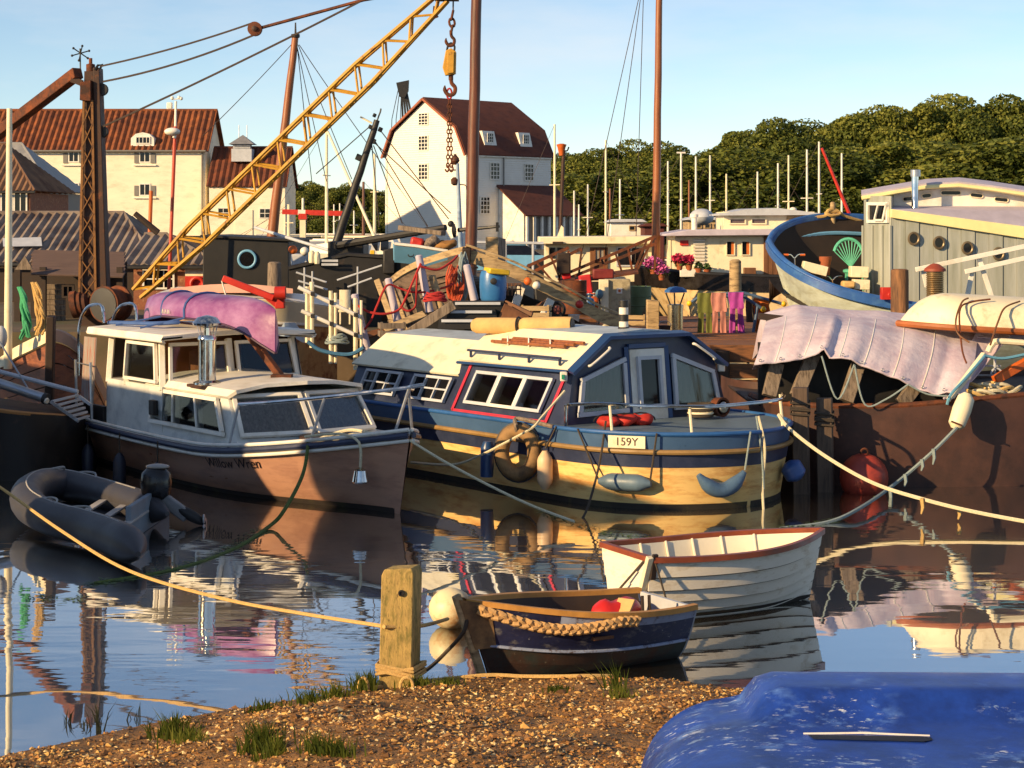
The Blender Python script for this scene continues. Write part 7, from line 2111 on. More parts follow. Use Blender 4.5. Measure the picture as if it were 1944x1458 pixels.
nrm_ = (q1 - q0).cross(q3 - q0).normalized()
for a_, b_ in ((q0, q1), (q1, q2), (q2, q3), (q3, q0)):
    sash.bar(a_ + nrm_ * 0.08, b_ + nrm_ * 0.08, 0.045, 0.03, up=nrm_)
obj('open_sash', sash, WHITE, wh_)
for u in (0.0, 0.36, 0.72, 1.0):
    obj('batten', MB().bar(fwn(u, 590) + nrm_ * 0.02, fwn(u, 428) + nrm_ * 0.02, 0.05, 0.04, up=nrm_), VB, wh_)
for px, py in ((1735, 453), (1783, 461), (1837, 471), (1896, 482)):
    c = at(px, py, d - 0.06)
    ph = obj('porthole', MB().tube([c + V((0.10 * math.cos(q), 0, 0.115 * math.sin(q))) for q in [k * math.pi / 10 for k in range(20)]], 0.026, 7, closed=True), mat('bronze ring', S(120, 104, 80), 0.4, metal=0.5) if 'bronze ring' not in MATS else MATS['bronze ring'], wh_)
    obj('pane', MB().prism([c + V((0.10 * math.cos(q), -0.01, 0.115 * math.sin(q))) for q in [k * math.pi / 10 for k in range(20)]], (0, 0.02, 0)), DARKGLASS, ph)
fp_ = thing('steel_flue', 'bright steel flue with collar on the wheelhouse roof', 'flue', tuple(at(1737, 398, d + 0.6)))
obj('pipe', MB().lathe([(0.085, 0), (0.07, 0.05), (0.07, 0.75)], at(1737, 398, d + 0.55), 16), CHROME, fp_)
obj('collar', MB().lathe([(0.10, 0), (0.10, 0.13), (0.08, 0.14)], at(1738, 335, d + 0.55), 16), STEEL, fp_)

# trestle ladder against the wheelhouse
ld = thing('trestle', 'white wooden trestle rails leaning before the portholes', 'trestle', tuple(at(1850, 600, 36.6)))
for x0, y0, x1, y1, w in ((1738, 512, 1990, 458, 0.09), (1832, 516, 1990, 480, 0.09)):
    obj('rail', MB().bar(at(x0, y0, 36.5), at(x1, y1, 36.5), 0.05, w), WHITE, ld, bev=0.006)
for x0, y0, x1, y1 in ((1846, 514, 1834, 574), (1858, 488, 1886, 574), (1752, 510, 1760, 545)):
    obj('leg', MB().bar(at(x0, y0, 36.6), at(x1, y1, 36.6), 0.09, 0.06, up=V((0, 1, 0))), WHITE, ld, bev=0.006)
rc = thing('ribbed_flue', 'ribbed metal flue with red conical cap by the upturned dinghy', 'flue', tuple(at(1776, 580, 36)))
prf = []
for k in range(18):
    prf += [(0.145, 0.035 * k), (0.17, 0.035 * k + 0.012), (0.17, 0.035 * k + 0.022)]
obj('pipe', MB().lathe(prf, at(1775, 574, 36), 18), mat('bronze ribbing', S(160, 136, 100), 0.35, metal=0.7, var=0.3), rc)
obj('cap', MB().lathe([(0.21, 0), (0.2, 0.05), (0.09, 0.13), (0.03, 0.15)], at(1775, 515, 36), 18), mat('brick red cap', S(138, 62, 40), 0.6), rc)
solo('tall_timber_pile', 'stout round timber pile before the wheelhouse corner', 'pile', MB().lathe([(0.165, -1.8), (0.165, 0.6), (0.16, 0.78), (0.12, 0.80)], at(1708, 594, 34.5), 14), mat('brown pile timber', S(140, 98, 64), 0.85, var=0.4, sc=6, stretch=(5, 5, 0.5), col2=S(74, 52, 40), thr=0.55, soft=0.1))  # one brown timber tone with darker patches at random
solo('red_box', 'small red fuel box beside the wheelhouse foot', 'box', MB().box(at(1684, 557, 37.2), (0.24, 0.2, 0.24)).lathe([(0.05, 0), (0.05, 0.02)], at(1690, 560, 37.09), 10, Matrix.Rotation(R(90), 3, 'X')), RED, bev=0.03)

# ------------------------------------------------------------------ dark barge under the lilac tarpaulin
tb_ = thing('covered_barge', 'brown barge under a lilac tarpaulin at the right', 'barge', tuple(on(1750, 920, 0)))
BARGEH = mat('red brown barge steel', S(80, 52, 43), 0.6, var=0.2, sc=1.5, col2=S(50, 34, 30), thr=0.54, soft=0.12, sc2=1.0)
bd_ = 26.9
shr = smooth_pts([at(*q) for q in [(1425, 752, 29.5), (1450, 762, 28), (1500, 770, 27.3), (1600, 774, 27), (1720, 772, 26.9), (1840, 762, 26.9), (1944, 752, 27), (2150, 735, 27.4)]], 4)
wlr = [V((p.x + (0.25 if i < 6 else 0.05), p.y + 0.15, -0.2)) for i, p in enumerate(shr)]
obj('hull', MB().sheet([wlr, shr], 0.06), BARGEH, tb_)
obj('far_side', MB().loft([[p + V((0, 4.2, 0)) for p in shr], [V((p.x, p.y + 4.2, -0.2)) for p in shr]]), BARGEH, tb_)
obj('deck', MB().loft([[p - V((0, 0, 0.12)) for p in shr], [p + V((0, 4.2, -0.12)) for p in shr]]), DKBROWN, tb_)
obj('rail_cap', MB().tube([p + V((0, -0.02, 0.02)) for p in shr], 0.045, 8), RUST, tb_)
for x0, y0, x1, y1 in ((1546, 668, 1512, 752), (1630, 690, 1606, 762), (1740, 730, 1712, 766), (1475, 690, 1460, 752)):
    obj('knee', MB().bar(at(x0, y0, 27.35), at(x1, y1, 27.2), 0.2, 0.12, up=V((0, 1, 0))), WOODGREY, tb_, bev=0.01)
obj('hold_side', MB().prism([at(1440, 770, 28.0), at(1830, 770, 28.0), at(1830, 660, 28.0), at(1440, 650, 28.0)], (0, 0.1, 0)), BLACKTAR, tb_)
obj('tilt_frame', MB().bar(at(1440, 600, 29.2), at(1870, 650, 29.2), 0.1, 0.1), DKBROWN, tb_)
# tarpaulin: grid from far eave over the ridge to the scalloped near edge
LILAC = mat('lilac tarpaulin', S(212, 198, 206), 0.65, var=0.10, sc=2.5, col2=S(182, 158, 172), thr=0.58, soft=0.14, sc2=1.6, bump=0.5, bsc=7, bdist=0.03)
def tarp_col(u):
    px = lerp(1432, 1830, u)
    ridge_y = 584 + 14 * math.sin(u * 6.0) * 0.3 + 46 * max(0, u - 0.1) + 26 * max(0, 0.16 - u) / 0.16
    edge = [(0.0, 692), (0.16, 686), (0.3, 672), (0.33, 662), (0.36, 680), (0.46, 684), (0.55, 700), (0.66, 716), (0.78, 736), (0.87, 750), (0.92, 744), (1.0, 756)]
    for (a, ya), (b, yb) in zip(edge, edge[1:]):
        if u <= b:
            ey = lerp(ya, yb, (u - a) / (b - a)); break
    col = []
    pr_ = at(lerp(px, px + 22, 1), ridge_y, 29.3)
    pe_ = at(px, ey, 27.0)
    kn = lerp(pr_, pe_, 0.45) + V((0, -0.32, 0.14))
    bk = pr_ + V((0.1, 2.4, -0.75))
    top_b = pr_ + V((0.03, 0.8, 0.02))
    col = smooth_pts([bk, top_b, pr_, kn, lerp(kn, pe_, 0.55) + V((0, -0.10, 0.02)), pe_], 4)
    out = []
    for j, p in enumerate(col):
        v = j / (len(col) - 1)
        w = 0.012 * math.sin(u * 47) * v + 0.012 * math.sin(u * 23 + v * 5) + 0.014 * math.sin(v * 9 + u * 11) * v + 0.012 * math.sin(u * 90 + 3 * v) * max(0, v - 0.55)
        out.append(p + V((0.3 * w, -w, w * 0.6)))
    return out
cols = [tarp_col(i / 72) for i in range(73)]
tp_ = thing('tarpaulin', 'lilac tarpaulin draped over the brown barge', 'tarpaulin', tuple(at(1630, 740, 27.5)))
obj('sheet', MB().sheet(cols, 0.012), LILAC, tp_, angle=80)
for u_ in (0.10, 0.24, 0.40, 0.52, 0.66, 0.8):
    cc_ = tarp_col(u_)
    obj('seam', MB().tube([p + V((0, -0.012, 0.008)) for p in cc_[9:]], 0.009, 5), WHITE, tp_)
for i in range(2, 73, 7):
    e_ = cols[i][-1]
    obj('eyelet', MB().tube([e_ + V((0.018 * math.cos(q), -0.016, 0.05 + 0.018 * math.sin(q))) for q in [k * math.pi / 4 for k in range(8)]], 0.006, 4, closed=True), STEEL, tp_)
hem = [c_[-1] + V((0, -0.01, 0.005)) for c_ in cols]
obj('hem', MB().tube(hem, 0.014, 5), LILAC, tp_)
obj('end_sheet', MB().loft([cols[0], [V((p.x + 0.02, lerp(p.y, 29.0, 0.2), at(0, 700, 27.6).z) ) for p in cols[0]]]), LILAC, tp_)
# the front flap swept back towards the right, over a slanting spar
rows = []
for i in range(13):
    v = i / 12
    rows.append([at(lerp(1828 + 20 * math.sin(v * 3), lerp(1812, 1880, v), u / 8), lerp(lerp(754, 632, v), lerp(752, 638, v) - 6 * math.sin(u), u / 8), lerp(27.0, 28.8, v) - 0.05 * math.sin(u * 1.4 + v * 4)) for u in range(9)])
rws = []
for i in range(13):
    v = i / 12
    rws.append([at(lerp(1790, 1860, v) + lerp(0, lerp(20, 80, v), u / 8), lerp(756, 622, v) + 5 * math.sin(u * 0.8 + v * 6), lerp(26.98, 28.7, v) - 0.04 * math.sin(u * 1.4 + v * 4)) for u in range(9)])
obj('flap', MB().sheet(rws, 0.012), LILAC, tp_, angle=80)
back = [[at(lerp(1856, 2150, u / 8), lerp(lerp(606, 622, u / 8), lerp(640, 655, u / 8), v / 3), lerp(29.6, 28.4, v / 3) + 0.03 * math.sin(u * 2)) for u in range(9)] for v in range(4)]
obj('back_sheet', MB().sheet(back, 0.012), LILAC, tp_, angle=80)
solo('slanting_spar', 'cream spar slanting up beside the tarpaulin flap', 'spar', MB().bar(at(1800, 762, 26.85), at(1868, 672, 27.4), 0.07, 0.07), CREAM, bev=0.01)
rope('blue_rope', 'blue rope running along the slanting cream spar', [at(1798, 768, 26.8), at(1806, 748, 26.8), at(1835, 716, 27), at(1866, 680, 27.3), at(1872, 676, 27.35), at(1910, 680, 27.4), at(1990, 662, 27.5)], 0.022, mat('light blue rope', S(96, 152, 178), 0.85, var=0.2, sc=50))
solo('bow_rail', 'cream bent tube rail on the barge foredeck', 'rail', MB().tube(smooth_pts([at(1876, 668, 27.6), at(1884, 654, 27.6), at(1900, 648, 27.6), at(2000, 656, 27.6)], 5), 0.045, 8), CREAM)
coilt = thing('rope_heap', 'heap of buff rope coils on the barge foredeck', 'rope', tuple(at(1870, 752, 27.3)))
for k in range(9):
    c = at(1850 + 14 * (k % 5), 746 - 6 * (k // 3), 27.2 + 0.05 * k)
    obj('coil_turn', MB().tube([c + V((0.24 * math.cos(q + k), 0.16 * math.sin(q + k), 0.05 * math.sin(2 * q + k))) for q in [j * math.pi / 9 for j in range(18)]], 0.028, 6, closed=True), ROPEWHITE if k % 3 else ROPEGOLD, coilt)
solo('orange_plank', 'orange brown plank slanting on the barge foredeck', 'plank', MB().bar(at(1888, 722, 27.6), at(1990, 664, 27.9), 0.12, 0.12), ORANGE, bev=0.01)
wg = thing('windlass', 'small grey windlass frame on the barge foredeck', 'windlass', tuple(at(1884, 740, 27.9)))
for y in (694, 712):
    obj('crossbar', MB().tube([at(1850, y, 27.9), at(1900, y + 1, 27.9)], 0.014, 5), PALEGREY, wg)
obj('upright', MB().tube([at(1888, 740, 27.9), at(1889, 676, 27.9)], 0.02, 6), PALEGREY, wg)
obj('drum', MB().tube([at(1892, 710, 27.8) + V((0.08 * math.cos(q), 0, 0.08 * math.sin(q))) for q in [j * math.pi / 8 for j in range(16)]], 0.016, 6, closed=True), PALEGREY, wg)

# upturned dinghy on the tarpaulin
ud = thing('upturned_dinghy', 'white dinghy lying keel up on the tarpaulin', 'dinghy', tuple(at(1830, 640, 28.5)))
rows = []
for i in range(17):
    u = i / 16
    xx = at(lerp(1710, 2050, u), 632, 28.4).x
    w = 0.68 * (1 - (1 - min(1, u / 0.45)) ** 2.2) if u < 0.45 else 0.68
    hh = 0.50 * (1 - (1 - min(1, u / 0.3)) ** 2.4) if u < 0.3 else 0.5
    zb = at(0, lerp(615, 634, u), 28.4).z
    rows.append([V((xx, 28.6 - w * math.cos(math.pi * j / 12), zb + hh * math.sin(math.pi * j / 12) ** 0.6)) for j in range(13)])
obj('hull', MB().sheet(rows, 0.012), CREAM, ud)
for j in (0, 12):
    obj('gunwale', MB().bar(rows[0][j], rows[-1][j], 0.05, 0.11) if False else MB().tube([r_[j] for r_ in rows], 0.05, 8), mat('varnished gunwale', S(150, 84, 40), 0.45, var=0.25) if 'varnished gunwale' not in MATS else MATS['varnished gunwale'], ud)
rope('lashing_line', 'thin brown cord looped over the upturned dinghy', [at(1840, 650, 27.4), at(1818, 632, 27.5), at(1815, 605, 27.7), at(1826, 574, 28), at(1838, 566, 28.1)], 0.014, BROWN)
rope('lashing_line', 'long brown cord arching across the upturned dinghy keel', [at(1835, 690, 27.3), at(1826, 660, 27.4), at(1822, 590, 27.8), at(1842, 574, 28), at(1880, 568, 28.1)], 0.014, RUST)
rope('lashing_line', 'brown cord knotted near the frame edge on the dinghy', [at(1880, 655, 27.4), at(1895, 610, 27.7), at(1908, 584, 27.9), at(1936, 572, 28.1)], 0.014, BROWN)
for k, pts in enumerate([[(1560, 676), (1590, 758), (1622, 692)], [(1622, 692), (1642, 768), (1682, 758), (1724, 730)], [(1724, 730), (1760, 748), (1798, 752)]]):
    rope('lacing_cord', ['grey lacing cord making a deep V under the tarpaulin', 'grey lacing cord slung low below the tarpaulin middle', 'grey lacing cord along the tarpaulin hem near the spar'][k], [at(x, y, 26.75) for x, y in pts], 0.013, ROPEGREY, k=6)

# piles, red buoy, long fender and mooring lines at the right
PILE = mat('wet pile timber', S(98, 80, 66), 0.8, var=0.3, sc=6, stretch=(5, 5, 0.5), col2=S(58, 46, 40), thr=0.55, soft=0.1)
for px0, px1, yt, lab, dd in ((1503, 1533, 737, 'square mooring pile nearer the blue boat bow', 26.2), (1549, 1579, 757, 'shorter square mooring pile against the barge side', 26.4)):
    t = thing('square_pile', lab, 'pile', tuple(at((px0 + px1) / 2, 920, dd)), 0, 'mooring piles beside the barge')
    a0, a1 = at(px0, yt, dd), at(px1, yt, dd)
    obj('shaft', MB().prism([a0, a1, V((a1.x + 0.03, dd - 0.02, -0.4)), V((a0.x + 0.02, dd - 0.02, -0.4))], (0.05, 0.22, 0)), PILE, t, bev=0.015)
    for k in range(4):
        zz = a0.z - 0.2 - 0.045 * k - 0.02 * (k % 2)
        obj('rope_turn', MB().tube([V((a0.x - 0.02, dd - 0.03, zz)), V((a1.x + 0.02, dd - 0.03, zz - 0.02)), V((a1.x + 0.07, dd + 0.24, zz)), V((a0.x + 0.03, dd + 0.25, zz))], 0.016, 6, closed=True), ROPEDARK, t)
rbp = on(1640, 934, 0)
rbu = thing('mooring_buoy', 'round faded red buoy floating beside the barge', 'buoy', tuple(rbp))
obj('body', MB().ball(V((rbp.x, rbp.y, 0.2)), 0.34, 20, 12), mat('faded red plastic', S(168, 62, 44), 0.5, var=0.2, sc=3, col2=S(120, 44, 34), thr=0.56, soft=0.1), rbu)
obj('eye', MB().tube([V((rbp.x, rbp.y - 0.05, 0.56)) + V((0.05 * math.cos(q), 0, 0.05 * math.sin(q))) for q in [j * math.pi / 6 for j in range(12)]], 0.015, 5, closed=True), RUST, rbu)
fw_ = thing('long_fender', 'long cream fender hung from the barge rail', 'fender', tuple(at(1822, 812, 26.5)))
obj('body', MB().tube([at(1837, 746, 26.6), at(1834, 756, 26.6), at(1826, 778, 26.55), at(1816, 806, 26.5), at(1813, 814, 26.5)], [0.05, 0.12, 0.135, 0.12, 0.06], 14), CREAM, fw_)
obj('band', MB().tube([at(1806, 800, 26.35), at(1826, 808, 26.35)], 0.014, 5), RUST, fw_)
ln1 = [at(1478, 787, 25.6), at(1500, 815, 25.4), at(1570, 868, 25), at(1660, 918, 24.4), at(1760, 950, 23.8), at(1860, 974, 23.3), at(1990, 998, 22.8)]
rope('mooring_line', 'cream mooring line from the blue boat bow towards the frame edge', ln1, 0.026, ROPEWHITE)
ln2 = [at(1816, 812, 26.4), at(1770, 858, 26.2), at(1700, 918, 25.9), on(1630, 966, 0.1), on(1570, 992, 0.01), on(1480, 1004, -0.02)]
for p in ln2:
    p.z = max(p.z, -0.02)
rope('mooring_line', 'weedy grey mooring line dropping from the long fender into water', ln2, 0.026, ROPEGREY)
for k, (px, py, ln, c, lab) in enumerate([(1772, 856, 26, ROPEGREY, 'wisp of grey weed high on the dropping line'), (1750, 876, 18, ROPEGREY, 'short wisp of weed below the first one'), (1718, 904, 20, ROPEGREY, 'wisp of weed near the crossing ropes'), (1690, 930, 46, ROPEGREY, 'long strand of weed below the crossing ropes'), (1662, 946, 30, ROPEGREEN, 'green strand of weed left of the crossing'),
                             (1628, 968, 26, ROPEGREEN, 'green weed low on the dropping line'), (1750, 950, 26, ROPEGOLD, 'tan weed knot on the cream mooring line'), (1820, 968, 18, ROPEGOLD, 'second tan weed knot nearer the frame edge')]):
    dd = 25.9 if k < 6 else 23.8
    solo('weed_strand', lab, 'weed', MB().tube([at(px, py - 4, dd), at(px + 2, py + ln * 0.5, dd), at(px - 1, py + ln, dd)], [0.03, 0.025, 0.01], 5), c)
rope('dangling_line', 'pair of pale lines dangling from the blue boat bow into water', [at(1440, 790, 25.0), at(1452, 850, 24.9), at(1448, 930, 24.9), at(1452, 1000, 24.7)], 0.018, ROPEWHITE)
rope('dangling_line', 'shorter pale line dangling beside the bow rail', [at(1436, 790, 25.0), at(1446, 860, 24.9), at(1450, 928, 24.9)], 0.014, ROPEGREY)
rope('anchor_line', 'dark line slanting down from the number plate into water', [at(1150, 800, 25.0), at(1138, 880, 24.6), at(1115, 965, 24.2), at(1092, 1004, 23.9)], 0.016, ROPEDARK)
rope('bow_line', 'white doubled line from the crimson panel to the tyre', [at(1072, 742, 25.6), at(1030, 790, 25.4), at(1010, 812, 25.3), at(960, 840, 25.6), at(912, 864, 26), at(860, 882, 26.4), at(780, 878, 27)], 0.018, ROPEWHITE)
rope('bow_line', 'cream line crossing the water from the cruiser bow past the tyre', [at(778, 836, 24.0), at(840, 874, 23.6), at(910, 912, 23.4), at(970, 942, 23.3), at(1010, 960, 23.2), at(1040, 972, 23.2), at(1090, 990, 22.9)], 0.018, ROPEWHITE)

# ------------------------------------------------------------------ brown boat and gear at the left edge
lbt = thing('brown_smack', 'brown wooden boat with cream gunwale, bow towards us at the left', 'boat', tuple(at(95, 800, 30.4)))
stp = at(97, 634, 29.8)
gl = smooth_pts([stp, at(70, 648, 30.2), at(30, 668, 30.9), at(0, 688, 31.4), at(-60, 720, 32.8)], 5)
gr_ = smooth_pts([stp, at(122, 640, 30.1), at(150, 660, 30.6), at(178, 700, 31.4), at(200, 750, 32.8)], 5)
BRH = mat('pinkish brown hull planks', S(150, 92, 66), 0.6, var=0.25, sc=3, stretch=(1, 1, 4), col2=S(90, 54, 42), thr=0.54, soft=0.12)
def low_row(c, k):
    return [V((lerp(p.x, stp.x, k * (1 - i / (len(c) - 1)) * 0.6 + 0.12 * k), p.y + 0.12 * k, lerp(p.z, -0.15, k))) for i, p in enumerate(c)]
for nm_, c in (('l', gl), ('r', gr_)):
    for k in range(6):
        a_, b_ = low_row(c, 0.06 + k / 6 * 0.94), low_row(c, 0.06 + (k + 1) / 6 * 0.94 - 0.01)
        obj('plank', MB().sheet([[p + V((0, -0.014, 0)) for p in a_], b_] if nm_ == 'r' else [b_, [p + V((0, -0.014, 0)) for p in a_]], 0.04), BRH, lbt)
    rws_ = [[p + V((0, -0.06, 0.08)) for p in c], [p + V((0, -0.08, -0.10)) for p in c], [p + V((0, 0.1, -0.1)) for p in c], [p + V((0, 0.1, 0.08)) for p in c]]
    obj('gunwale', MB().loft(rws_ + [rws_[0]]), CREAM if nm_ == 'l' else mat('dull buff gunwale', S(176, 150, 128), 0.7, var=0.2), lbt)  # right gunwale is a duller buff than the left
obj('stem', MB().bar(at(97, 600, 29.65), at(92, 850, 29.9), 0.13, 0.16, up=V((0, 1, 0))), DKBROWN, lbt, bev=0.02)
obj('deck', MB().loft([[p - V((0, -0.05, 0.25)) for p in gl], [p - V((0, -0.05, 0.25)) for p in gr_]]), DKBROWN, lbt)
def hank(name, label, px, y0, y1, dd, m, seed, w):
    g = random.Random(seed)
    t = thing(name, label, 'rope', tuple(at(px, y1, dd)))
    for k in range(14):
        x0 = px + g.uniform(-5, 5)
        pts = [at(x0 - 10, y0, dd)] + [at(x0 + w * math.sin(j * 1.3 + k) * 0.4 + (j / 5) * 14 - 6, lerp(y0, y1, j / 5), dd - 0.04 * math.sin(j * 2 + k)) for j in range(1, 5)] + [at(x0 + g.uniform(-w, w) * 0.8, y1 + g.uniform(-12, 6), dd)]
        obj('strand', MB().tube(smooth_pts(pts, 4), g.uniform(0.012, 0.022), 6), m, t)
    return t
hank('green_hank', 'hank of green rope hung beside the white mast', 46, 545, 640, 29.9, ROPETEAL, 3, 10)
hank('golden_hank', 'hank of golden rope hung at the brown boat stem', 74, 536, 632, 29.6, ROPEGOLD, 4, 9)
solo('white_float', 'pale float at the left edge below the white mast', 'float', MB().ball(at(2, 640, 29.8), (0.1, 0.1, 0.18), 12, 8), PALEGREY)
sp_ = thing('silver_boom', 'silver tube boom with round end cap at the left edge', 'spar', tuple(at(60, 780, 28.5)))
obj('tube', MB().tube([at(-60, 708, 28.6), at(84, 756, 28.2)], 0.075, 12), STEEL, sp_)
obj('end_cap', MB().tube([at(84, 756, 28.2), at(90, 758, 28.18)], [0.085, 0.085], 14), BLACK, sp_)
obj('end_disc', MB().tube([at(88, 761, 28.1), at(90, 762, 28.09)], [0.05, 0.04], 12), WHITE, sp_)
obj('wire', MB().tube([at(-6, 640, 28.5), at(62, 752, 28.3)], 0.014, 5), STEEL, sp_)
solo('upper_spar', 'thin grey spar above the silver boom', 'spar', MB().tube([at(-60, 690, 29), at(148, 744, 28.6)], 0.035, 8), PALEGREY)
sb_ = thing('swim_ladder', 'grey slatted boarding ladder at the cruiser stern', 'ladder', tuple(at(140, 800, 28.6)))
for x0, y0, x1, y1 in ((96, 762, 150, 800), (150, 752, 172, 768)):
    obj('side_bar', MB().bar(at(x0, y0, 28.6), at(x1, y1, 28.6), 0.06, 0.04), PALEGREY, sb_)
for k in range(6):
    obj('slat', MB().bar(at(100 + 9 * k, 762 + 7 * k, 28.5), at(150 + 4 * k - 2, 750 + 8 * k, 28.9), 0.05, 0.03), PALEGREY, sb_)
lowb = thing('low_punt', 'low dark punt with a tan rubbing strip at the left edge', 'boat', tuple(on(40, 860, 0)))
pp = smooth_pts([at(-60, 770, 27.6), at(20, 782, 27.5), at(90, 788, 28.0), at(150, 790, 29.2), at(200, 786, 30.8)], 4)
obj('hull', MB().sheet([[V((p.x * 0.99, p.y + 0.1, -0.1)) for p in pp], pp], 0.05), BLACKTAR, lowb)
obj('strip', MB().tube([p + V((0, -0.03, 0)) for p in pp], 0.035, 6), mat('tan strip', S(160, 112, 62), 0.6), lowb)
obj('deck', MB().loft([pp, [p + V((0, 1.4, 0)) for p in pp]]), DKBROWN, lowb)

# ------------------------------------------------------------------ black inflatable with outboard
inf = thing('inflatable', 'charcoal inflatable dinghy with outboard motor beside the cruiser', 'dinghy', tuple(on(150, 1010, 0)))
INF = mat('charcoal hypalon', S(60, 58, 62), 0.5, var=0.15, sc=3)
path = smooth_pts([on(262, 1052, 0.2), on(238, 1030, 0.22), on(170, 1004, 0.23), on(100, 985, 0.25), on(58, 962, 0.30), on(52, 938, 0.36), on(80, 921, 0.36), on(130, 922, 0.3), on(200, 940, 0.24), on(270, 962, 0.22), on(318, 976, 0.2)], 5)
nP = len(path)
obj('tube', MB().tube(path, [0.205 * min(1, 0.15 + min(i, nP - 1 - i) / 5) for i in range(nP)], 16), INF, inf)
obj('seam', MB().tube([p + V((0, 0, 0.20)) for p in path[6:-6]], 0.012, 5), mat('pale lifeline', S(160, 156, 152), 0.7), inf)
fl_ = [on(110, 985, 0.06), on(236, 1015, 0.06), on(300, 968, 0.06), on(120, 930, 0.06)]
obj('floor', MB().prism([fl_[0], fl_[1], fl_[2], fl_[3]], (0, 0, 0.03)), RUBBER, inf)
trn = [on(238, 1030, 0.0), on(312, 978, 0.0)]
obj('transom', MB().prism([trn[0], trn[1], trn[1] + V((0, 0, 0.42)), trn[0] + V((0, 0, 0.42))], (0.06, 0.03, 0)), mat('grey transom board', S(120, 130, 140), 0.6), inf, bev=0.01)
for k in range(3):
    p0, p1 = lerp(on(140, 985, 0.24), on(228, 1010, 0.24), k / 2.2), lerp(on(196, 950, 0.24), on(284, 972, 0.24), k / 2.2)
    obj('thwart_slat', MB().bar(p0, p1, 0.10, 0.025), mat('grey slat', S(168, 162, 156), 0.6), inf, bev=0.005)
for (i0, i1) in ((10, 20), (32, 42)):
    pts = [path[j] + V((0.0, 0, 0.20 + 0.03 * math.sin((j - i0) * 1.4))) + V((0.08 * math.sin((j - i0) * 1.4), 0, 0)) for j in range(i0, i1)]
    obj('lifeline', MB().tube(smooth_pts(pts, 3), 0.014, 5), MATS['pale lifeline'], inf)
om = thing('outboard_motor', 'black outboard motor clamped on the inflatable', 'outboard', tuple(on(275, 1000, 0.1)))
oc = lerp(trn[0], trn[1], 0.6) + V((0.06, 0, 0.33))
obj('cowl', MB().loft([[oc + V((0.02 + r_ * math.cos(q) * 1.2, r_ * math.sin(q), z)) for q in [k * math.pi / 7 for k in range(14)]] for r_, z in ((0.10, 0.0), (0.15, 0.06), (0.165, 0.2), (0.15, 0.32), (0.08, 0.40))], closed=True, cap0=True, cap1=True), mat('black cowl gloss', S(24, 22, 24), 0.25), om)
obj('cowl_cap', MB().ball(oc + V((0.04, 0, 0.40)), (0.15, 0.11, 0.035), 14, 7), mat('grey cowl cap', S(150, 144, 138), 0.4), om)
obj('leg', MB().bar(oc + V((0.08, 0, 0.02)), oc + V((0.42, -0.02, -0.22)), 0.1, 0.16), mat('grey motor leg', S(128, 126, 126), 0.5), om, bev=0.02)
obj('gear_case', MB().ball(oc + V((0.45, -0.02, -0.2)), (0.22, 0.07, 0.07), 12, 8, Matrix.Rotation(R(30), 3, 'Y')), BLACK, om)
for k in range(3):
    a = k * 2 * math.pi / 3
    obj('propeller_blade', MB().ball(oc + V((0.62, 0.07 * math.cos(a) - 0.02, -0.3 + 0.07 * math.sin(a))), (0.02, 0.06, 0.06), 8, 6), STEEL, om)
obj('clamp', MB().box(oc + V((-0.04, 0, -0.06)), (0.12, 0.16, 0.2)), BLACK, om, bev=0.02)
# ------------------------------------------------------------------ white clinker dinghy
dh = V((0.90, 0.436, 0)).normalized()
dnear = on(1236, 1062, 0.62)                          # top of the near transom corner
dperp = V((-dh.y, dh.x, 0))
DB, DL = 1.12, 2.15
dst = V((dnear.x, dnear.y, 0)) + dperp * (0.46)
DM, drz = frame((dst.x, dst.y, 0), (dh.x, dh.y))
wd = thing('clinker_dinghy', 'white clinker dinghy with brown gunwale afloat off the bank', 'dinghy', tuple(DM.translation), drz)
dsh = lambda s: 0.56 + 0.05 * (1 - s) ** 2 + 0.10 * s * s
df = hull_fn(DL, DB, -0.10, dsh, ws=0.84, bp=2.3, mid=0.42, p=0.42, rake=0.16, keelrise=0.12)
CLINK = mat('dinghy white paint', S(236, 226, 208), 0.5, var=0.08, sc=3, col2=S(190, 170, 140), thr=0.62, soft=0.1, sc2=3, stretch=(1, 1, 3))
NPL = 7
for side in (-1, 1):
    for k in range(NPL):
        t0, t1 = (k / NPL) ** 1.5, ((k + 1) / NPL) ** 1.5
        t0 = max(t0, 0.004)
        rows = [[], []]
        for i in range(25):
            s = 0.996 * i / 24
            ta_ = max(0.0, t0 - 0.012)
            lo_p = df(s, t0 * 0.995, side); hi_p = df(s, t1, side)
            out = V((0, side * 0.030, -0.012)) * (1 if s < 0.97 else 0.3)
            rows[0].append(lo_p + out)
            rows[1].append(hi_p)
        obj('plank', MB().sheet(rows if side > 0 else rows[::-1], 0.014), CLINK, wd, world=False)
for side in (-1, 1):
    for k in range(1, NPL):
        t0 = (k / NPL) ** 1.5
        obj('lap_shadow_line', MB().tube([df(0.985 * i / 24, t0 * 0.985, side) + V((0, side * 0.006, -0.012)) for i in range(25)], 0.007, 4), DKBROWN, wd, world=False)  # dark tubes stand in for the shadow line beneath each plank lap
boot(df, -0.10, dsh, wd, BOOT, z1=0.05, keelrise=0.12, out=0.034)
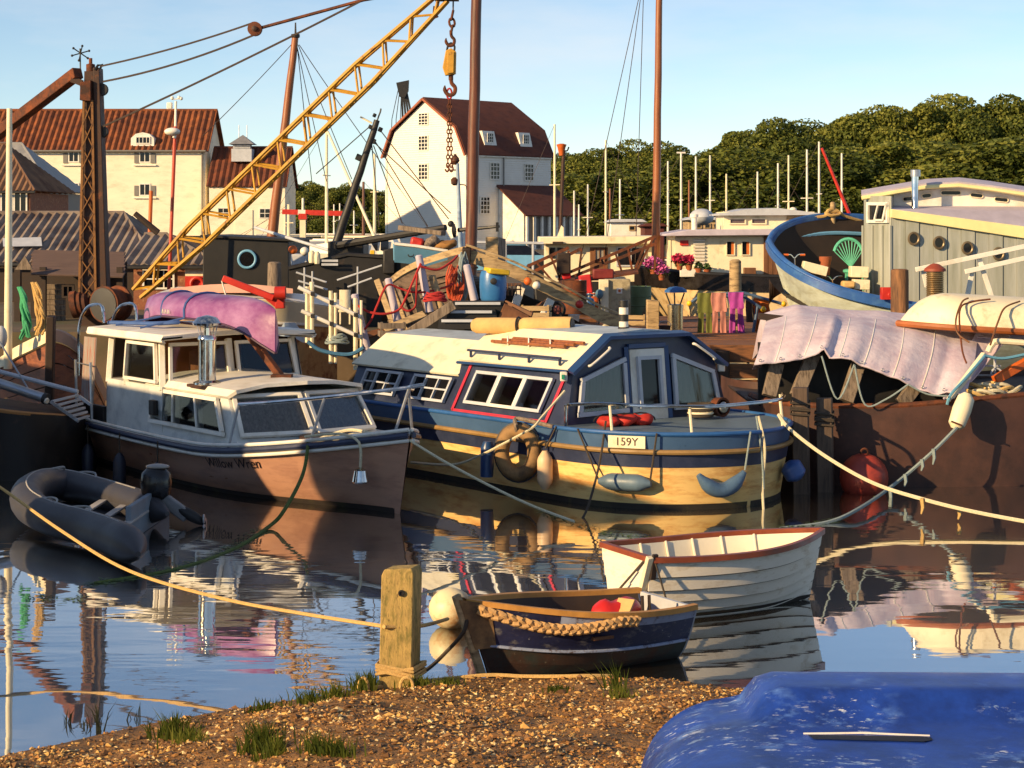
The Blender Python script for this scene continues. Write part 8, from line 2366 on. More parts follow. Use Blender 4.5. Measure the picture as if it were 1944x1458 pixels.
# transom planks, lapped
for k in range(5):
    t0, t1 = 0.05 + 0.95 * k / 5, 0.05 + 0.95 * (k + 1) / 5
    q = [df(0, t0, -1), df(0, t0, 1), df(0, t1, 1), df(0, t1, -1)]
    lo_o = V((-0.025, 0, 0))
    obj('transom_plank', MB().prism([q[0] + lo_o, q[1] + lo_o, q[2] + lo_o * 0.5, q[3] + lo_o * 0.5], (0.03, 0, 0)), CLINK, wd, world=False)
obj('corner_post', MB().bar(df(0, 0.1, -1) + V((-0.03, -0.02, 0)), df(0, 1, -1) + V((-0.035, -0.03, 0.04)), 0.06, 0.05), CREAM, wd, world=False, bev=0.006)
obj('corner_knee', MB().bar(df(0, 0.75, -1) + V((0.02, -0.035, 0)), df(0, 1, -1) + V((0.02, -0.035, 0.06)), 0.05, 0.03), DKBROWN, wd, world=False)
GUN = mat('varnished dinghy gunwale', S(132, 64, 36), 0.45, var=0.25, sc=5)
for side in (-1, 1):
    c = [df(0.997 * i / 26, 1, side) + V((0, side * 0.01, 0.012)) for i in range(27)]
    rws_ = [[p + V((0, side * 0.03, 0.022)) for p in c], [p + V((0, side * 0.03, -0.03)) for p in c], [p + V((0, -side * 0.03, -0.03)) for p in c], [p + V((0, -side * 0.03, 0.022)) for p in c]]
    obj('gunwale', MB().loft(rws_ + [rws_[0]]), GUN, wd, world=False)
obj('transom_cap', MB().bar(df(0, 1, -1) + V((-0.01, 0, 0.012)), df(0, 1, 1) + V((-0.01, 0, 0.012)), 0.06, 0.05), GUN, wd, world=False)
INSW = mat('dinghy inside paint', S(232, 222, 198), 0.6, var=0.08)
rws_ = []
for i in range(21):
    s = lerp(0.015, 0.975, i / 20)
    rws_.append([df(s, max(0.12, 1 - j / 6), -1, 0.03) + V((0, 0, -0.01)) for j in range(7)] + [df(s, max(0.12, j / 6), 1, 0.03) + V((0, 0, -0.01)) for j in range(7)])
obj('lining', MB().loft(rws_), INSW, wd, world=False)
obj('thwart', MB().box((1.42, 0, 0.36), (0.24, 0.64, 0.03)), mat('red brown thwart', S(146, 82, 62), 0.5, var=0.2), wd, world=False, bev=0.006)
obj('stern_thwart', MB().box((0.25, 0, 0.36), (0.34, 0.66, 0.03)), INSW, wd, world=False, bev=0.006)
for k in range(5):
    obj('rib', MB().tube([df(0.2 + 0.14 * k, max(0.12, 1 - j / 6), -1, 0.04) for j in range(7)] + [df(0.2 + 0.14 * k, max(0.12, j / 6), 1, 0.04) for j in range(7)], 0.012, 5), INSW, wd, world=False)
obj('painter', MB().tube([DM @ V((-0.02, -0.4, 0.62)), DM @ V((-0.12, 0.05, 0.2)), DM @ V((-0.1, 0.2, 0.0))], 0.012, 5), ROPEDARK, wd)
obj('painter', MB().tube([DM @ V((0.02, -0.5, 0.6)), DM @ V((0.16, -0.55, 0.1))], 0.01, 5), ROPEDARK, wd)

# ------------------------------------------------------------------ navy rowing boat on the edge of the bank
bh = V((-0.86, -0.51, 0)).normalized()
BL, BB = 1.88, 1.04
bowp = on(908, 1288, 0.02)
BM, brz = frame((bowp.x - bh.x * BL, bowp.y - bh.y * BL, 0), (bh.x, bh.y))
rbt = thing('rowing_boat', 'worn navy rowing boat with rope fender on the bank edge', 'dinghy', tuple(BM.translation), brz)
bsh = lambda s: 0.46 + 0.20 * s * s + 0.02 * (1 - s)
bf = hull_fn(BL, BB, -0.06, bsh, ws=0.80, bp=2.1, mid=0.42, p=0.45, rake=0.24, keelrise=0.06)
NAVW = mat('worn navy gloss', S(34, 38, 70), 0.4, var=0.3, sc=4, col2=S(98, 96, 100), thr=0.60, soft=0.05, sc2=5, stretch=(1, 1, 2), col3=S(176, 176, 180), thr3=0.66, sc3=11)
FOUL = mat('blotched brown antifoul', S(62, 40, 30), 0.7, var=0.4, sc=6, col2=S(44, 52, 48), thr=0.5, soft=0.1, sc2=4, col3=S(140, 128, 110), thr3=0.66, sc3=10)
STRK = mat('chipped pale blue strake', S(150, 160, 186), 0.55, var=0.2, sc=6, col2=S(84, 60, 48), thr=0.57, soft=0.05, sc2=8)
def strip_hull(t0, t1, m, nm, out=0.0, s0=0.0, s1=0.996):
    for side in (-1, 1):
        rows = [[bf(lerp(s0, s1, i / 26), t0, side) + V((0, side * out, 0)) for i in range(27)], [bf(lerp(s0, s1, i / 26), (t0 + t1) / 2, side) + V((0, side * out, 0)) for i in range(27)], [bf(lerp(s0, s1, i / 26), t1, side) + V((0, side * out, 0)) for i in range(27)]]
        obj(nm, MB().sheet(rows if side > 0 else rows[::-1], 0.016), m, rbt, world=False)
strip_hull(0.004, 0.25, FOUL, 'bottom_plank')
strip_hull(0.25, 0.46, FOUL, 'bottom_plank', 0.002)
strip_hull(0.46, 0.66, NAVW, 'side_plank', 0.006)
strip_hull(0.66, 0.84, NAVW, 'side_plank', 0.008)
strip_hull(0.84, 1.0, STRK, 'sheer_strake', 0.014, 0.0, 0.7)
strip_hull(0.84, 1.0, NAVW, 'sheer_strake', 0.012, 0.7, 0.996)
for side in (-1, 1):
    obj('rubbing_band', MB().tube([bf(0.99 * i / 26, 0.46, side) + V((0, side * 0.014, 0)) for i in range(27)], 0.014, 6), STRK, rbt, world=False)
    c = [bf(0.996 * i / 26, 1, side) + V((0, side * 0.006, 0.01)) for i in range(27)]
    rws_ = [[p + V((0, side * 0.028, 0.02)) for p in c], [p + V((0, side * 0.028, -0.025)) for p in c], [p + V((0, -side * 0.035, -0.025)) for p in c], [p + V((0, -side * 0.035, 0.02)) for p in c]]
    obj('gunwale', MB().loft(rws_ + [rws_[0]]), mat('honey gunwale wood', S(186, 132, 62), 0.6, var=0.25, sc=5) if 'honey gunwale wood' not in MATS else MATS['honey gunwale wood'], rbt, world=False)
q = [bf(0, t, -1) for t in (0.05, 0.3, 0.6, 1)] + [bf(0, t, 1) for t in (1, 0.6, 0.3, 0.05)]
obj('transom', MB().prism([p + V((0.012, 0, 0)) for p in q], (-0.035, 0, 0)), PALEGREY, rbt, world=False)
rws_ = []
for i in range(21):
    s = lerp(0.02, 0.96, i / 20)
    rws_.append([bf(s, max(0.15, 1 - j / 6), -1, 0.03) + V((0, 0, -0.012)) for j in range(7)] + [bf(s, max(0.15, j / 6), 1, 0.03) + V((0, 0, -0.012)) for j in range(7)])
obj('lining', MB().loft(rws_), mat('dark brown boat inside', S(58, 44, 34), 0.8, var=0.3), rbt, world=False)
obj('thwart', MB().box((0.95, 0, 0.33), (0.2, 0.9, 0.03)), BROWN, rbt, world=False, bev=0.006)
# braided rope fender on the near gunwale; near side is local +1
side_n = 1 if (BM @ V((1, 1, 0))).y < (BM @ V((1, -1, 0))).y else -1
braid = thing('rope_fender', 'braided buff rope fender along the near gunwale of the navy boat', 'fender', tuple(BM @ (bf(0.5, 0.6, side_n))))
cpts = [bf(lerp(0.97, 0.36, i / 60), 0.93 - 0.14 * math.sin(math.pi * min(1, i / 50)), side_n) + V((0, side_n * 0.05, 0.0)) for i in range(61)]
for ph in range(3):
    pts = []
    for i, p in enumerate(cpts):
        a = i * 0.75 + ph * 2.094
        pts.append(BM @ (p + V((0, side_n * 0.020 * math.sin(2 * a), 0.026 * math.cos(a)))))
    obj('strand', MB().tube(pts, 0.024, 6), mat('buff braided rope', S(190, 150, 100), 0.9, var=0.25, sc=50, bump=0.7, bsc=120) if 'buff braided rope' not in MATS else MATS['buff braided rope'], braid)
obj('bow_pad', MB().loft([[bf(0.93, t, -1) + V((0.0, -0.018, 0)) for t in (1.02, 0.75, 0.45)] + [bf(0.93, t, 1) + V((0, 0.018, 0)) for t in (0.45, 0.75, 1.02)], [bf(0.998, t, -1) + V((0.05, -0.03, 0)) for t in (1.04, 0.75, 0.4)] + [bf(0.998, t, 1) + V((0.05, 0.03, 0)) for t in (0.4, 0.75, 1.04)]], cap1=True), mat('tan leather bow pad', S(150, 116, 76), 0.8, var=0.3, sc=6, col2=S(84, 66, 50), thr=0.55, soft=0.1), rbt, world=False)
obj('stem', MB().bar(bf(0.998, 0.05, 1) + V((0.05, 0, 0)), bf(0.998, 1.0, 1) + V((0.07, 0, 0.06)), 0.05, 0.07), WOODLT, rbt, world=False, bev=0.01)
solo('red_cushion', 'red float cushion lying in the navy rowing boat', 'cushion', lump(MB().ball(BM @ V((0.44, -side_n * 0.12, 0.42)), (0.28, 0.15, 0.09), 20, 12, Matrix.Rotation(brz + 0.2, 3, 'Z')), 0.012, 3), mat('scarlet vinyl', S(206, 40, 34), 0.45, var=0.15))
solo('bailer_boards', 'tan board ends leaning in the navy rowing boat', 'board', MB().bar(BM @ V((0.62, 0.1 * side_n, 0.30)), BM @ V((0.42, 0.0, 0.52)), 0.16, 0.02), TANC, bev=0.004)
for k, x in enumerate((0.35, 0.42)):
    solo('oar_shaft', ['thin dark oar shaft inside the navy boat', 'second dark oar shaft beside the red cushion'][k], 'oar', MB().tube([BM @ V((x, 0.25 * side_n, 0.2)), BM @ V((x - 0.02, 0.2 * side_n, 0.58))], 0.014, 6), DKBROWN)

# white mooring buoy by its bow
bu = on(856, 1190, 0)
byo = thing('mooring_buoy', 'white and orange stained buoy at the navy boat bow', 'buoy', tuple(bu))
obj('body', MB().ball(V((bu.x, bu.y, 0.17)), (0.205, 0.205, 0.19), 20, 12), mat('stained white plastic', S(232, 214, 170), 0.5, var=0.1, sc=3, col2=S(190, 118, 44), thr=0.57, soft=0.1, sc2=3.5), byo)
obj('collar', MB().lathe([(0.05, -0.08), (0.06, 0.02), (0.03, 0.05)], V((bu.x + 0.17, bu.y - 0.1, 0.22)), 10, Matrix.Rotation(R(60), 3, 'Y')), RUST, byo)
rope('painter', 'dark painter from the navy boat stem to the timber post', [BM @ V((BL + 0.1, 0, 0.56)), on(880, 1200, 0.42), on(845, 1240, 0.2), on(815, 1268, 0.1), on(780, 1290, 0.06), on(756, 1296, 0.1)], 0.017, ROPEDARK)

# ------------------------------------------------------------------ timber post on the bank
pst = on(748, 1306, 0.07)
pd = pst.y
tpz = at(755, 1082, pd).z
post = thing('timber_post', 'square lichened mooring post with a bolt hole on the bank', 'post', (pst.x, pst.y, 0.0))
LICH = mat('lichened post timber', S(176, 146, 84), 0.85, var=0.3, sc=9, stretch=(3, 3, 0.8), col2=S(112, 104, 48), thr=0.56, soft=0.08, sc2=7, col3=S(92, 74, 46), thr3=0.6, sc3=20, bump=0.6, bsc=45)
hw = 0.115
q0 = V((at(717, 1300, pd).x, pd, -0.15)); q1 = V((at(779, 1300, pd).x, pd, -0.15))
t0_ = V((at(724, 1082, pd).x, pd, tpz)); t1_ = V((at(785, 1082, pd).x, pd, tpz + 0.01))
dep = V((0.06, 0.22, 0))
obj('shaft', MB().loft([[q0, q1, q1 + dep, q0 + dep], [lerp(q0, t0_, 0.96), lerp(q1, t1_, 0.96), lerp(q1, t1_, 0.96) + dep, lerp(q0, t0_, 0.96) + dep], [t0_ + V((0.02, 0.02, 0)), t1_ + V((-0.02, 0.02, 0)), t1_ + dep - V((0.02, 0.02, 0)), t0_ + dep + V((0.02, -0.02, 0))]], closed=True, cap0=True, cap1=True), LICH, post, bev=0.008)
hc = at(762, 1126, pd - 0.005)
obj('bolt_hole', MB().lathe([(0.026, 0), (0.026, 0.012), (0.016, 0.013), (0.016, 0.002)], hc, 14, Matrix.Rotation(R(90), 3, 'X')), BLACK, post)
lash = thing('post_lashing', 'golden rope turns knotted round the timber post foot', 'rope', (pst.x, pst.y - 0.1, 0.05))
for k, (y0, y1) in enumerate(((1262, 1276), (1272, 1290), (1280, 1270), (1266, 1284))):
    a, b = at(714, y0, pd - 0.03), at(784, y1, pd - 0.03)
    obj('turn', MB().tube([a, b, b + dep * 1.15 + V((0.02, 0, 0)), a + dep * 1.15 - V((0.03, 0, 0))], 0.013, 6, closed=True), ROPEGOLD, lash)
for cx2, cy2, rx2, ry2 in ((772, 1302, 12, 16), (690, 1305, 9, 18)):
    obj('loop', MB().tube([at(cx2 + rx2 * math.cos(q), cy2 + ry2 * math.sin(q), pd - 0.1) for q in [k * math.pi / 8 for k in range(16)]], 0.013, 6, closed=True), ROPEGOLD, lash)
rope('shore_line', 'golden mooring line from the left edge to the timber post', [at(-40, 905, 19.5), at(0, 925, 19.2), at(120, 1010, 18.2), at(246, 1084, 17.2), at(420, 1136, 16.4), at(580, 1166, 15.8), at(715, 1187, pd + 0.1), at(735, 1190, pd - 0.02), at(800, 1188, pd + 0.3), at(850, 1175, pd + 1.6)], 0.016, ROPEGOLD)
rope('ground_rope', 'tan rope lying along the top of the shingle', [V((x, edge_y(x) - dy, bank_z(x, edge_y(x) - dy) + 0.02)) for x, dy in ((-1.1, 0.32), (-0.85, 0.2), (-0.6, 0.16), (-0.2, 0.22), (0.1, 0.25), (0.35, 0.3), (0.6, 0.32), (0.8, 0.26))], 0.016, ROPEGOLD)
rope('shore_rope', 'weed grown rope sagging from the cruiser bow into the water', [CM @ (cf(0.86, 1, -1) + V((0, 0.05, 0.05))), on(575, 900, 0.55), on(540, 968, 0.2), on(510, 1000, 0.03), on(440, 1044, 0.0), on(330, 1082, 0.0), on(180, 1108, 0.0)], 0.024, ROPEGREEN)

def weed(label, pts, n, seed):
    g = random.Random(seed)
    mb = MB()
    pts = smooth_pts(pts, 6)
    for _ in range(n):
        p = pts[g.randrange(len(pts))] + V((g.gauss(0, 0.06), g.gauss(0, 0.1), 0.006))
        a = g.uniform(0, 6.28)
        l_ = g.uniform(0.04, 0.14)
        dx = V((math.cos(a) * l_, math.sin(a) * l_ * 0.6, g.uniform(0, 0.012)))
        s_ = V((-dx.y, dx.x, 0)).normalized() * 0.012
        mb.add([p - s_, p + s_, p + dx], [(0, 1, 2)])
    solo('floating_weed', label, 'weed', mb, GREENF, kind='stuff')
weed('green weed trailing along the rope below the cruiser name', [on(500, 1004, 0.0), on(420, 1048, 0.0), on(300, 1088, 0.0), on(180, 1110, 0.0)], 320, 1)
weed('green weed floating below the tyre fender', [on(1030, 972, 0.0), on(1090, 994, 0.0), on(1160, 1015, 0.0), on(1240, 1026, 0.0)], 240, 2)
weed('green weed floating right of the dangling lines', [on(1480, 1004, 0.0), on(1530, 1000, 0.0), on(1580, 988, 0.0)], 110, 3)
weed('small green weed patch on the still water at the left', [on(80, 1135, 0.0), on(140, 1138, 0.0)], 70, 4)

# grass and reeds on the water edge
GRASS = leaf_material('grass blades', S(52, 64, 20), S(92, 104, 34), S(150, 148, 62))
REED = mat('dark reeds', S(44, 48, 26), 0.8, var=0.3)
def tuft(label, px, py, n, h, spread, seed, m=GRASS, name='grass_tuft', z=None, cat='grass'):
    g = random.Random(seed)
    c = on(px, py, 0.1 if z is None else z)
    if z is None:
        for _ in range(4):
            c = on(px, py, max(0, bank_z(c.x, c.y)))
    mb = MB()
    for _ in range(n):
        a, r_ = g.uniform(0, 6.28), abs(g.gauss(0, spread))
        b = c + V((math.cos(a) * r_ * 1.15, math.sin(a) * r_ * 0.6, -0.02))
        hh = h * g.uniform(0.4, 1.0)
        ln = V((g.gauss(0, 0.3), g.gauss(0, 0.25), 0)) * hh
        w_ = V((g.uniform(0.003, 0.007), 0.002, 0))
        m1_, tp2 = b + ln * 0.35 + V((0, 0, hh * 0.6)), b + ln + V((0, 0, hh))
        mb.add([b - w_, b + w_, m1_ + w_ * 0.7, m1_ - w_ * 0.7, tp2], [(0, 1, 2, 3), (3, 2, 4)])
    solo(name, label, cat, mb, m)
for k, (px, py, n, h, sp2, lab) in enumerate([(330, 1402, 150, 0.22, 0.10, 'green grass tuft low on the bank at the left'), (360, 1415, 90, 0.16, 0.09, 'shorter grass beside the left tuft'), (498, 1430, 150, 0.26, 0.09, 'tall grass tuft in the lit shingle'), (520, 1440, 70, 0.18, 0.08, 'thin grass at the foot of the tall tuft'),
                                      (600, 1432, 80, 0.18, 0.08, 'small tuft between tall grass and frame edge'), (640, 1436, 90, 0.16, 0.07, 'low spreading tuft near the lower frame edge'), (505, 1352, 70, 0.14, 0.08, 'thin grass on the water edge left of the post'), (590, 1338, 90, 0.17, 0.08, 'grass on the water edge nearer the post'),
                                      (640, 1325, 80, 0.15, 0.08, 'grass fringe two paces left of the post'), (685, 1312, 90, 0.18, 0.07, 'grass clump touching the post rope'), (700, 1300, 70, 0.16, 0.06, 'grass blades behind the post foot'), (800, 1302, 90, 0.12, 0.10, 'dark grass right of the post'),
                                      (1170, 1312, 26, 0.28, 0.05, 'bright single grass blades before the navy boat'), (1180, 1325, 60, 0.13, 0.08, 'low grass under the bright blades'), (850, 1300, 90, 0.1, 0.07, 'low dark grass below the navy boat bow'), (1060, 1312, 90, 0.08, 0.07, 'low grass along the ground rope')]):
    tuft(lab, px, py, int(n * 1.3), h, sp2 * 0.8, 40 + k)
for k, (px, py, n, h, lab) in enumerate([(128, 1372, 7, 0.14, 'small bent reed sprig standing in the shallows'), (190, 1388, 12, 0.30, 'tallest dark reeds standing in the shallows'), (168, 1380, 5, 0.1, 'short reed stubs left of the tallest reeds'), (250, 1366, 6, 0.16, 'leaning reed sprig in the shallows nearest the bank')]):
    tuft(lab, px, py, n, h, 0.03, 90 + k, REED, 'reed_clump', 0.0, 'reed')

# ------------------------------------------------------------------ scuffed blue tender lying keel up in the near corner
bt = thing('blue_tender', 'scuffed bright blue tender lying keel up on the bank', 'dinghy', (2.4, 10.6, 0.3))
BLT = mat('scuffed blue fibreglass', S(34, 72, 168), 0.38, var=0.25, sc=2, col2=S(22, 40, 98), thr=0.54, soft=0.14, sc2=1.5, bump=0.12, bsc=30)
def scuffs(m):
    """long fine scratches and chafed patches worn through the gel coat"""
    n, l = m.node_tree.nodes, m.node_tree.links
    p = n['Principled BSDF']
    base = p.inputs['Base Color'].links[0].from_socket
    tc = n.new('ShaderNodeTexCoord')
    for rot, sc, lo, hi, col, gate in ((0.5, (9, 24, 9), 0.60, 0.66, S(206, 218, 232), 0.50), (-0.7, (10, 22, 9), 0.60, 0.67, S(150, 178, 214), 0.48), (0.1, (5, 7, 6), 0.54, 0.70, S(88, 126, 198), 0.44), (1.2, (11, 30, 9), 0.615, 0.66, S(216, 222, 228), 0.50)):
        mp = n.new('ShaderNodeMapping'); mp.inputs['Rotation'].default_value = (0, 0, rot); mp.inputs['Scale'].default_value = sc
        l.new(tc.outputs['Object'], mp.inputs[0])
        t = n.new('ShaderNodeTexNoise'); t.inputs['Scale'].default_value = 1.0; t.inputs['Detail'].default_value = 7; t.inputs['Roughness'].default_value = 0.62
        l.new(mp.outputs[0], t.inputs['Vector'])
        g = n.new('ShaderNodeTexNoise'); g.inputs['Scale'].default_value = 1.9; g.inputs['Detail'].default_value = 3
        l.new(tc.outputs['Object'], g.inputs['Vector'])
        a1 = n.new('ShaderNodeMapRange'); a1.inputs[1].default_value, a1.inputs[2].default_value = lo, hi; l.new(t.outputs['Fac'], a1.inputs[0])
        a2 = n.new('ShaderNodeMapRange'); a2.inputs[1].default_value, a2.inputs[2].default_value = gate, gate + 0.12; l.new(g.outputs['Fac'], a2.inputs[0])
        mu = n.new('ShaderNodeMath'); mu.operation = 'MULTIPLY'; l.new(a1.outputs[0], mu.inputs[0]); l.new(a2.outputs[0], mu.inputs[1])
        mx = n.new('ShaderNodeMix'); mx.data_type = 'RGBA'
        l.new(mu.outputs[0], mx.inputs[0]); l.new(base, mx.inputs[6]); mx.inputs[7].default_value = col
        base = mx.outputs[2]
    l.new(base, p.inputs['Base Color'])
scuffs(BLT)
rows = []
for i in range(40):
    u = i / 39
    x = lerp(0.70, 5.2, u ** 2.2)
    e = min(1.0, (x - 0.70) / 0.62)
    k = math.sqrt(max(0.0, 1 - (1 - e) ** 2))              # rounding of the left end
    st_ = min(1.0, max(0.0, (x - 1.30) / 0.17)); st_ = st_ * st_ * (3 - 2 * st_)      # where the raised keel box begins
    dz = -0.006 * (x - 0.7)
    yf_, yb_ = lerp(10.2, 8.7, k), lerp(10.5, 11.2, k)
    zt = lerp(0.5, 0.93, k ** 0.8) + dz
    bx_ = lerp(zt, 1.11 + dz, st_)
    prof = [(yf_, 0.38), (yf_ + 0.02, lerp(0.4, zt, 0.5)), (lerp(yf_, yb_, 0.10), lerp(0.4, zt, 0.88)), (lerp(yf_, yb_, 0.3), zt - 0.01), (lerp(yf_, yb_, 0.52), zt + 0.012), (lerp(yf_, yb_, 0.68), lerp(zt + 0.02, bx_, 0.10)),
            (lerp(yf_, yb_, 0.755), lerp(zt + 0.02, bx_, 0.55)), (lerp(yf_, yb_, 0.79), lerp(zt + 0.01, bx_, 0.93)), (lerp(yf_, yb_, 0.84), bx_), (lerp(yf_, yb_, 0.95), bx_ - 0.004), (lerp(yf_, yb_, 0.99), lerp(zt, bx_, 0.6) - 0.03), (yb_, 0.5)]
    rows.append(smooth_pts([V((x, y, z)) for y, z in prof], 4))
obj('hull', MB().loft(rows, cap0=True, cap1=True), BLT, bt, angle=60)
obj('slot', MB().loft([[(1.60, 10.26, 0.951), (2.2, 10.24, 0.948), (2.26, 10.23, 0.945)], [(1.62, 10.18, 0.949), (2.2, 10.14, 0.946), (2.26, 10.18, 0.944)]]), BLACK, bt)
obj('slot_lip', MB().tube([(1.58, 10.28, 0.95), (1.9, 10.285, 0.953), (2.26, 10.26, 0.944)], 0.006, 6), WHITE, bt)

# ------------------------------------------------------------------ unseen sheds added beyond the left edge of the view to shade the cruiser's side
def added_shade_shed(name, label, a, b, width, z):
    a, b = V((a[0], a[1], 0)), V((b[0], b[1], 0))
    u = (b - a).normalized()
    n_ = V((-u.y, u.x, 0))
    if n_.x > 0:
        n_ = -n_
    t = thing(name, label, 'shed', tuple((a + b) / 2 + n_ * width / 2))
    c, e = b + n_ * width, a + n_ * width
    obj('wall', MB().prism([p + V((0, 0, 0.5)) for p in (a, b, c, e)], (0, 0, z - 0.6)), BLACKTAR, t)
    k = max(3, int((b - a).length / 0.3))
    for i in range(k):
        p0 = lerp(a, b, (i + 0.5) / k) - n_ * 0.02
        obj('board', MB().box(p0 + V((0, 0, (z + 0.4) / 2)), ((b - a).length / k - 0.02, 0.05, z - 0.6), rz=math.atan2(u.y, u.x)), DKBROWN, t)
    obj('roof', MB().prism([p + V((0, 0, z - 0.1)) for p in (a - n_ * 0.2 - u * 0.1, b - n_ * 0.2 + u * 0.1, c + n_ * 0.2 + u * 0.1, e + n_ * 0.2 - u * 0.1)], (0, 0, 0.14)), CORRUG, t)
    for p in (a, b, c, e):
        obj('pile', MB().lathe([(0.15, -0.8), (0.15, 0.6)], p - V((0, 0, 0)) + (((a + c) / 2 - p) * 0.08), 10), DKBROWN, t)
added_shade_shed('shade_shed_far', 'unseen tarred shed added off the left edge to shade the cruiser side', (-15.6, 27.0), (-10.9, 19.8), 4.0, 4.3)
added_shade_shed('shade_shed_near', 'unseen tarred shed added off the left edge to shade bow and inflatable', (-10.3, 18.7), (-8.6, 15.8), 3.0, 4.7)

# ------------------------------------------------------------------ yard clutter on the quay edge and the jetty
def slat_crate(label, c, w, dp, h, m, rz=0.0):
    t = thing('slatted_crate', label, 'crate', tuple(c), rz)
    k = max(2, int(h / 0.09))
    for i in range(k):
        z = (i + 0.5) * h / k
        obj('slat', MB().box((0, -dp / 2, z), (w, 0.015, h / k * 0.72)), m, t, world=False)
        obj('slat', MB().box((-w / 2, 0, z), (0.015, dp - 0.02, h / k * 0.72)), m, t, world=False)
        obj('slat', MB().box((w / 2, 0, z), (0.015, dp - 0.02, h / k * 0.72)), m, t, world=False)
    for sx in (-1, 1):
        obj('corner', MB().box((sx * (w / 2 - 0.02), -dp / 2 + 0.03, h / 2), (0.035, 0.035, h)), m, t, world=False)
    obj('base', MB().box((0, 0, 0.012), (w - 0.02, dp - 0.02, 0.02)), m, t, world=False)
def put(px, py, d):
    return at(px, py, d)
PLAST = mat('turquoise fish box plastic', S(70, 150, 160), 0.5, var=0.2)
slat_crate('slatted grey crate beside the black boarding steps', put(744, 640, 31.6), 0.42, 0.32, 0.26, WOODGREY, 0.2)
slat_crate('bleached slatted crate under the hulk rail beam', put(1018, 604, 33.6), 0.5, 0.34, 0.24, WOODLT, -0.15)
slat_crate('brown slatted crate on the jetty left of the service pillar', put(1110, 612, 45), 0.5, 0.4, 0.34, BROWN, 0.1)
slat_crate('pale slatted crate between the bollard and the striped chimney', put(1208, 618, 43), 0.44, 0.36, 0.26, WOODLT, -0.2)
def drum(label, c, r, h, m):
    t = thing('oil_drum', label, 'drum', tuple(c))
    obj('shell', MB().lathe([(r * 0.95, 0), (r, 0.01), (r, h * 0.32), (r * 1.05, h * 0.34), (r, h * 0.36), (r, h * 0.64), (r * 1.05, h * 0.66), (r, h * 0.68), (r, h - 0.01), (r * 0.96, h), (r * 0.9, h - 0.02)], c, 20), m, t)
    obj('bung', MB().lathe([(0.03, 0), (0.03, 0.015)], V(c) + V((r * 0.5, 0, h - 0.01)), 8), STEEL, t)
drum('rusty oil drum behind the golden timber of the hulk', put(1090, 596, 39.2), 0.26, 0.7, RUST)
drum('faded green oil drum beside the service pillar', put(1216, 600, 47.5), 0.27, 0.75, mat('faded green drum paint', S(92, 112, 78), 0.6, var=0.25, col2=S(110, 64, 36), thr=0.6))
def gas(label, c, m):
    t = thing('gas_bottle', label, 'gas bottle', tuple(c))
    obj('body', MB().lathe([(0.12, 0), (0.15, 0.04), (0.15, 0.38), (0.12, 0.46), (0.05, 0.5)], c, 16), m, t)
    obj('valve', MB().lathe([(0.03, 0.48), (0.03, 0.56), (0.045, 0.56), (0.045, 0.6)], c, 8), STEEL, t)
    obj('collar', MB().tube([V(c) + V((0.09 * math.cos(q), 0.09 * math.sin(q), 0.57)) for q in [k * math.pi / 6 for k in range(12)]], 0.012, 5, closed=True), m, t)
gas('orange gas bottle standing at the jetty back edge', put(1128, 600, 48), ORANGE)
gas('blue gas bottle beside the orange one', put(1118, 602, 47.6), BLUE)
def bucket(label, c, m):
    t = thing('bucket', label, 'bucket', tuple(c))
    obj('pail', MB().lathe([(0.09, 0), (0.13, 0.24), (0.14, 0.25), (0.125, 0.24), (0.085, 0.02)], c, 16), m, t)
    obj('handle', MB().tube([V(c) + V((0.13 * math.cos(q), -0.02, 0.25 + 0.10 * math.sin(q))) for q in [k * math.pi / 8 for k in range(9)]], 0.007, 5), STEEL, t)
bucket('black bucket on the jetty before the lamp bollard', put(1262, 640, 40.6), RUBBER)
bucket('white bucket beside the brown slatted crate', put(1090, 618, 44), WHITE)
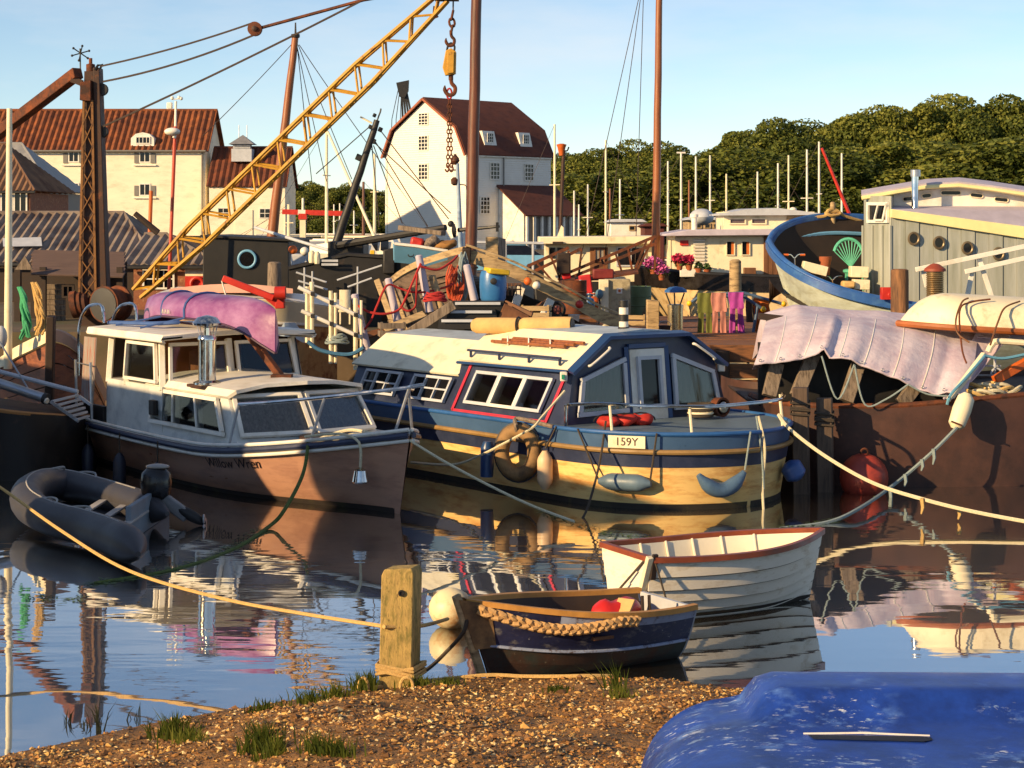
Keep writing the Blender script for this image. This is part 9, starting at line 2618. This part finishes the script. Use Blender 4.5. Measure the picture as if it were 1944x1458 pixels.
for k, (px, py, d, lab) in enumerate([(770, 612, 32.6, 'bleached plank lying slantwise under the tall leaning post'), (812, 606, 32.8, 'grey plank propped between the short cream posts'), (712, 628, 33.4, 'dark plank on edge beside the first leaning post'), (930, 596, 32.2, 'tan plank leaning on the barrel foot')]):
    a = at(px - 40, py + 14, d); b = at(px + 36, py - 16 + 6 * k, d + 0.3)
    solo('loose_plank', lab, 'plank', MB().bar(a, b, 0.16, 0.035, up=V((0, -0.6, 0.8))), [WOODLT, WOODGREY, BROWN, TANC][k], bev=0.006)
for k, (px, py, d, m, lab) in enumerate([(1160, 622, 43.5, ROPEWHITE, 'coil of pale rope lying on the jetty planks'), (826, 570, 33.0, ROPERED, 'coil of red rope heaped behind the short cream post'), (640, 650, 33.0, ROPEGREY, 'coil of grey rope at the foot of the white handrail')]):
    t = thing('rope_coil', lab, 'rope', tuple(at(px, py, d)))
    for j in range(5):
        c = at(px, py, d) + V((0, 0, 0.03 * j))
        obj('turn', MB().tube([c + V(((0.2 - 0.015 * j) * math.cos(q + j), (0.18 - 0.015 * j) * math.sin(q + j), 0.012 * math.sin(3 * q + j))) for q in [i * math.pi / 9 for i in range(18)]], 0.02, 6, closed=True), m, t)
# fishing floats and a life ring hung on the hulk rail
for k, (px, py, c, lab) in enumerate([(1002, 528, ORANGE, 'orange float tied to the hulk rail'), (1018, 536, WHITE, 'white float tied next to the orange one'), (1100, 572, RED, 'red float hanging near the end of the hulk rail')]):
    t = thing('net_float', lab, 'float', tuple(at(px, py + 10, 34.4)))
    obj('ball', MB().ball(at(px, py + 6, 34.4), 0.075, 12, 8), c, t)
    obj('cord', MB().tube([at(px, py - 4, 34.45), at(px, py + 2, 34.4)], 0.01, 5), ROPEDARK, t)
mot = thing('lobster_pot', 'round topped lobster pot on the hulk deck behind the barrel', 'pot', tuple(at(970, 570, 34.2)))
for k in range(5):
    obj('hoop', MB().tube([at(956 + 8 * k, 560, 34.0 + 0.02 * k) + V((0, 0.16 * math.cos(q), 0.2 * math.sin(q))) for q in [i * math.pi / 8 for i in range(9)]], 0.012, 5), BROWN, mot)
for k in range(5):
    q = math.pi * (k + 1) / 6
    obj('batten', MB().tube([at(954, 560, 34.0) + V((0, 0.16 * math.cos(q), 0.2 * math.sin(q))), at(990, 560, 34.1) + V((0, 0.16 * math.cos(q), 0.2 * math.sin(q)))], 0.009, 5), BROWN, mot)
